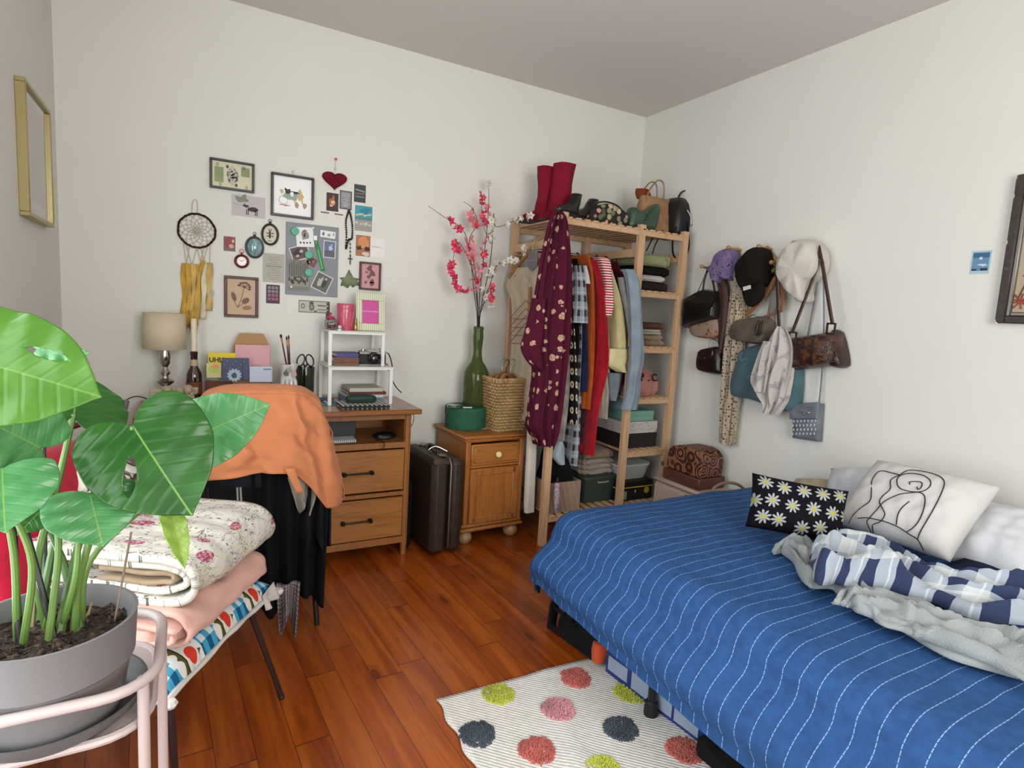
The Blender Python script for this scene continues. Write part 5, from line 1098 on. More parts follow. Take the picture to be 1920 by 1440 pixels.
def along(segs, k, rr, jit=6, cnt=None):
    out = []
    for (x0, y0, d0), (x1, y1, d1), n in segs:
        for i in range(n):
            f_ = (i+.5)/n; out.append((x0+(x1-x0)*f_+rb.uniform(-jit, jit), y0+(y1-y0)*f_+rb.uniform(-jit, jit), d0+(d1-d0)*f_+rb.uniform(-.015, .015), rb.uniform(*rr), k))
    return out
branch('blossom branch arching far left, bare-tipped, with two hot pink flowers near its end', [(888, 540, -.0), (880, 470, -.01), (868, 432, -.02), (830, 405, -.03), (803, 386, -.04)], along([((843, 412, -.03), (848, 416, -.03), 3), ((858, 425, -.03), (862, 430, -.02), 3), ((875, 445, -.02), (895, 500, 0), 8), ((868, 445, -.02), (880, 475, 0), 4)], 'hot', (.013, .017), 3)[:6]+along([((875, 445, -.02), (898, 510, 0), 12)], 'pink', (.011, .015), 6))
branch('blossom branch drooping at the left with clustered hot pink flowers', [(892, 545, .01), (884, 500, 0), (865, 460, -.02), (852, 452, -.03)], along([((852, 452, -.03), (860, 475, -.03), 9), ((849, 490, -.03), (846, 512, -.03), 6), ((848, 515, -.03), (860, 545, -.03), 8), ((862, 545, -.03), (874, 546, -.02), 4)], 'hot', (.011, .015), 4), side=[((880, 546, -.0), (862, 546, -.03), (848, 520, -.03), (849, 490, -.03), (853, 470, -.03))])
branch('tall pink blossom branch reaching the top with pale tip buds', [(899, 560, .01), (905, 500, .02), (912, 440, .02), (916, 390, .03), (917, 335, .03)], along([((903, 365, .02), (906, 385, .02), 5), ((905, 400, .02), (912, 420, .02), 5)], 'hot', (.011, .014), 4)+along([((900, 470, .02), (915, 500, .02), 5)], 'hot', (.012, .016), 6)+along([((918, 380, .03), (908, 470, .02), 9)], 'pink', (.009, .013), 6)+along([((917, 335, .03), (917, 350, .03), 4)], 'white', (.007, .009), 4), side=[((912, 440, .02), (904, 410, .02), (903, 365, .02))])
branch('blossom branch left of centre with mixed light and hot pink flowers', [(895, 560, 0), (890, 500, -.01), (880, 450, 0), (895, 420, .01), (885, 390, .01), (869, 378, .01)], along([((883, 395, .01), (890, 420, .01), 7), ((880, 440, 0), (884, 490, 0), 8), ((885, 500, 0), (893, 550, 0), 9)], 'pink', (.011, .015), 6)+along([((892, 416, .01), (896, 422, .01), 3)], 'hot', (.012, .015), 4)+along([((890, 525, -.02), (897, 530, -.02), 3), ((925, 535, -.02), (921, 565, -.02), 8)], 'hot', (.010, .014), 4), side=[((896, 580, 0), (915, 560, -.01), (926, 530, -.02))])
branch('white blossom branch stretching right over the clothes rack corner', [(905, 560, .0), (918, 500, -.02), (924, 440, -.04), (926, 400, -.05), (930, 425, -.06), (965, 414, -.10), (1000, 400, -.14)], along([((952, 418, -.09), (1000, 402, -.14), 11), ((926, 405, -.05), (922, 460, -.03), 8)], 'white', (.009, .012), 4))
branch('white blossom branch stretching right at mid height towards the wooden hanger', [(905, 575, .0), (920, 530, -.02), (930, 500, -.05), (950, 490, -.08), (968, 480, -.12), (990, 464, -.15)], along([((935, 498, -.05), (972, 482, -.12), 12), ((980, 470, -.13), (990, 462, -.15), 4), ((915, 520, 0), (930, 500, -.03), 8), ((905, 540, 0), (925, 580, 0), 12)], 'white', (.010, .013), 5))
# wicker basket with hangers
bx0, bx1 = onY(914, 745, 2.84).x, 1.635
bb = F(((onY(928, 790, 2.8).x+1.635)/2, 2.85, NZ+.0005), .06); bwid = 1.635-onY(935, 795, 2.8).x
t = MT('woven_rush', .75); t.col(t.ramp(t.noise(t.tc(), 90, 4)*.6+t.noise(t.tc(), 12, 2)*.4, [(.3, '#84683f'), (.55, '#ab8c5e'), (.75, '#c4a878')])); t.bump(t.noise(t.tc(), 300, 3), .4, .003); RSH = t.m
t_ = thing('wicker_basket', 'square woven straw basket on the bedside cabinet full of spare hangers', 'basket', bb @ Vector((0, 0, 0))); b = MB(bb); nr, ns = 17, 52; hB = .285
def bring(h, off):
    k = .80+.20*min(1, h/hB); pts = []
    for i in range(ns*2):
        a = 2*pi*i/(ns*2); c_, s_ = cos(a), sin(a); x = .118*k*math.copysign(abs(c_)**.45, c_); y = .118*k*math.copysign(abs(s_)**.45, s_); o_ = 1+.028*sin(ns*a/2+off); pts.append((x*o_, y*o_, h+.002*sin(a*3)))
    return pts
for i in range(nr): h = .006+hB*i/nr; b.tube(bring(h, pi*(i % 2)), .0082, 6, closed=True, updir=(0, 0, 1))
b.tube(bring(hB, 0), .0105, 7, closed=True, updir=(0, 0, 1)); b.box((0, 0, .006), (.17, .17, .008), .003); b.build('woven_side', RSH, t_)
HW = wood('#80542e', '#9a6c40', 'x', rough=.45)
def hook(b, M_, s_=1., z=0): b.tube(spl([M_ @ Vector(p) for p in ((0, 0, z), (0, 0, z+.03*s_), (.012*s_, 0, z+.045*s_), (.024*s_, 0, z+.06*s_), (.012*s_, 0, z+.08*s_), (-.008*s_, 0, z+.072*s_), (-.014*s_, 0, z+.06*s_))], 5), .002, 6)
for i, (dx_, dy_, rr_, hk, lb) in enumerate(((-.02, -.03, .3, '#17130f', 'black-hooked wooden hanger standing in the basket'), (.03, .0, -.2, '#b8b4ac', 'wooden hanger with a bright hook at the middle of the basket'), (.0, .04, .1, '#c0bcb4', 'wooden hanger with a bright hook at the rear of the basket'))):
    Mh = bb @ Matrix.Translation((dx_, dy_, .02)) @ Matrix.Rotation(rr_, 4, 'Z') @ Matrix.Rotation(pi/2-.25, 4, 'Y') @ Matrix.Translation((-.21, 0, 0))
    Mh = bb @ Matrix.Translation((dx_, dy_, .30)) @ Matrix.Rotation(rr_, 4, 'Z')
    o = thing('clothes_hanger', lb, 'hanger', Mh @ Vector((0, 0, -.1)), 0, 'hangers standing in the basket'); MB(Mh).tube(spl([(-.08, 0, -.10), (-.04, 0, -.02), (0, 0, .008), (.04, 0, -.02), (.08, 0, -.10)], 5), .008, 6, flat=1.5, updir=(0, 1, 0)).build('hanger_body', HW, o); b = MB(); hook(b, Mh, 1., .01); b.build('hook', metal(hk, .3), o)
p = onZ(902, 802, NZ); b = MB(F((p.x, p.y, NZ+.0005), .35)); b.box((0, 0, .001), (.105, .075, .0015)); b.m = 1; b.box((0, 0, .0021), (.08, .052, .0006)); tag(b.build('photo_card', [plain('#d9d2c8', .6), plain('#9a6e58', .5)]), 'white-edged brown card lying at the front of the cabinet top', 'card')
# ------------------------------------------------------------ soft goods helpers
def rows3(rows, plane, val, depth, n=40, folds=9, amp=.008, ph=0., uvs=(1, 1), smoothn=4, power=2., prof=None, tw=.15):
    """hanging cloth: rows of (py, px left, px right) measured on a plane, lofted as a folded hollow cloth"""
    on = onY if plane == 'y' else onX; K = []
    for r in rows:
        a, b_ = on(r[1], r[0], val), on(r[2], r[0], val); z = (a.z+b_.z)/2
        K.append(Vector((a.x if plane == 'y' else a.y, b_.x if plane == 'y' else b_.y, z)))
    K = spl(K, smoothn) if len(K) > 2 else K; rings = []
    for i, k in enumerate(K):
        c = (k.x+k.y)/2; hw = max(.003, abs(k.y-k.x)/2); t_ = i/(len(K)-1); d = depth*(prof(t_) if prof else 1)
        if plane == 'y': rings.append(((c, val+d/2, k.z), hw, d/2, 0, min(1, hw/.03)))
        else: rings.append(((val+d/2, c, k.z), hw, d/2, pi/2, min(1, hw/.03)))
    return MB().loft(rings, n=n, folds=folds, amp=amp, ph=ph, uvs=uvs, power=power, tw=tw)
def softbox(M_, w_, d_, h_, ph=0., amp=.004, layers=1):
    b = MB(M_)
    for k in range(layers):
        z0 = h_*k/layers; hh_ = h_/layers; e = min(.012, hh_*.35); s_ = 1-.03*((k*7) % 3)
        b.loft([((0, 0, z0+.0005), w_/2*s_-e, d_/2*s_-e), ((0, 0, z0+e), w_/2*s_, d_/2*s_), ((0, 0, z0+hh_/2), w_/2*s_, d_/2*s_), ((0, 0, z0+hh_-e), w_/2*s_, d_/2*s_), ((0, 0, z0+hh_), w_/2*s_-e*1.4, d_/2*s_-e*1.4)], n=64, folds=11, amp=amp, ph=ph+k, power=7, tw=.5)
    return b
def puff(b, pts, w0, w1, n=None):
    """outline (u, v) blown up from w0 to w1"""
    n = len(pts); cu = sum(p[0] for p in pts)/n; cv = sum(p[1] for p in pts)/n; d = w1-w0; lv = [(.97, 0), (1, .2), (1, .45), (.96, .72), (.86, .9), (.6, 1.0)]; vs = []
    for s_, f_ in lv: vs += [(cu+(p[0]-cu)*s_, cv+(p[1]-cv)*s_, w0+d*f_) for p in pts]
    vs.append((cu, cv, w1)); fs = [tuple(range(n))[::-1]]
    for i in range(len(lv)-1): fs += [(i*n+j, i*n+(j+1) % n, (i+1)*n+(j+1) % n, (i+1)*n+j) for j in range(n)]
    k = len(vs)-1; fs += [((len(lv)-1)*n+j, (len(lv)-1)*n+(j+1) % n, k) for j in range(n)]
    return b.add(vs, fs)
def smo(pts, n=4):
    p = [Vector((a, b_, 0)) for a, b_ in pts]; k = len(p); out = []
    for i in range(k):
        a, b_, c, d = p[i-1], p[i], p[(i+1) % k], p[(i+2) % k]
        for q in range(n):
            t_ = q/n; out.append(.5*((2*b_)+(c-a)*t_+(2*a-5*b_+4*c-d)*t_*t_+(3*b_-a-3*c+d)*t_**3))
    return [(v.x, v.y) for v in out]
# fabrics with prints
def uvmat(name, rough=.9):
    t = MT(name, rough, spec=.2); u, v, _ = t.xyz(t.tc('UV')); return t, u, v
t, u, v = uvmat('burgundy_print'); vc = t.vec(u*1.0, v*1.0); cell = t.vor(vc, 23, .7); ncol = t.nt.nodes.new('ShaderNodeTexVoronoi'); ncol.inputs['Scale'].default_value = 23; ncol.inputs['Randomness'].default_value = .7; t.nt.links.new(vc, ncol.inputs[0]); r_ = t.xyz(ncol.outputs['Color'])[0]
spot = (cell + t.noise(vc, 75, 1)*.3).lt(r_*.26+.30)*(r_.gt(.2)); inner = t.noise(vc, 120, 2).gt(.56)
t.col(t.mix('#4a0f26', t.mix('#c0a184', '#8a4a48', inner*.8), spot*.9)); t.bump(t.noise(t.tc(), 300, 2), .15, .002); BURG = t.m
t, u, v = uvmat('circle_print'); fu, fv = (u*14).fr()-.5, (v*14).fr()-.5; rr = (fu*fu+fv*fv).sq(); t.col(t.mix('#191418', t.mix('#d3c9a8', '#8c6a34', rr.lt(.10)), rr.lt(.27)*(rr.gt(.06)))); CIRC = t.m
def plaid(name, c0, c1, c2, s_, rough=.9, lines=None):
    t, u, v = uvmat(name, rough); a = (u*s_).fr().lt(.45); b_ = (v*s_).fr().lt(.45); c = t.mix(t.mix(c0, c1, (a+b_)*.5), c2, a*b_)
    la = (u*s_+.2).fr().lt(.06).mx((v*s_+.2).fr().lt(.06)); c = t.mix(c, lines or c0, la*.6); t.col(c); t.bump(t.noise(t.tc(), 250, 3), .25, .004); t.b.inputs['Sheen Weight'].default_value = .1; return t.m
PLG = plaid('grey_plaid', '#9aa0a8', '#5c616a', '#2b2e35', 13, lines='#c5c8cc'); PLB = plaid('blue_white_plaid', '#b9bec0', '#6d7f9a', '#2a3654', 6.5, lines='#c9cfd6')
t, u, v = uvmat('red_white_stripe'); t.col(t.mix('#d9d3cf', '#a51626', (v*70).fr().lt(.5))); STR = t.m
# ------------------------------------------------------------ hanging clothes on the rail
GG = 'clothes hanging on the rack rail'
hgx = []
def hanger_on_rod(x, metalc='#1a1716', label=None):
    o = thing('clothes_hanger', label, 'hanger', (x, RY, ROD-.09), 0, 'hangers on the rack rail'); b = MB(Matrix.Translation((x, RY, ROD-.062)) @ Matrix.Rotation(pi/2, 4, 'Z')); b.tube(spl([(0, 0, -.02), (0, 0, .02), (.018, 0, .036), (.018, 0, .06), (0, 0, .076), (-.016, 0, .068), (-.019, 0, .055)], 5), .0024, 6); b.build('hook', metal(metalc, .35), o)
    b = MB(); b.tube([(x, RY-.17, ROD-.15), (x, RY-.02, ROD-.085), (x, RY+.02, ROD-.085), (x, RY+.17, ROD-.15)], .006, 6); b.build('shoulder_bar', plain(metalc, .4), o)
HL = [('#1a1716', 'leftmost on the rail, above the black tee'), ('#bdb8ae', 'above the plaid shirt'), ('#17130f', 'above the orange dress'), ('#bdb8ae', 'above the striped red tee'), ('#17130f', 'above the pale yellow blouse'), ('#17130f', 'above the maroon top'), ('#17130f', 'rightmost on the rail, above the light blue shirt')]
def garment(name, label, cat, rows, yf, mat, depth=.34, folds=7, amp=.006, hw=.018, uvs=(.5, 1), ph=0., ztop=None, group=GG, thick=None):
    """a garment seen edge-on: rows (py, px of its front edge, half width)"""
    rings = []; P = [(onY(r[1], r[0], yf), r[2] if len(r) > 2 else hw) for r in rows]
    x0 = P[0][0].x; zt = ztop or (ROD-.08)
    rings.append(((x0, RY, zt), .010, .03)); rings.append(((x0, RY, zt-.02), .016, .09))
    K = spl([Vector((p.x, h, p.z)) for p, h in P], 4)
    for k in K: rings.append(((k.x, yf+depth/2, k.z), k.y, depth/2))
    return tag(MB().loft(rings, n=44, folds=folds, amp=amp, ph=ph, uvs=uvs, tw=.35, power=2.5).build(name, mat), label, cat, group)
for i, (px_, k) in enumerate(((1083, 0), (1096, 1), (1113, 2), (1127, 3), (1150, 4), (1168, 5), (1186, 6))): hanger_on_rod(onY(px_, 480, 2.64).x, HL[k][0], ('dark-hooked hanger ' if HL[k][0] < '#2' else 'bright-hooked hanger ')+HL[k][1])
garment('floral_dress', 'pale grey floral dress hanging low behind the burgundy robe', 'dress', [(520, 1066), (620, 1066, .02), (720, 1064, .03), (790, 1058, .04), (826, 1056, .04)], 2.60, fab('#9b958f', sc=60, var=.3), .30, amp=.008)
garment('circle_print_dress', 'black dress with cream and gold circles hanging beside the burgundy robe', 'dress', [(495, 1072), (600, 1076, .014), (700, 1080, .018), (796, 1080, .022)], 2.565, CIRC, .30, amp=.004, uvs=(.6, 1))
garment('black_tee', 'black tee between the circle dress and the plaid shirt', 'shirt', [(485, 1082), (520, 1088), (620, 1088), (700, 1088)], 2.60, fab('#131316'), .34)
garment('plaid_shirt', 'long grey plaid flannel shirt with its tail hanging below the circle dress', 'shirt', [(500, 1088), (640, 1092), (780, 1086, .02), (850, 1082, .028), (874, 1080, .028)], 2.59, PLG, .26, uvs=(.6, 1))
b = rows3([(498, 1080, 1098), (530, 1081, 1103), (570, 1080, 1107), (592, 1078, 1108), (606, 1078, 1108)], 'y', 2.545, .07, folds=5, amp=.004, uvs=(.6, 1)); tag(b.build('plaid_sleeve_shirt', PLG), 'grey plaid short sleeve with a turned cuff poking out beside the burgundy robe', 'shirt', GG)
garment('denim_jacket', 'dark navy denim jacket hanging under the plaid short sleeve', 'jacket', [(500, 1096), (600, 1099, .02), (680, 1100, .026), (735, 1098, .024)], 2.57, fab('#1c2340', var=.25), .30)
b = rows3([(498, 1096, 1102), (515, 1097, 1108), (532, 1098, 1111)], 'y', 2.55, .05, folds=3, amp=.003); tag(b.build('white_tee', fab('#c4c1bb')), 'white tee with its short sleeve showing above the orange dress', 'shirt', GG)
garment('orange_dress', 'rust orange dress hanging beside the long red cardigan', 'dress', [(478, 1104), (520, 1112), (620, 1113, .018), (700, 1110, .022), (768, 1106, .03)], 2.575, fab('#a84f17', var=.15), .32, amp=.007, ph=1)
garment('red_cardigan', 'long bright red knitted cardigan reaching lowest on the rail', 'cardigan', [(487, 1116), (540, 1131), (620, 1138, .024), (690, 1136, .03), (760, 1122, .026), (855, 1112, .026)], 2.56, fab('#a30f22', sc=180, var=.15, bump=.5), .30, amp=.009, folds=9, ph=2)
garment('purple_plaid_shirt', 'dark purple and red plaid shirt low between the orange and red garments', 'shirt', [(600, 1106), (760, 1102, .018), (832, 1098, .022)], 2.62, plaid('purple_plaid', '#5a2a3a', '#3a1c30', '#7a2a2a', 14), .28)
b = rows3([(482, 1120, 1142), (492, 1128, 1150), (530, 1138, 1153), (570, 1136, 1158), (594, 1138, 1150)], 'y', 2.548, .10, folds=5, amp=.005, uvs=(.4, 1)); tag(b.build('striped_tee', STR), 'red and white striped tee with its sleeve puffed out over the red cardigan', 'shirt', GG)
garment('yellow_blouse', 'pale yellow blouse with a wide turned cuff', 'blouse', [(505, 1146), (560, 1160, .03), (620, 1170, .04), (665, 1172, .045)], 2.58, fab('#c6b988', var=.08), .26, amp=.006, folds=6)
b = rows3([(655, 1150, 1185), (672, 1146, 1188), (686, 1146, 1184), (699, 1166, 1182)], 'y', 2.54, .08, folds=4, amp=.005); tag(b.build('blouse_cuff', fab('#cbbf90', var=.08)), 'turned-up pale yellow cuff at the bottom of the yellow blouse', 'blouse', GG)
garment('white_trousers', 'off-white trousers hanging under the red cardigan', 'trousers', [(640, 1140), (700, 1140, .03), (745, 1140, .03), (786, 1138, .02)], 2.63, fab('#b9b2a4'), .22, ph=3)
garment('maroon_top', 'dark maroon top hanging between the yellow blouse and the grey shirt', 'shirt', [(490, 1158), (540, 1170), (640, 1172, .02), (722, 1168, .03)], 2.62, fab('#4a0f18', var=.25), .30)
b = rows3([(520, 1166, 1172), (560, 1172, 1178), (600, 1180, 1188), (640, 1184, 1192), (653, 1186, 1190)], 'y', 2.57, .05, folds=3, amp=.003); tag(b.build('grey_sleeve_shirt', fab('#a9a8a4')), 'light grey shirt with one long thin sleeve beside the yellow blouse', 'shirt', GG)
lb = garment('shirt_body', 'x', 'x', [(505, 1166), (530, 1176, .016), (600, 1180, .02), (670, 1180, .02), (740, 1176, .018), (769, 1172, .018)], 2.62, fab('#7f8c98', var=.1), .26, amp=.005, ph=1)
for k_ in ('label', 'category', 'group'): del lb[k_]
lbt = thing('light_blue_shirt', 'long light blue-grey shirt at the right end of the rail, sleeve over the post', 'shirt', lb.location, 0, GG); lb.parent = lbt; lb.location = (0, 0, 0)
rows3([(505, 1178, 1194), (530, 1184, 1205), (600, 1189, 1209), (670, 1189, 1212), (700, 1187, 1206), (740, 1182, 1204), (769, 1174, 1199)], 'y', 2.455, .07, folds=5, amp=.004, ph=2).build('sleeve', fab('#7f8c98', var=.1), lbt)
garment('brown_beaded_top', 'dark brown beaded top just left of the light blue shirt', 'shirt', [(505, 1172), (560, 1180, .014), (620, 1184, .016), (660, 1184, .014)], 2.60, fab('#3a2220', sc=80, var=.4, bump=.8), .28)
b = rows3([(650, 1178, 1200), (690, 1180, 1202), (738, 1182, 1200)], 'y', 2.545, .04, folds=4, amp=.003); tag(b.build('grey_jeans', fab('#4c535c', var=.15)), 'charcoal grey jeans leg hanging in front of the light blue shirt', 'trousers', GG)
b = rows3([(700, 1145, 1172), (725, 1147, 1168), (752, 1150, 1158)], 'y', 2.60, .05, folds=4, amp=.004); tag(b.build('blue_grey_top', fab('#77828c')), 'blue-grey garment end hanging beside the off-white trousers', 'shirt', GG)
# burgundy robe on the front post
rb_ = thing('burgundy_robe', 'long burgundy robe with cream motifs hanging from the front corner of the rack', 'robe', (onY(1050, 800, 2.47).x, 2.47, onY(1035, 835, 2.47).z))
rows3([(396, 1046, 1057), (410, 1042, 1064), (440, 1034, 1070), (500, 1023, 1077), (560, 1013, 1079), (620, 1003, 1079), (660, 1004, 1076), (700, 1010, 1070), (760, 1003, 1063), (795, 999, 1058), (812, 1004, 1054), (826, 1012, 1048), (838, 1016, 1042)], 'y', 2.452, .10, n=90, folds=9, amp=.012, uvs=(.75, 1), tw=.05, prof=lambda t_: .45+.55*min(1, t_*2)).build('robe_body', BURG, rb_)
rows3([(560, 1006, 1030), (620, 992, 1030), (650, 985, 1028), (670, 991, 1028), (688, 1004, 1026), (696, 1014, 1022)], 'y', 2.447, .07, n=48, folds=4, amp=.006, uvs=(.35, 1)).build('sleeve', BURG, rb_)
# cream dress and hangers on the left side frame
XS = 1.628
def onS(px, py, off=0.): return onX(px, py, XS-off)
def side_pts(*pp, off=0.): return [onS(a, b_, off) for a, b_ in pp]
o = thing('clothes_hanger', 'large wooden hanger carrying a cream dress on the left side of the rack', 'hanger', onS(985, 520)); HWy = wood('#80542e', '#9a6c40', 'y', rough=.45)
MB().tube(side_pts((955, 519), (972, 496), (992, 472)), .009, 6, flat=1.6).tube(side_pts((992, 472), (1008, 490), (1024, 510)), .009, 6, flat=1.6).tube(side_pts((958, 518), (1022, 509)), .006, 6).build('hanger_body', HWy, o); MB().tube(spl(side_pts((992, 473), (996, 462), (1003, 458), (1002, 449), (996, 447)), 4), .002, 6).build('hook', metal('#c9c4ba'), o)
o = tag(rows3([(500, 968, 1018), (515, 955, 1022), (535, 944, 1024), (560, 955, 1022), (600, 957, 1020), (660, 955, 1020), (720, 950, 1020), (790, 948, 1022)], 'x', XS-.012, .03, n=60, folds=13, amp=.006).build('cream_dress', fab('#b5a690', var=.06)), 'cream crinkled dress hanging on the left side of the rack', 'dress')
o = thing('clip_hanger', 'upright wooden clip hanger over the cream dress', 'hanger', onS(993, 615, .03)); MB().tube(side_pts((993, 538), (991, 612), off=.034), .010, 8, flat=.7).build('hanger_body', HWy, o); MB().tube(spl(side_pts((993, 540), (993, 528), (988, 520), (986, 512), off=.034), 4), .0018, 6).build('hook', metal('#b9b4aa'), o)
for i, (ya, yb, wd) in enumerate(((596, 563, 0), (612, 578, 0), (627, 592, 1), (642, 605, 1))):
    o = thing('clothes_hanger', ('topmost', 'second', 'third', 'lowest')[i]+' of the thin rose-brown hangers cascading over the cream dress', 'hanger', onS(985, ya, .045+.008*i), 0, 'thin hangers cascading over the cream dress'); b = MB(); b.tube(spl(side_pts((958, ya-2), (957, ya+1), (975, ya+2), (1004, ya+0), off=.045+.008*i), 3), .0028, 6).tube(side_pts((958, ya-2), (986, yb), (1006, ya-8), off=.045+.008*i), .0024, 6); b.build('hanger_body', plain('#8a5c4a', .5), o)
M5 = Matrix.Translation(onS(999, 488, .02)) @ Matrix.Rotation(-pi/2, 4, 'Y'); o = thing('round_mirror', 'round grey disc hanging inside the wooden hanger triangle', 'mirror', onS(999, 503, .02)); MB(M5).lathe([(0, 0), (.052, 0), (.055, .003), (.052, .005), (.046, .0045), (0, .0045)], n=32).build('disc', plain('#77777a', .25, .3), o); MB(M5).tube([(.0, -.052, .005), (0, .052, .005)], .001, 5).tube([(.05, 0, .004), (.085, .004, .006)], .0012, 5).build('cord', plain('#b8b2a8', .6), o)
tag(rows3([(780, 994, 1008), (830, 992, 1009), (900, 988, 1006), (945, 986, 1004), (962, 986, 1003)], 'y', 2.63, .035, folds=3, amp=.002, n=24, power=3).build('white_cloth_tube', fab('#c8c3b6', var=.04)), 'long white cloth hanging between the cabinet and the rack post', 'cloth')
# ------------------------------------------------------------ on top of the rack
TZ = ZT+.0005
RBM = fab('#7a1326', sc=300, var=.12, bump=.3)
def boot(lb, y, rows, toe):
    o = thing('red_boot', lb, 'boot', (onY(rows[-1][1], rows[-1][0], y).x, y, TZ), 0, 'tall red boots on the rack top'); K = []
    for py, a, c in rows: p, q = onY(a, py, y), onY(c, py, y); K.append(((p.x+q.x)/2, (q.x-p.x)/2, (p.z+q.z)/2))
    K = [k for k in K if k[2] > TZ+.05]; rings = [((K[0][0], y, K[0][2]), K[0][1]*.96, K[0][1]*.90)]+[((k[0], y, k[2]), k[1], k[1]*.92) for k in K[1:]]; last = K[-1]; rings.append(((last[0]-.0, y+.0, TZ+.055), last[1]*1.02, last[1]*1.05)); rings.append(((last[0]-.0, y, TZ+.012), last[1]*1.0, last[1]*1.1))
    b = MB(); b.loft(rings, n=28, folds=5, amp=.003, tw=1.3); b.build('shaft', RBM, o)
    b = MB(Matrix.Translation((last[0], y, TZ)) @ Matrix.Rotation(toe, 4, 'Z')); b.loft([((.05, 0, .012), .085, .036), ((.05, 0, .03), .085, .036), ((.035, 0, .05), .06, .032), ((.01, 0, .07), .034, .030)], n=28); b.build('foot', RBM, o)
    MB(Matrix.Translation((last[0], y, TZ)) @ Matrix.Rotation(toe, 4, 'Z')).loft([((.05, 0, 0), .088, .038), ((.05, 0, .011), .088, .038)], n=28).build('sole', plain('#1c1412', .6), o)
boot('tall red boot standing left on top of the rack', 2.86, [(314, 1009, 1039), (330, 1010, 1038), (350, 1011, 1036), (370, 1009, 1033), (388, 1005, 1031)], radians(150))
boot('tall red boot standing right of its pair on top of the rack', 2.78, [(309, 1040, 1078), (325, 1038, 1074), (345, 1036, 1070), (365, 1033, 1068), (380, 1031, 1067)], radians(185))
SHM = leather('#0d0d0d', .4)
for i, (px_, y_, rt, lb) in enumerate(((1060, 2.63, radians(205), 'black chunky shoe at the left, in front of the red boots'), (1092, 2.68, radians(200), 'black chunky shoe at the right, beside the floral bag'))):
    p = onY(px_, 395, y_); M_ = F((p.x+.035, y_, TZ), rt); o = thing('black_shoe', lb, 'shoe', M_ @ Vector((0, 0, 0)), 0, 'black shoes on the rack top')
    MB(M_).loft([((.03, 0, 0), .115, .038), ((.03, 0, .022), .115, .04), ((.03, 0, .024), .110, .038)], n=30).build('sole', plain('#0c0c0c', .6), o)
    b = MB(M_); b.loft([((.035, 0, .024), .108, .037), ((.035, 0, .045), .10, .036), ((.01, 0, .065), .07, .033), ((-.02, 0, .085), .045, .03), ((-.035, 0, .115), .038, .028), ((-.05, 0, .14), .03, .026)], n=30, cap=False); b.build('upper', SHM, o, thick=.003)
def dY(o, y): return (o.x, y)
t = MT('rose_print', .8); o_ = t.tc(); vd = t.vor(o_, 34, .8); vn = t.nt.nodes.new('ShaderNodeTexVoronoi'); vn.inputs['Scale'].default_value = 34; vn.inputs['Randomness'].default_value = .8; t.nt.links.new(o_, vn.inputs[0]); cr_ = t.xyz(vn.outputs['Color'])[1]
t.col(t.mix('#15100f', t.ramp(cr_, [(0, '#b85f6c'), (.35, '#c9ab8c'), (.6, '#5a6a44'), (.8, '#15100f')]), (vd+t.noise(o_, 90, 2)*.2).lt(.62))); ROSE = t.m
p = onY(1147, 400, 2.60); o = thing('floral_bag', 'black half-round bag covered in roses lying on top of the rack', 'bag', (p.x, 2.62, TZ)); b = MB(Matrix.Translation((p.x, 2.60, TZ+.002)) @ Matrix.Rotation(pi/2, 4, 'X') @ Matrix.Translation((0, 0, -.06))); hwf = (onY(1185, 400, 2.6).x-onY(1109, 400, 2.6).x)/2
puff(b, smo([(-hwf, .01), (-hwf*.97, .045), (-hwf*.8, .08), (-hwf*.35, .11), (hwf*.2, .112), (hwf*.75, .09), (hwf, .055), (hwf*1.0, .01), (0, .0)]), 0, .06); b.build('bag_body', ROSE, o); MB(b.M).tube(spl([(-hwf*.95, .05, .02), (-hwf*.6, .105, .01), (0, .13, .0), (hwf*.6, .115, .01), (hwf*.95, .06, .02)], 5), .005, 6).build('handle', leather('#1a1413'), o)
p = onY(1210, 410, 2.62); o = thing('green_bag', 'slouchy dark green leather bag on top of the rack', 'bag', (p.x, 2.62, TZ)); b = MB(Matrix.Translation((p.x, 2.60, TZ+.002)) @ Matrix.Rotation(pi/2, 4, 'X') @ Matrix.Translation((0, 0, -.06)))
sz = (onY(1236, 400, 2.6).x-onY(1181, 400, 2.6).x)/2; puff(b, smo([(-sz, .0), (-sz*1.1, .06), (-sz*.9, .12), (-.02, .085), (.02, .12), (sz*.8, .165), (sz, .12), (sz*.8, .02), (sz*.4, -.0)]), 0, .06); b.build('bag_body', leather('#2f4a38', .3), o); MB(b.M).tube(spl([(-sz*.2, .05, .06), (sz*.1, .10, .066), (sz*.7, .135, .05), (sz*.95, .15, .03)], 5), .004, 6).build('strap', leather('#2a4030'), o)
p = onY(1228, 410, 2.74); sz = (onY(1262, 400, 2.74).x-onY(1196, 400, 2.74).x)/2; o = thing('tan_tote', 'tan leather tote with tall looped handles standing on the rack top', 'bag', (p.x, 2.74, TZ)); TN = leather('#9a7350', .5, 300)
M_ = F((p.x, 2.74, TZ)); b = MB(M_); b.loft([((0, 0, .001), sz*.95, .06), ((0, 0, .02), sz*.98, .065), ((0, 0, .12), sz, .055), ((.01, 0, .21), sz*.98, .03), ((.012, 0, .225), sz*.95, .02)], n=32, power=4); b.build('tote_body', TN, o)
for y_ in (-.03, .03): MB(M_).tube(spl([(-sz*.75, y_, .19), (-sz*.65, y_, .25), (-sz*.25, y_, .315), (sz*.1, y_, .31), (sz*.2, y_, .25), (sz*.15, y_, .2)], 6), .0042, 6).build('handle', leather('#8a6a48'), o)
MB(M_).box((sz*.92, -.02, .11), (.02, .09, .2), .006).build('side_gusset', leather('#6a2f1a'), o)
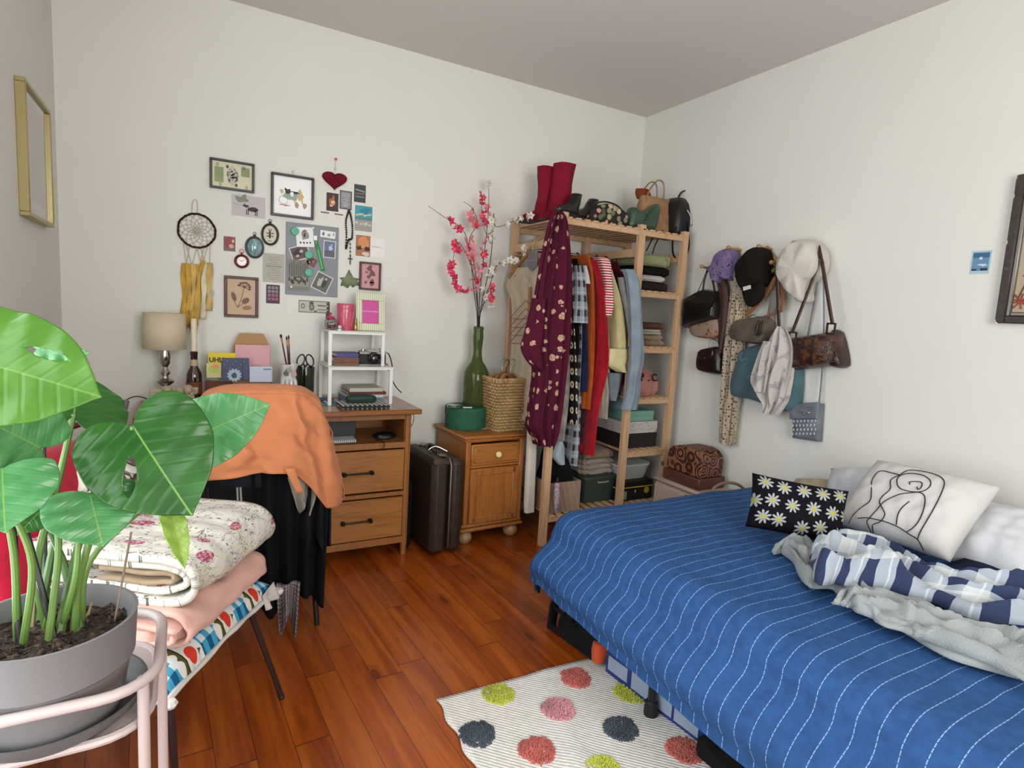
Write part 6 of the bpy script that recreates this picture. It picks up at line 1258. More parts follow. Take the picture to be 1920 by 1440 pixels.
tag(rows3([(354, 1200, 1222), (362, 1198, 1226), (372, 1200, 1224)], 'y', 2.76, .05, folds=3, amp=.004, n=24).build('rust_scarf', fab('#7c3a22')), 'rust red cloth peeking out between the tote handles', 'scarf')
p = onY(1272, 410, 2.72); o = thing('black_backpack', 'black leather backpack at the right end of the rack top, straps dangling', 'backpack', (p.x, 2.74, TZ)); sz = (onY(1293, 400, 2.7).x-onY(1250, 400, 2.7).x)/2; M_ = F((p.x-.015, 2.72, TZ), .1)
b = MB(M_); b.loft([((0, 0, .001), sz, .085), ((0, 0, .03), sz*1.12, .10), ((0, 0, .14), sz*1.1, .10), ((0, 0, .20), sz*.95, .08), ((0, 0, .235), sz*.6, .05), ((0, 0, .245), sz*.2, .02)], n=36, folds=5, amp=.004, power=3); BLL = leather('#0b0b0d', .45); b.build('pack_body', BLL, o)
MB(M_).tube(spl([(-.03, -.02, .23), (-.015, -.03, .27), (.02, -.03, .285), (.04, -.02, .255), (.035, -.01, .22)], 5), .008, 6, flat=.5).build('top_handle', BLL, o); MB(M_).tube(spl([(-.03, -.10, .16), (-.01, -.115, .12), (.0, -.118, .07), (.02, -.115, .11), (.035, -.11, .15)], 6), .003, 6).build('zip_cord', metal('#b8b4b0', .4), o)
st_ = [onY(a, b_, 2.60) for a, b_ in ((1288, 415), (1291, 440), (1290, 470), (1278, 486), (1265, 482), (1261, 465), (1263, 440), (1268, 425))]; MB().tube(spl(st_, 6), .008, 6, flat=.35, updir=(1, 0, 0)).build('shoulder_strap', BLL, o)
for q_ in (((1243, 432), (1228, 460), (1219, 490)), ((1232, 432), (1222, 450), (1212, 470))): MB().tube([onY(a, b_, 2.66) for a, b_ in q_], .004, 6).build('strap', BLL, o)
tag(rows3([(402, 1056, 1092), (412, 1060, 1084), (424, 1068, 1074)], 'y', 2.60, .02, folds=3, amp=.002, n=20).build('red_cloth', fab('#8f1a24')), 'bright red cloth corner hanging under the rack top shelf', 'cloth') if 0 else None
# ------------------------------------------------------------ shelf contents
def fold(name, label, cat, px0, px1, z0, h_, mat, yf=2.60, depth=.36, layers=1, amp=.004, group=None, ph=0.):
    a, c = onY(px0, 700, yf).x, 0
    def xat(px): 
        zz = z0+h_/2
        lo = onY(px, 100, yf); hi = onY(px, 1200, yf); f_ = (lo.z-zz)/(lo.z-hi.z); py = 100+1100*f_; return onY(px, py, yf).x
    x0, x1 = xat(px0), xat(px1); x0 = max(x0, XM+.03 if px1 > 1200 else x0); x1 = min(x1, XF1-.025)
    return tag(softbox(F(((x0+x1)/2, yf+depth/2, z0)), x1-x0, depth, h_, ph, amp, layers).build(name, mat), label, cat, group)
E_ = .006; z0_, z1_, z2_, z3_, z4_ = [z+E_ for z in zs]
F1 = 'folded clothes on the upper right shelf'
fold('folded_trousers', 'dark brown folded trousers at the bottom of the top right shelf pile', 'clothing', 1206, 1264, z0_, .055, fab('#2a1e1e', var=.2), group=F1, ph=1)
fold('folded_shirt', 'white folded shirt between the dark clothes on the top right shelf', 'clothing', 1206, 1256, z0_+.056, .034, fab('#b9b5ae'), yf=2.59, group=F1, ph=2)
fold('folded_sweater', 'black folded sweater above the white shirt on the top right shelf', 'clothing', 1200, 1264, z0_+.091, .05, fab('#100c0d'), group=F1, ph=3)
fold('folded_sweater', 'sage green folded sweater topmost on the top right shelf', 'clothing', 1196, 1264, z0_+.142, .065, fab('#848863', sc=120, bump=.6), yf=2.58, group=F1, ph=4, amp=.008)
F2 = 'folded things on the second right shelf'
fold('folded_knit', 'beige chunky knit folded at the bottom of the second right shelf', 'clothing', 1205, 1258, z1_, .065, fab('#8f7a66', sc=60, var=.25, bump=1.), group=F2, layers=2, amp=.008)
fold('folded_towel', 'white folded cloth in the middle of the second right shelf', 'clothing', 1205, 1249, z1_+.066, .03, fab('#aaa69c'), group=F2, layers=2)
fold('brown_hat', 'soft brown cloth topmost on the second right shelf', 'clothing', 1204, 1256, z1_+.097, .04, fab('#5a4030', var=.2), group=F2)
pz_ = z2_; o = thing('pink_sweater', 'crumpled pink sweatshirt with black letters on the third right shelf', 'sweatshirt', (2.36, 2.7, pz_)); b = MB(F((2.355, 2.75, pz_)))
b.loft([((0, 0, .001), .125, .15), ((0, 0, .03), .14, .17), ((0, 0, .09), .135, .165), ((.005, .01, .14), .10, .13), ((.0, .02, .175), .05, .07), ((0, .02, .185), .02, .03)], n=48, folds=7, amp=.012, tw=.6, power=2.6); b.build('sweatshirt_body', fab('#b07a72', var=.1), o)
for i, chh in enumerate('.P.C'): text(chh, .062, Matrix.Translation((2.262+.048*i, 2.577-.0*i, pz_+.115-.002*i)) @ Matrix.Rotation(pi/2-.28, 4, 'X') @ Matrix.Rotation(.1, 4, 'Z'), plain('#161214', .8), o, ext=.003, bold=.001)
def crate(name, label, x0, x1, y0, y1, z, h_, c, lidc=None, lh=.02, cat='box', rough=.6):
    o = thing(name, label, cat, ((x0+x1)/2, (y0+y1)/2, z)); M_ = F(((x0+x1)/2, (y0+y1)/2, z)); MB(M_).box((0, 0, (h_-lh*.9)/2+.0005), (x1-x0, y1-y0, h_-lh*.9), .002).build('box_base', c, o); MB(M_).box((0, 0, h_-lh/2), (x1-x0+.004, y1-y0+.004, lh), .002).build('lid', lidc or c, o); return o, M_
bxl, bxr = XM+.028, XF1-.03
crate('storage_box', 'black lidded box at the bottom of the fourth right shelf', bxl-.0, bxr, 2.60, 2.95, z3_, .085, plain('#1e1b1d', .6))
t = MT('floral_paper', .6); t.col(t.mix('#b9b5b0', '#9a6a66', t.vor(t.tc(), 40).lt(.22)*.8)); crate('storage_box', 'white box with tiny pink flowers on the fourth right shelf', bxl, bxr-.005, 2.60, 2.92, z3_+.087, .072, t.m, lh=.05)
MT_ = plain('#6fa090', .6); crate('storage_box', 'mint green box stacked topmost on the fourth right shelf, at the front', bxl+.03, bxr-.04, 2.60, 2.80, z3_+.161, .062, MT_, lh=.03); 
crate('storage_box', 'darker mint box behind the mint green box on the fourth right shelf', bxl, bxr-.03, 2.815, 3.0, z3_+.161, .075, plain('#5f8c7e', .6))
o, M_ = crate('shoe_box', 'black shoe box with a yellow lid edge on the bottom right shelf', bxl, bxr, 2.60, 2.95, z4_, .118, plain('#141214', .5), plain('#15130f', .5), .035); MB(M_).box((0, -.1775, .0815), (bxr-bxl+.006, .002, .006)).box((-(bxr-bxl)/2-.0035, 0, .0815), (.002, .352, .006)).build('yellow_edge', plain('#b8a23a', .5), o)
bb2 = MB(M_ @ Matrix.Translation((.09, -.1755, .055)) @ Matrix.Rotation(pi/2, 4, 'X')).lathe([(.020, 0), (.020, .0012), (0, .0012)], n=24); bb2.build('round_sticker', plain('#b3a42c', .5), o); MB(M_).box((-.085, -.176, .035), (.04, .002, .05)).build('paper_label', plain('#6fa592', .6), o); MB(M_ @ Matrix.Translation((.0, -.176, .055)) @ Matrix.Rotation(pi/2, 4, 'X')).box((0, 0, 0), (.006, .016, .001)).build('white_mark', plain('#c4c4c4', .6), o)
o = thing('white_basket', 'white woven plastic basket standing on the black shoe box', 'basket', ((bxl+bxr)/2, 2.78, z4_+.12)); t = MT('woven_plastic', .5); x_, y_, zz = t.xyz(t.tc()); wv = (((x_+y_+zz)/.016).fr()-.5).ab(); t.col(t.mix('#8f9492', '#b9bdbb', wv*2)); t.bump(wv, .6, .004)
b = MB(F(((bxl+bxr)/2, 2.78, z4_+.12))); hw_ = (bxr-bxl)/2; b.loft([((0, 0, .0), hw_*.86, .14), ((0, 0, .085), hw_*.97, .165)], n=48, power=8); b.build('basket_side', t.m, o); b = MB(F(((bxl+bxr)/2, 2.78, z4_+.12))); b.loft([((0, 0, .086), hw_*.985, .17), ((0, 0, .098), hw_*.99, .172)], n=48, power=8); b.build('rim', plain('#b5b8b6', .5), o)
# bottom shelf, left bay
BZ_ = zs[4]+.006
cx0 = XF0+.035
o = thing('paper_tote', 'brown striped cardboard tote full of dark clothes on the bottom shelf', 'box', (cx0+.11, 2.7, BZ_)); t = MT('cardboard', .75); x_, y_, zz = t.xyz(t.tc()); t.col(t.mix(t.ramp(t.noise(t.tc(), 9, 3), [(.3, '#86705e'), (.7, '#9c8672')]), '#a99682', ((x_+zz*.3+y_)/.035).fr().lt(.12)))
M_ = F((cx0+.105, 2.68, BZ_)); b = MB(M_)
for c, d in (((0, -.11, .085), (.21, .004, .17)), ((0, .11, .085), (.21, .004, .17)), ((-.105, 0, .085), (.004, .22, .17)), ((.105, 0, .085), (.004, .22, .17)), ((0, 0, .003), (.21, .22, .004))): b.box(c, d)
b.build('tote_body', t.m, o)
tag(MB(M_).loft([((0, 0, .01), .095, .10), ((0, 0, .12), .098, .103), ((0, 0, .20), .09, .095), ((.0, .01, .28), .07, .08), ((-.02, .02, .34), .03, .04)], n=44, folds=7, amp=.012, tw=.8).build('dark_clothes', fab('#0d0d10', var=.3)), 'heap of black clothes filling the cardboard tote', 'clothing')
tag(rows3([(828, 1050, 1058), (840, 1044, 1062), (858, 1040, 1062), (872, 1050, 1062)], 'y', 2.565, .04, folds=3, amp=.003, n=20).build('printed_tee', MT('pale_blue_print').col('#9aa9b4').m), 'pale blue and white printed tee corner above the cardboard tote', 'shirt')
gx0, gx1 = onY(1094, 910, 2.64).x, onY(1158, 905, 2.64).x
o = thing('green_bin', 'dark green plastic storage bin with a handle on the bottom shelf', 'bin', ((gx0+gx1)/2, 2.78, BZ_)); GP = plain('#33443a', .5); M_ = F(((gx0+gx1)/2, 2.78, BZ_)); gw = (gx1-gx0)/2
MB(M_).loft([((0, 0, 0), gw*.88, .13), ((0, 0, .145), gw*.98, .15), ((0, 0, .146), gw*1.05, .16), ((0, 0, .16), gw*1.05, .16)], n=48, power=8).build('bin_body', GP, o); MB(M_).tube(spl([(-.035, -.155, .13), (-.03, -.165, .128), (.03, -.165, .128), (.035, -.155, .13)], 4), .005, 6).build('handle', plain('#8d867c', .5), o)
fz = BZ_+.162; FB = 'folded blankets on the green bin'
tag(softbox(F(((gx0+gx1)/2, 2.79, fz)), gw*1.95, .26, .085, 1, .008, 3).build('folded_blanket', fab('#9b8c80', var=.08)), 'pale beige folded blanket in layers directly on the green bin', 'blanket', FB)
tag(softbox(F(((gx0+gx1)/2-.0, 2.80, fz+.087)), gw*1.8, .24, .05, 2, .008, 1).build('folded_blanket', fab('#857462', sc=90, bump=.6)), 'brownish knitted blanket folded topmost over the green bin', 'blanket', FB)
t, u, v = uvmat('umbrella_print', .5); t.col(t.ramp(t.noise(t.tc(), 60, 3), [(.35, '#4a6a80'), (.5, '#b88a9c'), (.62, '#8fb0a8'), (.75, '#c9c4c4')]))
p0, p1 = onY(1045, 905, 2.515), onY(1043, 960, 2.515); o = thing('folded_umbrella', 'short folded umbrella with a floral print hanging before the cardboard tote', 'umbrella', p1); MB().tube([p0, p0*.9+p1*.1, p0*.3+p1*.7, p1], [.012, .017, .016, .006], 10).build('canopy', t.m, o); MB().tube([p0, p0+Vector((0, 0, .03))], .006, 8).build('handle', plain('#2a2a30', .4), o)
# vintage case and carved box in the corner
cs = thing('train_case', 'cream hard-shell case with a cherry sticker on the floor at the rack end', 'case', (2.42, 2.28, 0))
cz = .36; cA = onZ(1228, 925, cz)
t = plain('#b5a294', .5); cM = F((2.47, 2.25, 0), .0); MB(cM).box((0, 0, cz/2-.01), (.24, .42, cz-.03), .02).build('case_body', t, cs, bevel=.003); MB(cM).box((0, 0, cz-.012), (.245, .425, .024), .01).build('lid', t, cs)
for sx_, z_ in ((-.12, .315), (-.06, .305)): MB(cM @ Matrix.Translation((-.121, sx_, z_)) @ Matrix.Rotation(-pi/2, 4, 'Y')).ball((0, 0, 0), .018, 12, (1, 1.2, .12)).build('cherry_sticker', plain('#4a1c18', .5), cs)
o = thing('carved_box', 'carved brown wooden box with a rounded top standing on the cream case', 'box', (2.47, 2.27, cz+.001)); t = MT('carved_wood', .5); o_ = t.tc(); vv = t.vor(o_, 15, .6); rg = ((vv*26).sn()*.5+.5); t.col(t.ramp(rg*.7+t.noise(o_, 30, 4)*.3, [(.2, '#331810'), (.5, '#6a3c28'), (.8, '#8a5a42')])); t.bump(rg, .8, .006); CW = t.m
bM = F((2.47, 2.27, cz+.001), 0); MB(bM).box((0, 0, .03), (.20, .27, .06), .004).build('box_base', wood('#4a2a1e', '#5f3a2a', 'y', rough=.5), o)
b = MB(bM @ Matrix.Rotation(pi/2, 4, 'Z') @ Matrix.Rotation(pi/2, 4, 'X')); pr = [(-.125, .062), (-.128, .14), (-.12, .175), (-.09, .20), (-.05, .21), (.05, .205), (.09, .195), (.118, .17), (.126, .13), (.125, .062)]
b.prism(pr, -.085, .085); b.build('carved_lid', CW, o, bevel=.006)
# cane handle basket at the head corner of the bed
o = thing('cane_basket', 'pale basket with an arched cane handle beyond the far end of the bed', 'basket', (2.35, 2.0, .0)); hp = [onY(a, b_, 1.98) for a, b_ in ((1333, 925), (1340, 914), (1356, 906), (1376, 906), (1392, 914), (1400, 930))]
MB().tube(spl(hp, 6), .008, 8).build('handle', plain('#7d6e5a', .7), o)
b = MB(F((hp[0].x*.5+hp[-1].x*.5, 1.98, 0))); b.loft([((0, 0, 0), .10, .08), ((0, 0, .2), .12, .08), ((0, 0, .36), .125, .085)], n=40, cap=True); b.build('woven_side', RSH, o)
# ------------------------------------------------------------ pegs, hats, scarves and bags on the right wall
MWR = Matrix(((0, 0, -1, XR), (-1, 0, 0, 0), (0, 1, 0, 0), (0, 0, 0, 1)))   # u along the wall (towards the camera), v up, w out of the wall
def wr(px, py, off=.05): p = onX(px, py, XR-off); return (-p.y, p.z)
def wp(px, py, off=.05): a = wr(px, py, off); return Vector((a[0], a[1], off))
def wpts(l, off): return [wr(a, b_, off) for a, b_ in l]
def wthing(name, label, cat, px, py, off=.05, group=None): return thing(name, label, cat, onX(px, py, XR-off), 0, group)
pr = thing('peg_rack', 'concertina wooden peg rack on the right wall, loaded with hats and bags', 'coat rack', onX(1437, 490, XR)); PW_ = wood('#8a6438', '#a87c4c', 'y', rough=.5)
nodes_ = [(1330, 503), (1379, 470), (1404, 508), (1437, 466), (1461, 496), (1503, 458), (1545, 491)]
nd = [wr(a, b_, .02) for a, b_ in nodes_]
for i in range(len(nd)-1):
    a, c = Vector((*nd[i], .012+.008*(i % 2))), Vector((*nd[i+1], .012+.008*(i % 2))); MB(MWR).tube([a+(a-c)*.08, c+(c-a)*.08], .011, 4, flat=.5, updir=(0, 0, 1)).build('slat', PW_, pr)
for i, (a, c) in enumerate(((1330, 503), (1380, 468), (1437, 466), (1461, 496), (1503, 460), (1543, 491))):
    u_, v_ = wr(a, c, .04); MB(MWR).tube([(u_, v_, .005), (u_, v_-.0, .06), (u_, v_+.004, .095)], [.008, .007, .007], 8).ball((u_, v_+.005, .10), .012, 10).build('peg', wood('#8a6438', '#a87c4c', 'x', rough=.45), pr)
BKL = leather('#121010', .35)
# black handbag + orange printed pouch + small dark bag + brown strap (leftmost peg)
o = wthing('black_handbag', 'black boxy handbag with a flap hanging from the leftmost peg', 'bag', 1315, 560); b = MB(MWR)
puff(b, smo(wpts([(1284, 560), (1300, 551), (1318, 542), (1342, 546), (1345, 575), (1343, 594), (1310, 606), (1282, 615), (1281, 590)], .08), 1), .01, .12); b.build('bag_body', BKL, o)
MB(MWR).prism(smo(wpts([(1286, 562), (1318, 545), (1340, 552), (1330, 578), (1302, 588), (1290, 575)], .12), 2), .108, .124).build('flap', leather('#1a1716', .25), o)
MB(MWR).tube(spl([wp(1318, 545, .09), wp(1322, 520, .08), wp(1330, 500, .075), wp(1332, 510, .06), wp(1337, 530, .06), wp(1340, 548, .06)], 5), .006, 6).build('handle', leather('#241c18'), o); MB(MWR).tube([wp(1302, 562, .11), wp(1316, 530, .10), wp(1328, 503, .08)], .003, 5).build('strap', BKL, o)
t = MT('floral_pouch', .8); t.col(t.mix('#8f7a6a', t.ramp(t.noise(t.tc(), 30), [(.4, '#b0623a'), (.6, '#3f3a34')]), t.vor(t.tc(), 38).lt(.38))); 
o = tag(puff(MB(MWR), smo(wpts([(1291, 610), (1318, 604), (1342, 598), (1345, 630), (1318, 634), (1294, 628)], .06), 3), .008, .07).build('floral_pouch', t.m), 'orange and grey printed pouch showing below the black handbag', 'bag')
o = wthing('small_purse', 'small dark brown purse with a gold clasp below the printed pouch', 'bag', 1326, 676); puff(MB(MWR), smo(wpts([(1307, 660), (1320, 653), (1348, 652), (1352, 690), (1348, 702), (1320, 699), (1304, 690)], .06), 3), .008, .075).build('bag_body', leather('#1d0f10', .3), o)
puff(MB(MWR), smo(wpts([(1308, 660), (1320, 654), (1336, 655), (1334, 672), (1320, 676), (1309, 672)], .08), 3), .07, .085).build('flap', leather('#241214', .3), o); b = MB(MWR); b.ball(wp(1321, 671, .088), .006, 8); b.build('clasp', metal('#b39a58', .3), o); MB(MWR).tube(spl([wp(1330, 654, .05), wp(1331, 640, .05), wp(1336, 636, .04), wp(1345, 640, .04), wp(1346, 654, .04)], 5), .003, 6).build('handle', metal('#8a8078', .4), o)
def wcloth(rows, off, depth, **k): return rows3(rows, 'x', XR-off-depth, depth, **k)
tag(wcloth([(498, 1330, 1342), (540, 1344, 1362), (600, 1344, 1362), (640, 1343, 1356), (662, 1344, 1352)], .02, .04, folds=3, amp=.003).build('brown_scarf', leather('#4a2f28', .6)), 'long narrow brown leather-like scarf hanging left of the lace scarf', 'scarf')
def perforated(name, c, sc, thr, c2=None):
    t = MT(name, .9); v = t.vor(t.tc('UV'), sc, .8); t.col(c); t.alpha((v.lt(thr)*-1.)+1.); return t.m
o = wthing('crochet_hat', 'lilac crocheted hat on the second peg from the left', 'hat', 1354, 497, .08); b = MB(MWR)
PUR = MT('lilac_crochet', .95); o_ = PUR.tc(); PUR.col(PUR.mix(PUR.ramp(PUR.noise(o_, 20), [(.3, '#675580'), (.7, '#82709a')]), '#241c2c', PUR.vor(o_, 42).lt(.2))); PUR.bump(PUR.vor(o_, 120), .8, .006)
puff(b, smo(wpts([(1346, 475), (1362, 466), (1374, 470), (1379, 500), (1377, 522), (1366, 526), (1352, 522), (1345, 530), (1337, 526), (1334, 512), (1329, 508), (1338, 495)], .08), 3), .03, .12); b.build('hat_body', PUR.m, o)
t, u, v = uvmat('lace_crochet', .95); ho = t.vor(t.vec(u, v), 62, .5); t.col('#a99a86'); t.alpha((ho.lt(.34)*-1.)+1.); t.bump(ho, .6, .004); LACE = t.m
o = wthing('lace_scarf', 'very long beige openwork lace scarf hanging almost to the bed', 'scarf', 1360, 830); wcloth([(500, 1376, 1390), (540, 1368, 1394), (600, 1360, 1392), (660, 1352, 1388), (720, 1348, 1384), (760, 1346, 1378), (800, 1344, 1374), (834, 1346, 1370)], .03, .05, n=60, folds=7, amp=.007, uvs=(.5, 1)).build('scarf_body', LACE, o)
wcloth([(520, 1384, 1392), (560, 1384, 1396), (620, 1380, 1394), (690, 1378, 1390), (725, 1380, 1388)], .02, .03, n=30, folds=4, amp=.005, uvs=(.3, 1)).build('scarf_end', LACE, o)
# cap
o = wthing('baseball_hat', 'black baseball cap with a small white label on the third peg', 'hat', 1408, 520, .1); CPM = fab('#16110f', sc=400); b = MB(MWR)
puff(b, smo(wpts([(1383, 500), (1392, 486), (1410, 466), (1424, 463), (1431, 470), (1434, 495), (1434, 530), (1414, 538), (1394, 545), (1385, 525)], .1), 3), .03, .15); b.build('crown', CPM, o)
puff(MB(MWR), smo(wpts([(1395, 542), (1412, 536), (1432, 528), (1435, 548), (1428, 565), (1410, 576), (1400, 566)], .1), 3), .10, .125).build('visor', CPM, o); MB(MWR).prism(wpts([(1391, 538), (1405, 534), (1406, 541), (1392, 545)], .16), .150, .1535).build('label_patch', plain('#c4c4c6', .6), o)
# wooden hanger with a mustard strap
o = wthing('clothes_hanger', 'orange-brown wooden hanger hooked on the fourth peg behind the cap', 'hanger', 1450, 540); HZ = wood('#74482a', '#8f5f3a', 'z', rough=.4)
MB(MWR).tube(spl([wp(1395, 591, .06), wp(1413, 578, .06), wp(1440, 545, .06), wp(1455, 520, .06), wp(1462, 535, .06), wp(1468, 560, .06), wp(1466, 583, .06)], 4), .012, 8, flat=.6).tube([wp(1424, 597, .06), wp(1466, 583, .06)], .006, 6).build('hanger_body', HZ, o); MB(MWR).tube(spl([wp(1456, 522, .06), wp(1457, 505, .06), wp(1450, 496, .06), wp(1453, 487, .05)], 4), .0022, 6).build('hook', metal('#b5aea2'), o)
tag(MB(MWR).tube(spl([wp(1434, 520, .04), wp(1445, 510, .05), wp(1458, 503, .05), wp(1466, 512, .04)], 5), .009, 6, flat=.35).build('mustard_strap', fab('#80682e')), 'mustard cloth strap by the wooden hanger', 'strap')
tag(MB(MWR).tube(spl([wp(1456, 492, .08), wp(1458, 540, .075), wp(1460, 590, .07), wp(1461, 615, .06)], 6), .010, 6, flat=.4).build('brown_strap', leather('#3f3026')), 'dark brown strap hanging straight down from the fourth peg', 'strap')
tag(wcloth([(545, 1444, 1456), (580, 1438, 1452), (620, 1430, 1446)], .02, .03, folds=3, amp=.003, n=20).build('grey_ribbon', fab('#8a8580')), 'grey patterned ribbon hanging behind the wooden hanger', 'ribbon')
# grey clutch, teal bag
o = wthing('grey_purse', 'grey-brown leather purse with a looped dark handle under the cap', 'bag', 1400, 618, .1); puff(MB(MWR), smo(wpts([(1376, 602), (1400, 597), (1432, 593), (1440, 612), (1436, 642), (1412, 645), (1384, 640), (1366, 630)], .09), 3), .02, .12).build('bag_body', leather('#62564a', .4), o)
MB(MWR).tube(spl([wp(1424, 600, .125), wp(1418, 615, .135), wp(1419, 627, .135), wp(1426, 622, .135), wp(1432, 600, .125)], 5), .007, 6).build('handle', leather('#2c2622'), o); MB(MWR).tube(spl([wp(1402, 596, .06), wp(1412, 590, .06), wp(1420, 594, .06)], 4), .002, 5).build('clasp', metal('#9c9488'), o)
o = wthing('teal_bag', 'slouchy teal blue fabric bag below the hanger', 'bag', 1430, 720, .08); TL = fab('#4a6670', sc=300, var=.15); b = MB(MWR); puff(b, smo(wpts([(1392, 655), (1420, 645), (1460, 640), (1490, 655), (1496, 700), (1490, 765), (1460, 768), (1440, 762), (1400, 748), (1370, 742), (1368, 712), (1380, 680)], .07), 3), .01, .10); b.build('bag_body', TL, o)
MB(MWR).tube(spl([wp(1394, 660, .09), wp(1388, 668, .10), wp(1392, 676, .10), wp(1404, 672, .09)], 5), .012, 8).build('knot', TL, o)
t, u, v = uvmat('pale_floral_cotton', .9); t.col(t.mix('#b9b2ae', t.ramp(t.noise(t.tc(), 40), [(.45, '#7f8496'), (.6, '#9a9388')]), (t.noise(t.vec(u, v), 16, 3, .5)).gt(.58)*.7)); t.bump(t.noise(t.tc(), 60, 4), .5, .008); PF = t.m
o = wthing('pale_scarf', 'crumpled off-white scarf with faint blue flowers hanging over the teal bag', 'scarf', 1440, 775, .12); wcloth([(612, 1456, 1466), (640, 1440, 1478), (670, 1430, 1480), (700, 1412, 1476), (725, 1408, 1470), (745, 1416, 1464), (760, 1428, 1456), (776, 1428, 1446)], .08, .07, n=70, folds=7, amp=.013, uvs=(.6, 1), tw=.12).build('scarf_body', PF, o)
wcloth([(640, 1430, 1446), (680, 1415, 1440), (715, 1405, 1436), (735, 1412, 1432)], .12, .05, n=40, folds=5, amp=.010, uvs=(.4, 1), tw=.12).build('scarf_end', PF, o)
# white beret / hat
o = wthing('white_hat', 'soft white cotton hat hanging between the cap and the patchwork handbag', 'hat', 1495, 510, .1); b = MB(MWR)
pts = smo(wpts([(1461, 500), (1466, 478), (1484, 458), (1505, 448), (1524, 453), (1538, 472), (1538, 500), (1528, 520), (1512, 535), (1512, 562), (1500, 567), (1482, 550), (1466, 530)], .09), 4); puff(b, pts, .02, .15); b.v = [p+Vector((-.012*mn.noise(Vector((p.y*14, p.z*10, 1)))-.006*sin(p.y*70+p.z*30), 0, 0)) if p.x < XR-.07 else p for p in b.v]; b.build('hat_body', fab('#c4bfb6', var=.05, sc=150), o)
# patchwork handbag
o = wthing('patchwork_handbag', 'brown patchwork leather handbag hanging from the rightmost peg', 'bag', 1525, 660, .1); t = MT('patchwork_leather', .35); o_ = t.tc(); x_, y_, zz = t.xyz(o_); c1 = (y_/.016).fl(); c2 = (zz/.011).fl(); rr_ = (((c1*12.99+c2*78.2).sn())*43758.5).fr(); t.col(t.ramp(rr_, [(0, '#1e120e'), (.3, '#2c1a12'), (.55, '#43281a'), (.8, '#5c3a26'), (1, '#241610')])); t.bump(t.vor(o_, 160), .3, .003)
b = MB(MWR); puff(b, wpts([(1478, 633), (1510, 628), (1560, 620), (1566, 650), (1562, 680), (1530, 688), (1474, 695), (1474, 665)], .11), .02, .125); b.build('bag_body', t.m, o)
puff(MB(MWR), smo(wpts([(1556, 624), (1568, 622), (1578, 660), (1580, 686), (1566, 690), (1556, 680)], .07), 2), .01, .10).build('side_gusset', leather('#2f1510', .35), o)
RSL = leather('#3c2018', .4)
for (ax_, ay_), (bx_, by_) in (((1486, 622), (1533, 500)), ((1561, 608), (1541, 490))):
    MB(MWR).tube([wp(ax_, ay_, .10), wp((ax_+bx_)/2, (ay_+by_)/2, .105), wp(bx_, by_, .10)], .009, 6, flat=.4).build('strap', RSL, o)
MB(MWR).tube([wp(1533, 500, .10), wp(1537, 462, .105), wp(1542, 495, .10)], .010, 6, flat=.6).build('strap_top', RSL, o)
for a, c in ((1486, 632), (1558, 616)):
    q = wp(a, c, .115); MB(MWR).tube([q+Vector(d) for d in ((-.018, -.022, 0), (.018, -.022, 0), (.018, .022, 0), (-.018, .022, 0))], .006, 6, closed=True).build('buckle', leather('#2a140e', .3), o)
# grey crossbody bag
o = wthing('grey_crossbody_bag', 'small grey perforated crossbody bag hanging lowest by a long strap', 'bag', 1510, 795, .06); GL = leather('#6a737c', .45, 400); b = MB(MWR); bg = wpts([(1483, 760), (1537, 757), (1532, 829), (1482, 822)], .05); puff(b, bg, .008, .05); b.build('bag_body', GL, o)
fl = wpts([(1480, 757), (1536, 754), (1533, 786), (1480, 786)], .055); puff(MB(MWR), fl, .045, .062).build('flap', GL, o)
b = MB(MWR); A, B_, C_, D_ = [Vector((*q, 0)) for q in bg]
for i in range(7):
    for j in range(5):
        q = A+(B_-A)*((i+.7+.25*(j % 2))/8)+(D_-A)*((j+2.9)/8); b.box((q.x, q.y, .0502), (.006, .010, .0016), .0005)
b.build('perforations', plain('#c6c8ca', .5), o)
b = MB(MWR); q = wp(1508, 776, .066)
for s_ in (-1, 1): b.tube(spl([q, q+Vector((s_*.012, .004, .002)), q+Vector((s_*.028, .012, 0))], 4), [.004]*4+[.003]*4+[.001], 6)
b.ball(q, .006, 8); b.build('brooch', metal('#c9c2b8', .3), o)
MB(MWR).tube(spl([wp(1536, 756, .04), wp(1541, 700, .03), wp(1545, 600, .03), wp(1543, 500, .05), wp(1541, 494, .06)], 6), .004, 6).tube(spl([wp(1484, 758, .03), wp(1500, 700, .02), wp(1520, 600, .02), wp(1538, 500, .04)], 6), .004, 6).build('strap', GL, o)
# ------------------------------------------------------------ cushions, pillows and blanket on the bed
def lay(name, label, cat, P, t_, w_, h_, mat, seed=0, lean=None, sub=0, pinch=.05, wr_=.006, n=24, piping=None):
    """pillow with centre P, axes x (width) and y (height) in world"""
    M_ = frame(P, lean[0], lean[1]); b = MB(M_).pillow(w_, h_, t_, pinch, n, wr_, seed); return b, M_
# daisies cushion
def onbed(px, py, z=BZ): return onZ(px, py, z)
bl, br_ = onbed(1402, 992, .53), onbed(1585, 1012, .53)
def corners(c): # four corner pixels TL TR BR BL with x-distance from wall guesses -> centre & axes
    TL, TR, BR, BL = c; P = (TL+TR+BR+BL)/4; return P, (TR-TL+BR-BL)/2, (TL-BL+TR-BR)/2
t = MT('daisy_fleece', .95, spec=.1); u, v, _ = t.xyz(t.tc('UV')); gs = 15.5
row_ = (v*gs).fl(); uo = u*gs+((row_*.5).fr()); cu = uo.fl(); h1 = (((cu*12.9898+row_*78.233).sn())*43758.5).fr(); h2 = (((cu*39.34+row_*11.13).sn())*24634.6).fr()
fu = uo.fr()-.5+(h1-.5)*.25; fv = (v*gs).fr()-.5+(h2-.5)*.25; rr = (fu*fu+fv*fv).sq(); an = fv.at2(fu); pet = ((an*4.5+h1*6).sn()).ab()
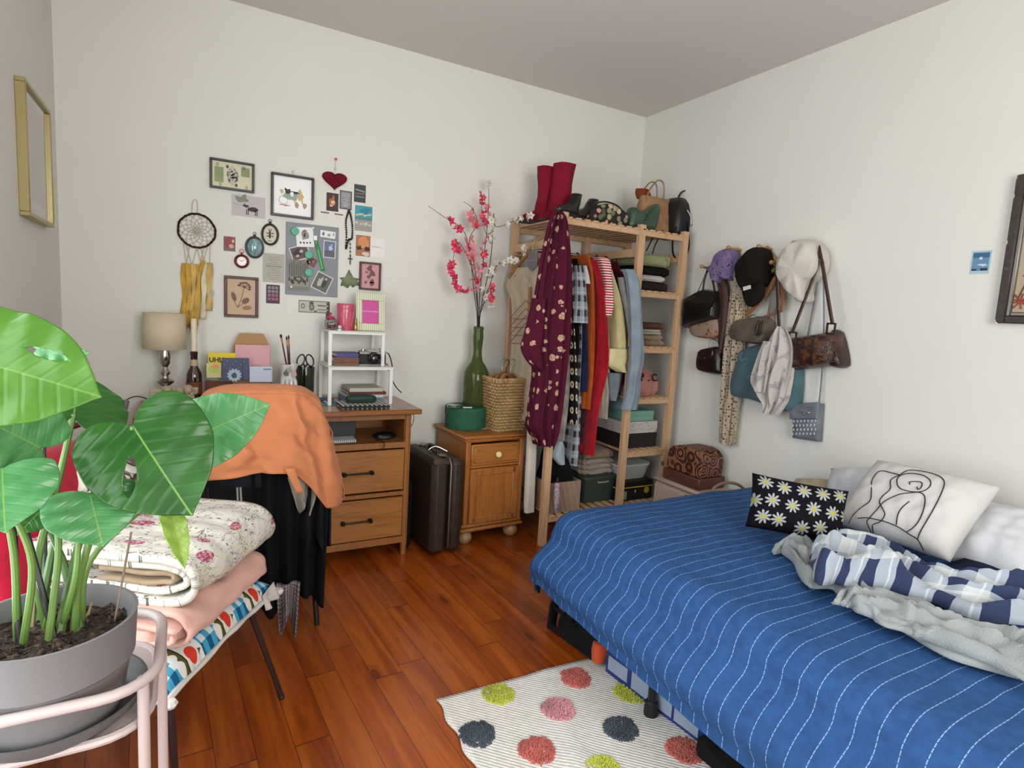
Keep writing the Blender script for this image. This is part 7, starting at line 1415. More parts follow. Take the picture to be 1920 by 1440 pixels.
pm = rr.lt(.44*(1)+0*h1) if 0 else (rr-(pet*.30+.10)).lt(0.)*(rr.lt(.40)); cen = rr.lt(.10)
t.col(t.mix(t.mix('#15131a', '#a9adaa', pm*.9), '#b5a83a', cen)); t.bump(t.noise(t.tc(), 200, 3), .6, .004); DSY = t.m
BL, BR = onZ(1400, 992, .535), onZ(1578, 1016, .535)
def above(px, py, q, dx=.06): return onX(px, py, q.x+dx)
TL, TR = above(1411, 882, BL), above(1592, 930, BR)
dsh = Vector((0, 0, 0))
P, X_, Y_ = corners((TL, TR, BR, BL)); b, M_ = lay('', '', '', P+Vector((0, 0, .0)), .14, X_.length*1.02, Y_.length*1.04, None, 3, (X_, Y_)); tag(b.build('daisy_cushion', DSY), 'black cushion covered in white daisies with yellow centres on the bed', 'cushion')
# white pillow behind, lying against the wall
def pil(name, label, px4, xs, th, mat, seed=1, wr_=.014, pinch=.04, sc=1.0, n=28, cat='pillow'):
    c = [onX(p[0], p[1], x) for p, x in zip(px4, xs)]; P, X_, Y_ = corners(c); b, M_ = lay('', '', '', P, th, X_.length*sc, Y_.length*sc, None, seed, (X_, Y_), wr_=wr_, pinch=pinch, n=n); return b, M_
WCT = fab('#c9ccd2', sc=200, var=.03, bump=.15)
b, _ = pil('', '', ((1555, 880), (1720, 872), (1700, 1000), (1545, 985)), (2.48, 2.48, 2.36, 2.36), .15, None, 5); tag(b.build('bed_pillow', WCT), 'white pillow against the wall behind the line-drawing cushion', 'pillow', 'white bed pillows')
b, _ = pil('', '', ((1780, 935), (1975, 985), (1975, 1110), (1790, 1055)), (2.50, 2.50, 2.25, 2.25), .17, None, 9); tag(b.build('bed_pillow', WCT), 'white pillow lying at the right edge beside the line-drawing cushion', 'pillow', 'white bed pillows')
b, _ = pil('', '', ((1490, 898), (1560, 900), (1560, 960), (1480, 950)), (2.50, 2.50, 2.42, 2.42), .10, None, 4); tag(b.build('beige_cushion', fab('#a89a82', sc=120)), 'beige striped cushion mostly hidden behind the daisy cushion', 'cushion')
tag(rows3([(922, 1384, 1404), (930, 1386, 1410), (940, 1396, 1412)], 'x', 2.28, .06, folds=3, amp=.004, n=20).build('beige_cloth', fab('#b0a48c')), 'small beige cloth corner at the left of the daisy cushion', 'cloth')
# line drawing cushion
t = MT('line_drawing_cotton', .9, spec=.2); t.col(t.ramp(t.noise(t.tc(), 9), [(.3, '#c4c2c2'), (.7, '#cfcdcc')])); t.bump(t.noise(t.tc(), 14, 3)+t.noise(t.tc(), 300, 2)*.3, .3, .008)
px4 = ((1618, 860), (1855, 918), (1795, 1048), (1592, 985)); xs = (2.36, 2.34, 2.10, 2.14)
c = [onX(p[0], p[1], x) for p, x in zip(px4, xs)]; P, X_, Y_ = corners(c); W5, H5 = X_.length*1.04, Y_.length*1.06
dc = thing('line_drawing_cushion', 'large white cushion with a black single-line drawing of a woman', 'cushion', (P.x, P.y, BZ)); M5 = frame(P, X_, Y_); b = MB(M5).pillow(W5, H5, .15, .05, 48, .008, 2); b.build('cushion_cover', t.m, dc)
M5i = M5.inverted()
def on_cush(px, py):   # meet the cushion's front surface
    d = (M5i.to_3x3() @ ray(px, py)); o_ = M5i @ C0; z = .07
    for _ in range(8):
        k = (z-o_.z)/d.z; x, y = o_.x+d.x*k, o_.y+d.y*k; uu, vv = max(-.99, min(.99, x/(W5/2))), max(-.99, min(.99, y/(H5/2))); e = max(0, (1-uu**4)*(1-vv**4)); z = .075*e**.6 + .008*mn.noise(Vector((x*9+2, y*9, 3)))*(e**.3)+.0064*mn.noise(Vector((x*25+2, y*25, 1)))*e
    return Vector((x, y, z+.0028))
ZX = lambda x, y: (1200+x*.375, 820+y*.375)
b = MB(M5)
for ln_ in ([(1045, 440), (1065, 395), (1105, 355), (1150, 320), (1158, 270), (1160, 220), (1185, 180), (1215, 170), (1260, 180), (1300, 190)],
    [(1160, 485), (1145, 445), (1150, 405), (1180, 370), (1220, 325), (1290, 290), (1350, 280), (1400, 278), (1425, 300), (1420, 360), (1395, 420), (1365, 455), (1335, 475)],
    [(1300, 190), (1255, 215), (1252, 260), (1215, 295), (1198, 325), (1215, 360), (1225, 390), (1200, 425), (1175, 460), (1168, 485)],
    [(1300, 190), (1340, 168), (1400, 170), (1470, 185), (1515, 210), (1520, 250), (1480, 340), (1440, 410), (1400, 480), (1392, 525)],
    [(1285, 215), (1300, 195), (1345, 183), (1410, 190), (1450, 215), (1452, 245), (1420, 270), (1370, 275), (1310, 262), (1288, 240), (1285, 215)],
    [(1350, 238), (1352, 225), (1400, 225), (1412, 235), (1405, 255), (1390, 262), (1385, 250)],
    [(1090, 408), (1140, 405), (1190, 415), (1230, 425), (1290, 450), (1350, 490), (1400, 535), (1420, 570)], [(1348, 322), (1310, 355), (1290, 390), (1282, 440)]):
    q = spl([on_cush(*ZX(a, b_)) for a, b_ in ln_], 5); b.tube(q, .0019, 5, updir=(0, 0, 1), flat=.5)
b.build('line_drawing', plain('#18181b', .8), dc)
# navy cloth between pillows
tag(MB(Matrix.Translation((2.2, .62, BZ+.012))).grid(lambda u, v: ((u-.5)*.34, (v-.5)*.5, .012*mn.noise(Vector((u*4, v*4, 2)))+.012), 16, 20).build('navy_cloth', fab('#141d3a', var=.2), thick=.006), 'dark navy cloth showing on the bed below the white pillows', 'cloth')
# blanket: grey fleece below, plaid side above
bk = thing('fleece_blanket', 'rumpled fleece blanket, plain grey on one side and blue-white plaid on the other', 'blanket', (1.9, .9, BZ))
def strip(up_, lo_, hgt, n1, n2, folds, seed, lift=0., uvs=(1, 1)):
    """sheet between two edges traced on the mattress, standing in long folds"""
    U = spl([onbed(a, c_, BZ+.07+lift) for a, c_ in up_], 10); L = spl([onbed(a, c_, BZ+.03+lift) for a, c_ in lo_], 10)
    def samp(K, t_): f_ = t_*(len(K)-1); i = min(int(f_), len(K)-2); return K[i]*(1-(f_-i))+K[i+1]*(f_-i)
    def fn(u, v):
        p = samp(L, u)*(1-v)+samp(U, u)*v; ed = min(1, v*7, (1-v)*7, u*12)**.5
        ph = v*folds+1.1*mn.noise(Vector((u*2.2, v*1.5, seed)))+.35*sin(u*4+seed); rdg = 1-abs(2*(ph-math.floor(ph))-1)
        z = BZ+.016+lift+ed*(hgt*(rdg**1.4)*(.45+.75*abs(mn.noise(Vector((u*3.1, v*2, seed+4)))))+.014+.010*mn.noise(Vector((u*14, v*9, seed))))
        return (p.x+.012*mn.noise(Vector((u*9, v*9, seed+1))), p.y+.012*mn.noise(Vector((u*9, v*9, seed+2))), z)
    b = MB(); b.grid(fn, n1, n2, us=uvs[0], vs_=uvs[1]); return b
GRY = fab('#8f9596', sc=260, var=.06, bump=.5)
strip([(1455, 1010), (1500, 1000), (1530, 1002), (1600, 1060), (1700, 1110), (1800, 1140), (1930, 1170)], [(1455, 1018), (1485, 1045), (1515, 1090), (1560, 1096), (1590, 1120), (1700, 1180), (1800, 1230), (1960, 1275)], .050, 110, 40, 3.2, 3).build('grey_side', GRY, bk, thick=.008)
strip([(1565, 1095), (1640, 1085), (1740, 1120), (1840, 1150), (1960, 1180)], [(1600, 1130), (1640, 1155), (1700, 1178), (1740, 1192), (1830, 1225), (1960, 1280)], .055, 90, 30, 2.4, 8, .02).build('grey_side', GRY, bk, thick=.008)
strip([(1530, 1000), (1580, 993), (1650, 1003), (1720, 1030), (1800, 1060), (1890, 1078), (1985, 1090)], [(1522, 1050), (1535, 1085), (1580, 1088), (1640, 1092), (1730, 1115), (1830, 1150), (1985, 1170)], .085, 110, 40, 2.8, 5, .035, (1.1, .45)).build('plaid_side', PLB, bk, thick=.008)
# ------------------------------------------------------------ under the bed
o = thing('tool_bag', 'black and orange pouch bag lying half under the bed near its far leg', 'bag', (1.23, 1.6, 0)); p0, p1 = onZ(1062, 1178, .02), onZ(1138, 1238, .02); dv = (p1-p0); L_ = dv.length; M_ = frame((p0+p1)/2+Vector((-.006, 0, 0)), (dv.x, dv.y, 0), (-dv.y, dv.x, 0))
BF_ = fab('#141518'); OG = fab('#c2512e'); MB(M_).loft([((0, 0, 0), L_*.5, .05), ((0, 0, .03), L_*.54, .055), ((0, 0, .065), L_*.5, .05), ((0, 0, .085), L_*.44, .035)], n=40, folds=6, amp=.004, power=4).build('bag_body', BF_, o)
for x_ in (-.32, -.08): MB(M_).box((x_*L_, 0, .08), (.03, .11, .018), .005).build('strap', BF_, o)
for x_, w_ in ((-.05, .012), (.12, .012)): MB(M_).box((x_*L_, .03, .086), (.035, w_, .012), .003).build('orange_tab', OG, o)
MB(M_).loft([((L_*.49, 0, .01), .022, .056), ((L_*.49, 0, .05), .026, .058), ((L_*.47, 0, .075), .022, .05)], n=20, power=4).build('orange_band', OG, o)
o = thing('shoe_box', 'flat royal blue cardboard box with white panels under the bed edge', 'box', (1.33, 1.3, 0)); a, c = onZ(1165, 1262, .06), onZ(1275, 1372, .0); dv = Vector((c.x-a.x, c.y-a.y, 0)); M_ = frame(Vector((a.x, a.y, 0))+dv*.5+Vector((.14, .0, .055)), dv, Vector((-dv.y, dv.x, 0))); M_ = frame(Vector((1.395, 1.285, .055)), Vector((.10, -1, 0)), Vector((1, .10, 0)))
MB(M_).box((0, 0, 0), (.42, .20, .105), .003).build('box_base', plain('#1c3272', .5), o); MB(M_).box((-.0, -.101, .0), (.17, .003, .06)).build('white_panel', plain('#8f9eb4', .5), o) ; MB(M_).box((.14, -.101, .0), (.09, .003, .06)).build('white_panel', plain('#8f9eb4', .5), o); MB(M_).box((-.15, -.101, .0), (.09, .003, .05)).build('white_panel', plain('#8f9eb4', .5), o)
o = thing('black_case', 'black worn case under the near part of the bed', 'case', (1.38, .85, 0)); MB(F((1.40, .86, 0), .05)).box((0, 0, .04), (.26, .42, .075), .02).build('case_body', fab('#131314', var=.3), o); MB(F((1.275, 1.03, .05))).ball((0, 0, .0), .010, 8).build('rivet', metal('#a8a8a8'), o)
# ------------------------------------------------------------ low chair with cushions and folded bedding
A_ = Vector((-.066, 1.405, 0)); e1 = Vector((.53, .85, 0)).normalized(); e2 = Vector((-.85, .53, 0)).normalized(); SZ = .36
def sp(a, b_, z): return A_+e1*a+e2*b_+Vector((0, 0, z))
MS = Matrix(((e1.x, e2.x, 0, A_.x), (e1.y, e2.y, 0, A_.y), (0, 0, 1, 0), (0, 0, 0, 1)))
lc = thing('low_chair', 'dark metal lounge chair by the left wall buried under cushions and bedding', 'chair', sp(.24, .25, 0)); DM = plain('#2a1a18', .4, name='dark_steel')
b = MB(MS); b.tube([(0, .0, SZ-.02), (.48, .0, SZ-.02), (.48, .43, SZ-.02), (0, .43, SZ-.02)], .010, 8, closed=True); b.box((.24, .215, SZ-.02), (.46, .42, .012), .003); b.build('seat_frame', DM, lc)
for a0, b0, a1, b1 in ((.06, .01, .04, -.02), (.44, .02, .50, -.06), (.06, .42, .03, .41), (.44, .42, .47, .43)): 
    l_ = MB(MS).tube([(a0, b0, SZ-.02), (a1, b1, .01)], [.009, .008], 8).build('leg', DM, lc); MB(MS).ball((a1, b1, .009), .010, 8).build('foot_cap', plain('#151010', .6), l_)
b = MB(MS)
b.tube([(.02, .43, SZ-.02), (.02, .46, .70), (.02, .505, .83)], .009, 8).tube([(.46, .43, SZ-.02), (.46, .46, .70), (.46, .49, .86)], .009, 8).tube([(.02, .505, .83), (.46, .49, .86)], .009, 8).tube([(.02, .48, .72), (.46, .47, .74)], .005, 6); b.build('back_frame', plain('#5a1420', .4), lc)
RED = fab('#a3122e', sc=350, var=.12, bump=.3)
b = MB(frame(sp(.23, .40, .61), e1, (Vector((0, 0, 1))*.97+e2*.22))); b.pillow(.47, .46, .12, .03, 26, .010, 3); tag(b.build('red_cushion', RED), 'crimson red cushion leaning against the chair back behind the plant', 'cushion')
b = MB(frame(sp(.20, .33, .50), e1, (e2*.8+Vector((0, 0, .45))))); b.pillow(.40, .26, .09, .03, 22, .012, 6); tag(b.build('red_blanket', RED), 'crumpled crimson red cloth bunched at the foot of the red cushion', 'blanket')
# gingham and dots cushion
t, u, v = uvmat('gingham_dots'); per = .155; q = (v/per).fr(); gx, gy = (u/.036).fr().lt(.5), (v/.036).fr().lt(.5)
ging = t.mix(t.mix('#c4cdd0', '#3f93b4', (gx+gy).mi(1.)), '#14507a', gx*gy)
def rowdots(cen, rad, su, off=0.): fu = ((u/su+off).fr()-.5)*su; fv = (q-cen)*per; return (fu*fu+fv*fv).sq().lt(rad)
oliv = t.mix('#3a3a16', '#5c5c26', t.noise(t.vec(u, v), 60, 2)); dr = t.mix('#c23a28', '#b8204e', ((u/.042).fl()*.5).fr().gt(.2))
c = t.mix(ging, '#cdcbc6', q.gt(.46)); c = t.mix(c, oliv, q.gt(.50)*q.lt(.62)); c = t.mix(c, '#d2d0cb', rowdots(.475, .0125, .027)); c = t.mix(c, '#2a2a18', q.gt(.60)*q.lt(.625)); c = t.mix(c, dr, rowdots(.77, .016, .042)); c = t.mix(c, oliv, q.gt(.90)*q.lt(.96)); c = t.mix(c, '#d2d0cb', rowdots(.965, .0125, .027, .5))
t.col(c); t.bump(t.noise(t.tc(), 300, 2), .2, .003); GNG = t.m
gc = thing('gingham_cushion', 'blue gingham and red dotted seat cushion with white piping on the low chair', 'cushion', sp(.24, .22, SZ)); CW_, CD_ = .54, .56
b = MB()
def gtop(a, c_): 
    x, y = (a-.5)*2, (c_-.5)*2; e = max(0, (1-x**6)*(1-y**6))**.5; return sp(.245+.262*x, .205+.24*y, SZ+.008+.065*e-.012*abs(x*y)+.006*mn.noise(Vector((x*3, y*3, 7))))
b.grid(lambda a, c_: gtop(a, c_), 40, 40, us=CW_, vs_=CD_); b.grid(lambda a, c_: gtop(1-a, c_)-Vector((0, 0, .07*max(0, (1-((a-.5)*2)**6)*(1-((c_-.5)*2)**6))**.5)), 20, 20, us=CW_, vs_=CD_)
# bands run along the depth of the seat
b.uv = [[(q_[1], q_[0]) for q_ in uu] if uu else None for uu in b.uv]; b.build('cushion_cover', GNG, gc)
edge = [gtop(i/20, 0) for i in range(20)]+[gtop(1, i/20) for i in range(20)]+[gtop(1-i/20, 1) for i in range(20)]+[gtop(0, 1-i/20) for i in range(20)]; MB().tube(edge, [.007+.0015*sin(i*1.3) for i in range(len(edge))], 6, closed=True).build('piping', fab('#c4c1bb'), gc)
for a, c_ in ((0, 0), (1, 0)): q = gtop(a, c_); MB().ball(q+(-e2*.008 if 1 else 0)+Vector((0, 0, -.004)), .016, 8, (1, 1, .7)).build('corner_tab', fab('#c4c1bb'), gc)
tag(MB().grid(lambda a, c_: sp(.42+.07*a, -.035-.012*sin(a*9)*c_-.01*c_, SZ+.02-.045*c_+.01*a), 14, 8).build('white_cloth', fab('#b9b3ae'), thick=.003), 'white cloth corner drooping from the far corner of the gingham cushion', 'cloth')
# pink folded sheet
PK = fab('#c79c90', sc=300, var=.05, bump=.2)
pk_ = thing('pink_sheet', 'folded pale pink cotton sheet on the gingham cushion under the quilt', 'sheet', sp(.2, .15, SZ+.08))
def fold_profile(b, prof, a0, a1, n=26, wob=.006, seed=0, us=1.):
    """cloth folded in profile (distance back, height), drawn along the seat front"""
    K = spl([Vector((p[0], p[1], 0)) for p in prof], 6); L = len(K)-1
    b.grid(lambda u, v: (lambda k: sp(a0+(a1-a0)*u+.010*mn.noise(Vector((v*6, seed, 0))), k.x+wob*mn.noise(Vector((u*5, v*7, seed))), k.y+wob*.8*mn.noise(Vector((u*6, v*8, seed+3)))))(K[min(L, int(round(v*L)))]), n, L, us=us, vs_=sum((K[i+1]-K[i]).length for i in range(L)))
z0 = SZ+.075
fold_profile(MB(), [], 0, 1) if 0 else None
b = MB(); fold_profile(b, [(.42, z0+.012), (.2, z0+.006), (.02, z0+.002), (-.035, z0+.018), (-.045, z0+.045), (-.02, z0+.075), (.05, z0+.078), (.25, z0+.082), (.42, z0+.08)], .05, .42, wob=.012, seed=2); b.build('outer_fold', PK, pk_, thick=.010)
b = MB(); fold_profile(b, [(.42, z0+.03), (.15, z0+.022), (.0, z0+.022), (-.018, z0+.038), (.0, z0+.055), (.2, z0+.06), (.42, z0+.062)], .03, .41, wob=.010, seed=5); b.build('inner_fold', PK, pk_, thick=.010)
b = MB(Matrix.Translation(sp(.10, .06, z0+.0)) @ Matrix.Rotation(math.atan2(e1.y, e1.x), 4, 'Z')); b.loft([((0, 0, 0), .05, .07), ((0, 0, .02), .07, .085), ((0, 0, .045), .06, .075), ((0, 0, .058), .035, .04), ((0, 0, .062), .01, .01)], n=44, folds=6, amp=.008, tw=.9); b.build('bunched_end', PK, pk_)
# floral quilt
t, u, v = uvmat('floral_quilt', .9); uv_ = t.vec(u, v); ro = t.vor(uv_, 9.5, 1.); ptl = t.noise(uv_, 120, 3, 1.); vine = (t.noise(uv_, 22, 3, 2.)-.5).ab(); pu = (t.noise(uv_, 60, 2)-.5).ab()
c = t.mix('#c9c4b8', '#5a5a4c', (vine.lt(.016))*(t.noise(uv_, 12, 2).gt(.46))); c = t.mix(c, '#6f5a4e', (t.vor(uv_, 55).lt(.16))*(t.noise(uv_, 14).gt(.52))); c = t.mix(c, t.mix('#8f4358', '#c79aa2', ptl.gt(.52)), (ro+t.noise(uv_, 50, 2)*.10).lt(.31))
t.col(c); t.bump((t.vor(uv_, 34, .9)*1.)+t.noise(uv_, 18, 2), .5, .006); QLT = t.m
ql = thing('floral_quilt', 'white quilt with small pink roses folded on top of the pink sheet', 'quilt', sp(.3, .2, z0+.09)); z1 = z0+.088
b = MB(); fold_profile(b, [(.46, z1+.07), (.36, z1+.02), (.2, z1+.012), (.06, z1+.004), (-.01, z1+.012), (-.04, z1+.045), (-.03, z1+.085), (.03, z1+.108), (.16, z1+.112), (.3, z1+.118), (.40, z1+.14), (.47, z1+.20)], .075, .475, n=40, wob=.012, seed=9, us=.46); b.build('outer_fold', QLT, ql, thick=.016)
b = MB(); fold_profile(b, [(.45, z1+.05), (.2, z1+.032), (.06, z1+.026), (.0, z1+.04), (-.012, z1+.06), (.01, z1+.08), (.08, z1+.086), (.25, z1+.09), (.45, z1+.10)], .09, .465, n=40, wob=.008, seed=12, us=.46); b.build('inner_fold', QLT, ql, thick=.014)
b = MB(); fold_profile(b, [(.2, z1+.045), (.07, z1+.042), (.022, z1+.052), (.03, z1+.066), (.1, z1+.068), (.2, z1+.07)], .095, .44, n=30, wob=.006, seed=14, us=.46); b.build('inner_fold', fab('#8d7a62', sc=90), ql, thick=.010)
t, u, v = uvmat('black_white_knit'); t.col(t.ramp(t.noise(t.tc(), 14, 3, 1.), [(.42, '#c4c0b6'), (.48, '#2a2522'), (.55, '#5a4a3c'), (.6, '#c4c0b6')]))
b = MB(frame(sp(.34, .37, z1+.20), e1, e2*.8+Vector((0, 0, .5)))); b.pillow(.20, .14, .09, .04, 18, .01, 8); tag(b.build('patterned_cushion', t.m), 'small cream, black and brown patterned cushion behind the large monstera leaf', 'cushion')
tag(MB().tube([atD(237, 752, 2.25), atD(224, 800, 2.2), atD(205, 905, 2.15)], .009, 10).build('metal_pole', metal('#8a8288', .35)), 'short silvery metal tube rising behind the chair by the left wall', 'pole')
# ------------------------------------------------------------ pink plant table
PKM = plain('#b3a3a0', .4, name='pale_pink_steel'); pt = thing('plant_table', 'pale pink metal tray table with a tubular rail carrying the plant', 'table', (-.19, 1.08, 0))
def rrect(x0, x1, y0, y1, r, z, n=7):
    out = []
    for cx, cy, a0 in ((x1-r, y0+r, -pi/2), (x1-r, y1-r, 0), (x0+r, y1-r, pi/2), (x0+r, y0+r, pi)):
        for i in range(n): a = a0+pi/2*i/(n-1); out.append(Vector((cx+r*cos(a), cy+r*sin(a), z)))
    return out
TX0, TX1, TY0, TY1, TZ_ = -.37, -.055, .975, 1.25, .575
MB().prism([(p.x, p.y) for p in rrect(TX0, TX1, TY0, TY1, .07, 0)], TZ_-.008, TZ_).build('tray', PKM, pt)
MB().tube(rrect(TX0, TX1, TY0, TY1, .07, TZ_-.002), .007, 8, closed=True).build('tray_rim', PKM, pt)
rr_ = rrect(TX0-.01, TX1+.012, TY0-.025, TY1-.025, .075, .655)
for p in rr_: p.z -= .006*max(0, (p.y-1.05)/.17)
MB().tube(rr_, .0085, 10, closed=True).build('rail', PKM, pt)
for x_, y_, zt_ in ((TX1+.010, 1.16, .65), (TX1-.008, .985, .655), (TX0+.0, 1.16, .65), (TX0+.01, .985, .655)): MB().tube([(x_, y_, zt_), (x_, y_, .004)], .0085, 10).build('leg', PKM, pt)
tag(MB(F((-.10, 1.12, 0), .3)).box((0, 0, .11), (.30, .22, .22), .02).build('storage_bag', fab('#a9a6a0')), 'pale grey-white bag standing on the floor under the plant table', 'bag')
# pot, saucer, soil
PCX, PCY, PZT, PR, PZ0 = -.187, 1.058, .74, .114, .588; GP_ = plain('#6f6c6d', .55, name='grey_plastic')
t_ = thing('plant_saucer', 'dark grey round saucer under the monstera pot', 'saucer', (PCX, PCY+.01, TZ_)); MB(F((PCX, PCY+.015, TZ_))).lathe([(0, 0), (.105, 0), (.118, .012), (.126, .03), (.122, .03), (.113, .012), (.1, .004), (0, .004)], n=48).build('saucer_dish', plain('#5c5b5c', .5), t_)
pp = thing('monstera_plant', 'monstera with large glossy split leaves in a grey pot on the pink table', 'plant', (PCX, PCY, PZ0-.005))
MB(F((PCX, PCY, 0))).lathe([(0, PZ0-.004), (.088, PZ0-.004), (.093, PZ0+.01), (.104, PZ0+.075), (.1055, PZ0+.078), (.110, PZ0+.083), (PR, PZT-.002), (PR+.001, PZT), (PR-.004, PZT), (.104, PZT-.02), (.100, PZT-.05)], n=56).build('pot', GP_, pp)
t = MT('potting_soil', .95); o_ = t.tc(); t.col(t.ramp(t.noise(o_, 90, 4), [(.35, '#17100c'), (.55, '#3a281c'), (.7, '#6a5440')])); t.bump(t.noise(o_, 110, 4), 1., .01); sz_ = PZT-.035
b = MB(F((PCX, PCY, 0))); b.grid(lambda u, v: (.103*sqrt(v)*cos(6.2832*u), .103*sqrt(v)*sin(6.2832*u), sz_+.008*mn.noise(Vector((sqrt(v)*cos(6.2832*u)*6, sqrt(v)*sin(6.2832*u)*6, 0)))+.006*(1-v)), 40, 14); rn = random.Random(4)
for i in range(150):
    a, r = rn.random()*6.28, .098*sqrt(rn.random()); d = rn.random()*6.28; l = .004+.008*rn.random(); x, y, z = r*cos(a), r*sin(a), sz_+.007; b.tube([(x-l*cos(d), y-l*sin(d), z-.003), (x+l*cos(d), y+l*sin(d), z+.004*rn.random())], .0016+.001*rn.random(), 4)
b.build('soil', t.m, pp)
def leafmat(c0, c1, name='monstera_leaf', tr=.25, trc='#6fae2a'):
    t = MT(name, .28); u, v, _ = t.xyz(t.tc('UV')); au = (u-.5).ab(); mid = au.lt(.0075); side = (((v-au*.55)*8).fr()-.5).ab(); vein = side.lt(.035)
    c = t.ramp(t.noise(t.vec(u, v), 4, 3), [(.3, c0), (.7, c1)]); c = t.mix(c, '#6f9a48', (vein*.14)); c = t.mix(c, '#7a9f50', mid*.8); t.col(c); t.bump(side.mi(.2)*2.+t.noise(t.vec(u, v), 3, 2), .16, .008)
    tb = t.nt.nodes.new('ShaderNodeBsdfTranslucent'); tb.inputs[0].default_value = lin(trc); mx = t.nt.nodes.new('ShaderNodeMixShader'); mx.inputs[0].default_value = tr; out = t.nt.nodes['Material Output']
    t.nt.links.new(t.b.outputs[0], mx.inputs[1]); t.nt.links.new(tb.outputs[0], mx.inputs[2]); t.nt.links.new(mx.outputs[0], out.inputs[0]); return t.m
LFD = leafmat('#1c4a18', '#2a5f1e'); LFL = leafmat('#4a7a2a', '#5c8a34', tr=.4, trc='#86b83a'); LFM = leafmat('#3d7a44', '#55905a', tr=.2); LFY = leafmat('#8fae4a', '#a3bf5a', tr=.4)
root = Vector((PCX+.0, PCY+.01, sz_))
def leaf(bpx, tpx, db, dt, wid, mat, roll=0., lobe=.26, droop=.10, cup=.10, hole=(), notch=.55, stem=None, stemr=.0035, root_=None, bw=.50, belly=.33, curl=0.):
    B_, T_ = atD(bpx[0], bpx[1], db), atD(tpx[0], tpx[1], dt); ax_ = T_-B_; L = ax_.length; ax_.normalize(); vd = ((B_+T_)/2-C0).normalized(); nrm = -(vd-ax_*vd.dot(ax_)).normalized(); nrm = Matrix.Rotation(roll, 3, ax_) @ nrm; sd = ax_.cross(nrm)
    k = lobe/.2; O = spl([Vector((p[0] if p[0] > 0 else p[0]*k, p[1], 0)) for p in ((1.02, 0), (.97, .10), (.88, .33), (.70, .68), (.46, .93), (.20, 1.0), (-.03, .93), (-.17, .72), (-.19, .42), (-.11, .15), (-.01, .01))], 6)
    def pos(a, x):
        z = cup*wid*abs(x)**1.2*.5-droop*L*(max(0, a)**2)-.06*wid*x**4+.005*sin(a*22+abs(x)*2)*abs(x)*.5+curl*wid*x
        return B_+ax_*(a*L)+sd*(x*wid/2)+nrm*z
    nh, nr_ = 96, 46; vs = []; uv = []; qs = []
    for j_ in range(nr_+1):
        for i_ in range(2*nh+1):
            h_ = abs(i_-nh)/nh; f_ = h_*(len(O)-1); q_ = min(int(f_), len(O)-2); p = O[q_]*(1-(f_-q_))+O[q_+1]*(f_-q_); g = (j_/nr_); a, x = p.x*g, p.y*g*(1 if i_ > nh else -1); qq = 9
            for (hv, hx, rv, rx, sl) in hole:
                da, dx_ = (a-hv)/rv, (x-hx-sl*(a-hv))/rx; q = sqrt(da*da+dx_*dx_)
                if q < qq: qq = q
                if .78 < q < 1.22: da /= q; dx_ /= q; a = hv+da*rv; x = hx+dx_*rx+sl*(a-hv)
            vs.append(pos(a, x)); uv.append((.5+x*.5, a)); qs.append(qq)
    m_ = 2*nh+1; fs = []
    for j_ in range(nr_):
        for i_ in range(2*nh):
            f = (j_*m_+i_, j_*m_+i_+1, (j_+1)*m_+i_+1, (j_+1)*m_+i_)
            if sum(qs[q] for q in f)/4 < 1.0: continue
            fs.append(f)
    b = MB(); b.add(vs, fs, uv); b.build('leaf', mat, pp, thick=.0012)
    rt2 = root_ or root; 
    if stem is not None:
        pts = [rt2]+[atD(a, c_, d) for a, c_, d in stem]+[B_]; cv = spl(pts, 6); n_ = len(cv); MB().tube(cv, [stemr*(1.5-.6*i/n_) for i in range(n_)], 8).build('stem', plain('#5c7a38', .5, name='petiole'), pp)
rk = lambda dx, dy: root+Vector((dx, dy, 0))
leaf((250, 800), (354, 962), 1.03, .98, .178, LFD, roll=.12, lobe=.19, hole=((.42, .42, .17, .10, 1.0),), stem=((150, 1080, 1.14), (205, 900, 1.06)), stemr=.004, root_=rk(.03, 0), bw=.62)
leaf((-75, 668), (182, 738), .93, .86, .150, LFL, lobe=.2, roll=-.3, hole=((.52, -.42, .15, .085, .0),), stem=((20, 1000, 1.1), (-60, 800, 1.0)), root_=rk(-.04, 0), droop=.06)
leaf((352, 825), (500, 757), 1.10, 1.06, .118, LFM, roll=-.25, lobe=.12, stem=((170, 1050, 1.16), (290, 930, 1.12)), root_=rk(.035, .02), bw=.45)
leaf((138, 778), (152, 692), 1.22, 1.32, .160, LFD, roll=.2, lobe=.35, stem=((70, 1060, 1.2), (110, 900, 1.2)), root_=rk(-.01, .03), stemr=.0045, bw=.7)
leaf((72, 838), (-48, 775), 1.06, 1.02, .118, LFM, roll=.3, lobe=.3, stem=((110, 1020, 1.14), (90, 900, 1.1)), root_=rk(0, -.02), bw=.65)
leaf((4, 880), (8, 992), 1.0, .96, .115, LFM, roll=.1, lobe=.12, stem=((60, 1060, 1.1), (20, 950, 1.05)), root_=rk(-.03, -.02), bw=.6)
leaf((168, 926), (192, 1020), 1.05, 1.02, .118, LFM, roll=0, lobe=.16, stem=((140, 1090, 1.13), (150, 1000, 1.1)), root_=rk(.01, .01), bw=.7)
leaf((70, 655), (168, 662), 1.2, 1.16, .042, LFM, roll=.5, lobe=.1, bw=.3, cup=.05, droop=.0)
leaf((318, 958), (348, 1062), 1.02, 1.0, .034, LFY, roll=-.2, lobe=.05, bw=.2, cup=.5, curl=.1)
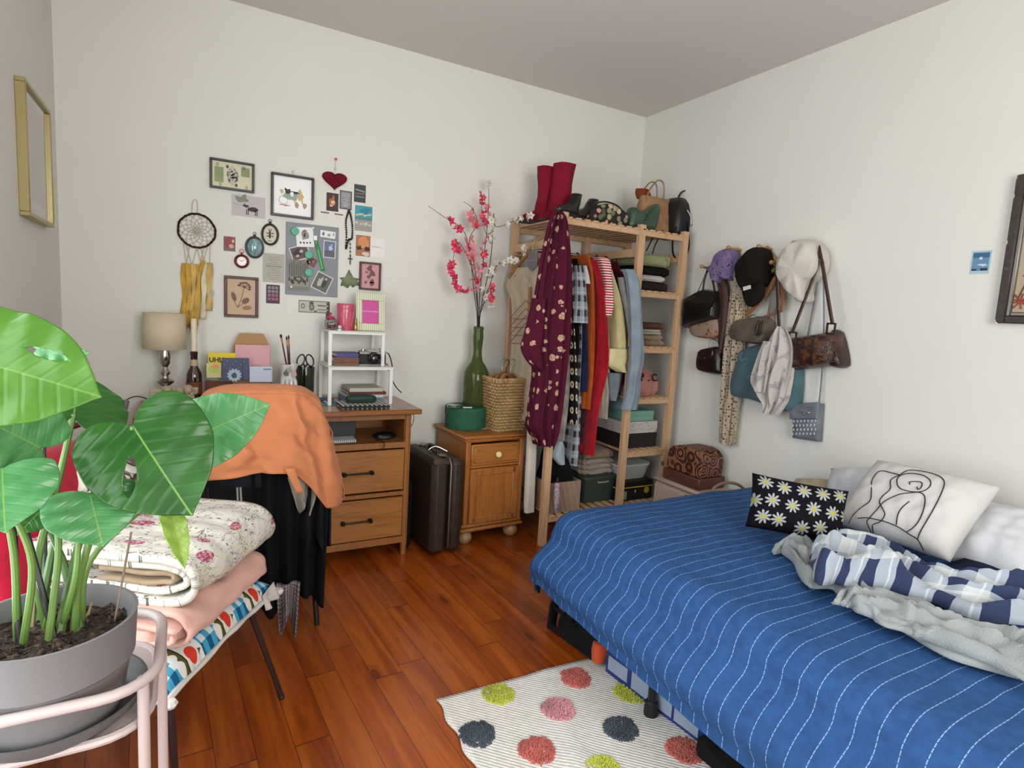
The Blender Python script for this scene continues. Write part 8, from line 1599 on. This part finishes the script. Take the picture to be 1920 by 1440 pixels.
leaf((98, 935), (34, 1000), 1.16, 1.14, .055, LFD, roll=.2, lobe=.12, stem=((110, 1050, 1.16),), root_=rk(-.01, .02))
# extra thick stems low down, dry sheaths
for pts in (((150, 1160, 1.10), (120, 1060, 1.12), (95, 1000, 1.12)), ((110, 1170, 1.10), (140, 1050, 1.13), (170, 960, 1.14), (230, 905, 1.10)), ((70, 1150, 1.12), (95, 1050, 1.13), (110, 960, 1.12), (80, 870, 1.12))):
    g0 = onZ(pts[0][0], pts[0][1]+25, sz_); l0 = (g0-C0).length; cv = spl([g0]+[atD(q[0], q[1], l0*(1-.006*k_)) for k_, q in enumerate(pts[1:])], 6); MB().tube(cv, [.0075*(1-.55*i/len(cv)) for i in range(len(cv))], 8).build('stem', plain('#4c6a34', .45, name='petiole'), pp)
for pts in (((60, 1180, 1.08), (68, 1080, 1.09)), ((135, 1185, 1.07), (138, 1090, 1.08)), ((160, 1170, 1.08), (172, 1130, 1.07))):
    g0 = onZ(pts[0][0], pts[0][1], sz_); MB().tube([g0, atD(pts[1][0], pts[1][1], (g0-C0).length)], [.0035, .001], 5).build('dry_sheath', plain('#8a7a5c', .9), pp)
ST = plain('#101012', .4); SK = 'plant stakes in the monstera pot'
for a, c_, c, r, lb in (((37, 1225, 1.02), (20, 880, 1.0), ST, .0045, 'black stake at the front left of the monstera pot'), ((105, 1205, 1.03), (38, 955, 1.0), ST, .0045, 'black leaning stake at the front of the monstera pot'), ((85, 1120, 1.2), (80, 742, 1.26), plain('#3a3c3e', .4), .004, 'tall dark grey stake at the back of the monstera pot'), ((214, 1172, 1.07), (246, 997, 1.04), plain('#7d6a58', .7), .0018, 'thin brown wooden stick at the right of the monstera pot')):
    p2 = onZ(a[0], a[1], sz_-.005) if a[1] > 1130 else onZ(a[0], 1160, sz_-.005); q = atD(c_[0], c_[1], (p2-C0).length*(.99 if a[1] > 1130 else 1.02))
    tag(MB().tube([p2, q], r, 8).build('plant_stake', c), lb, 'stake', SK)
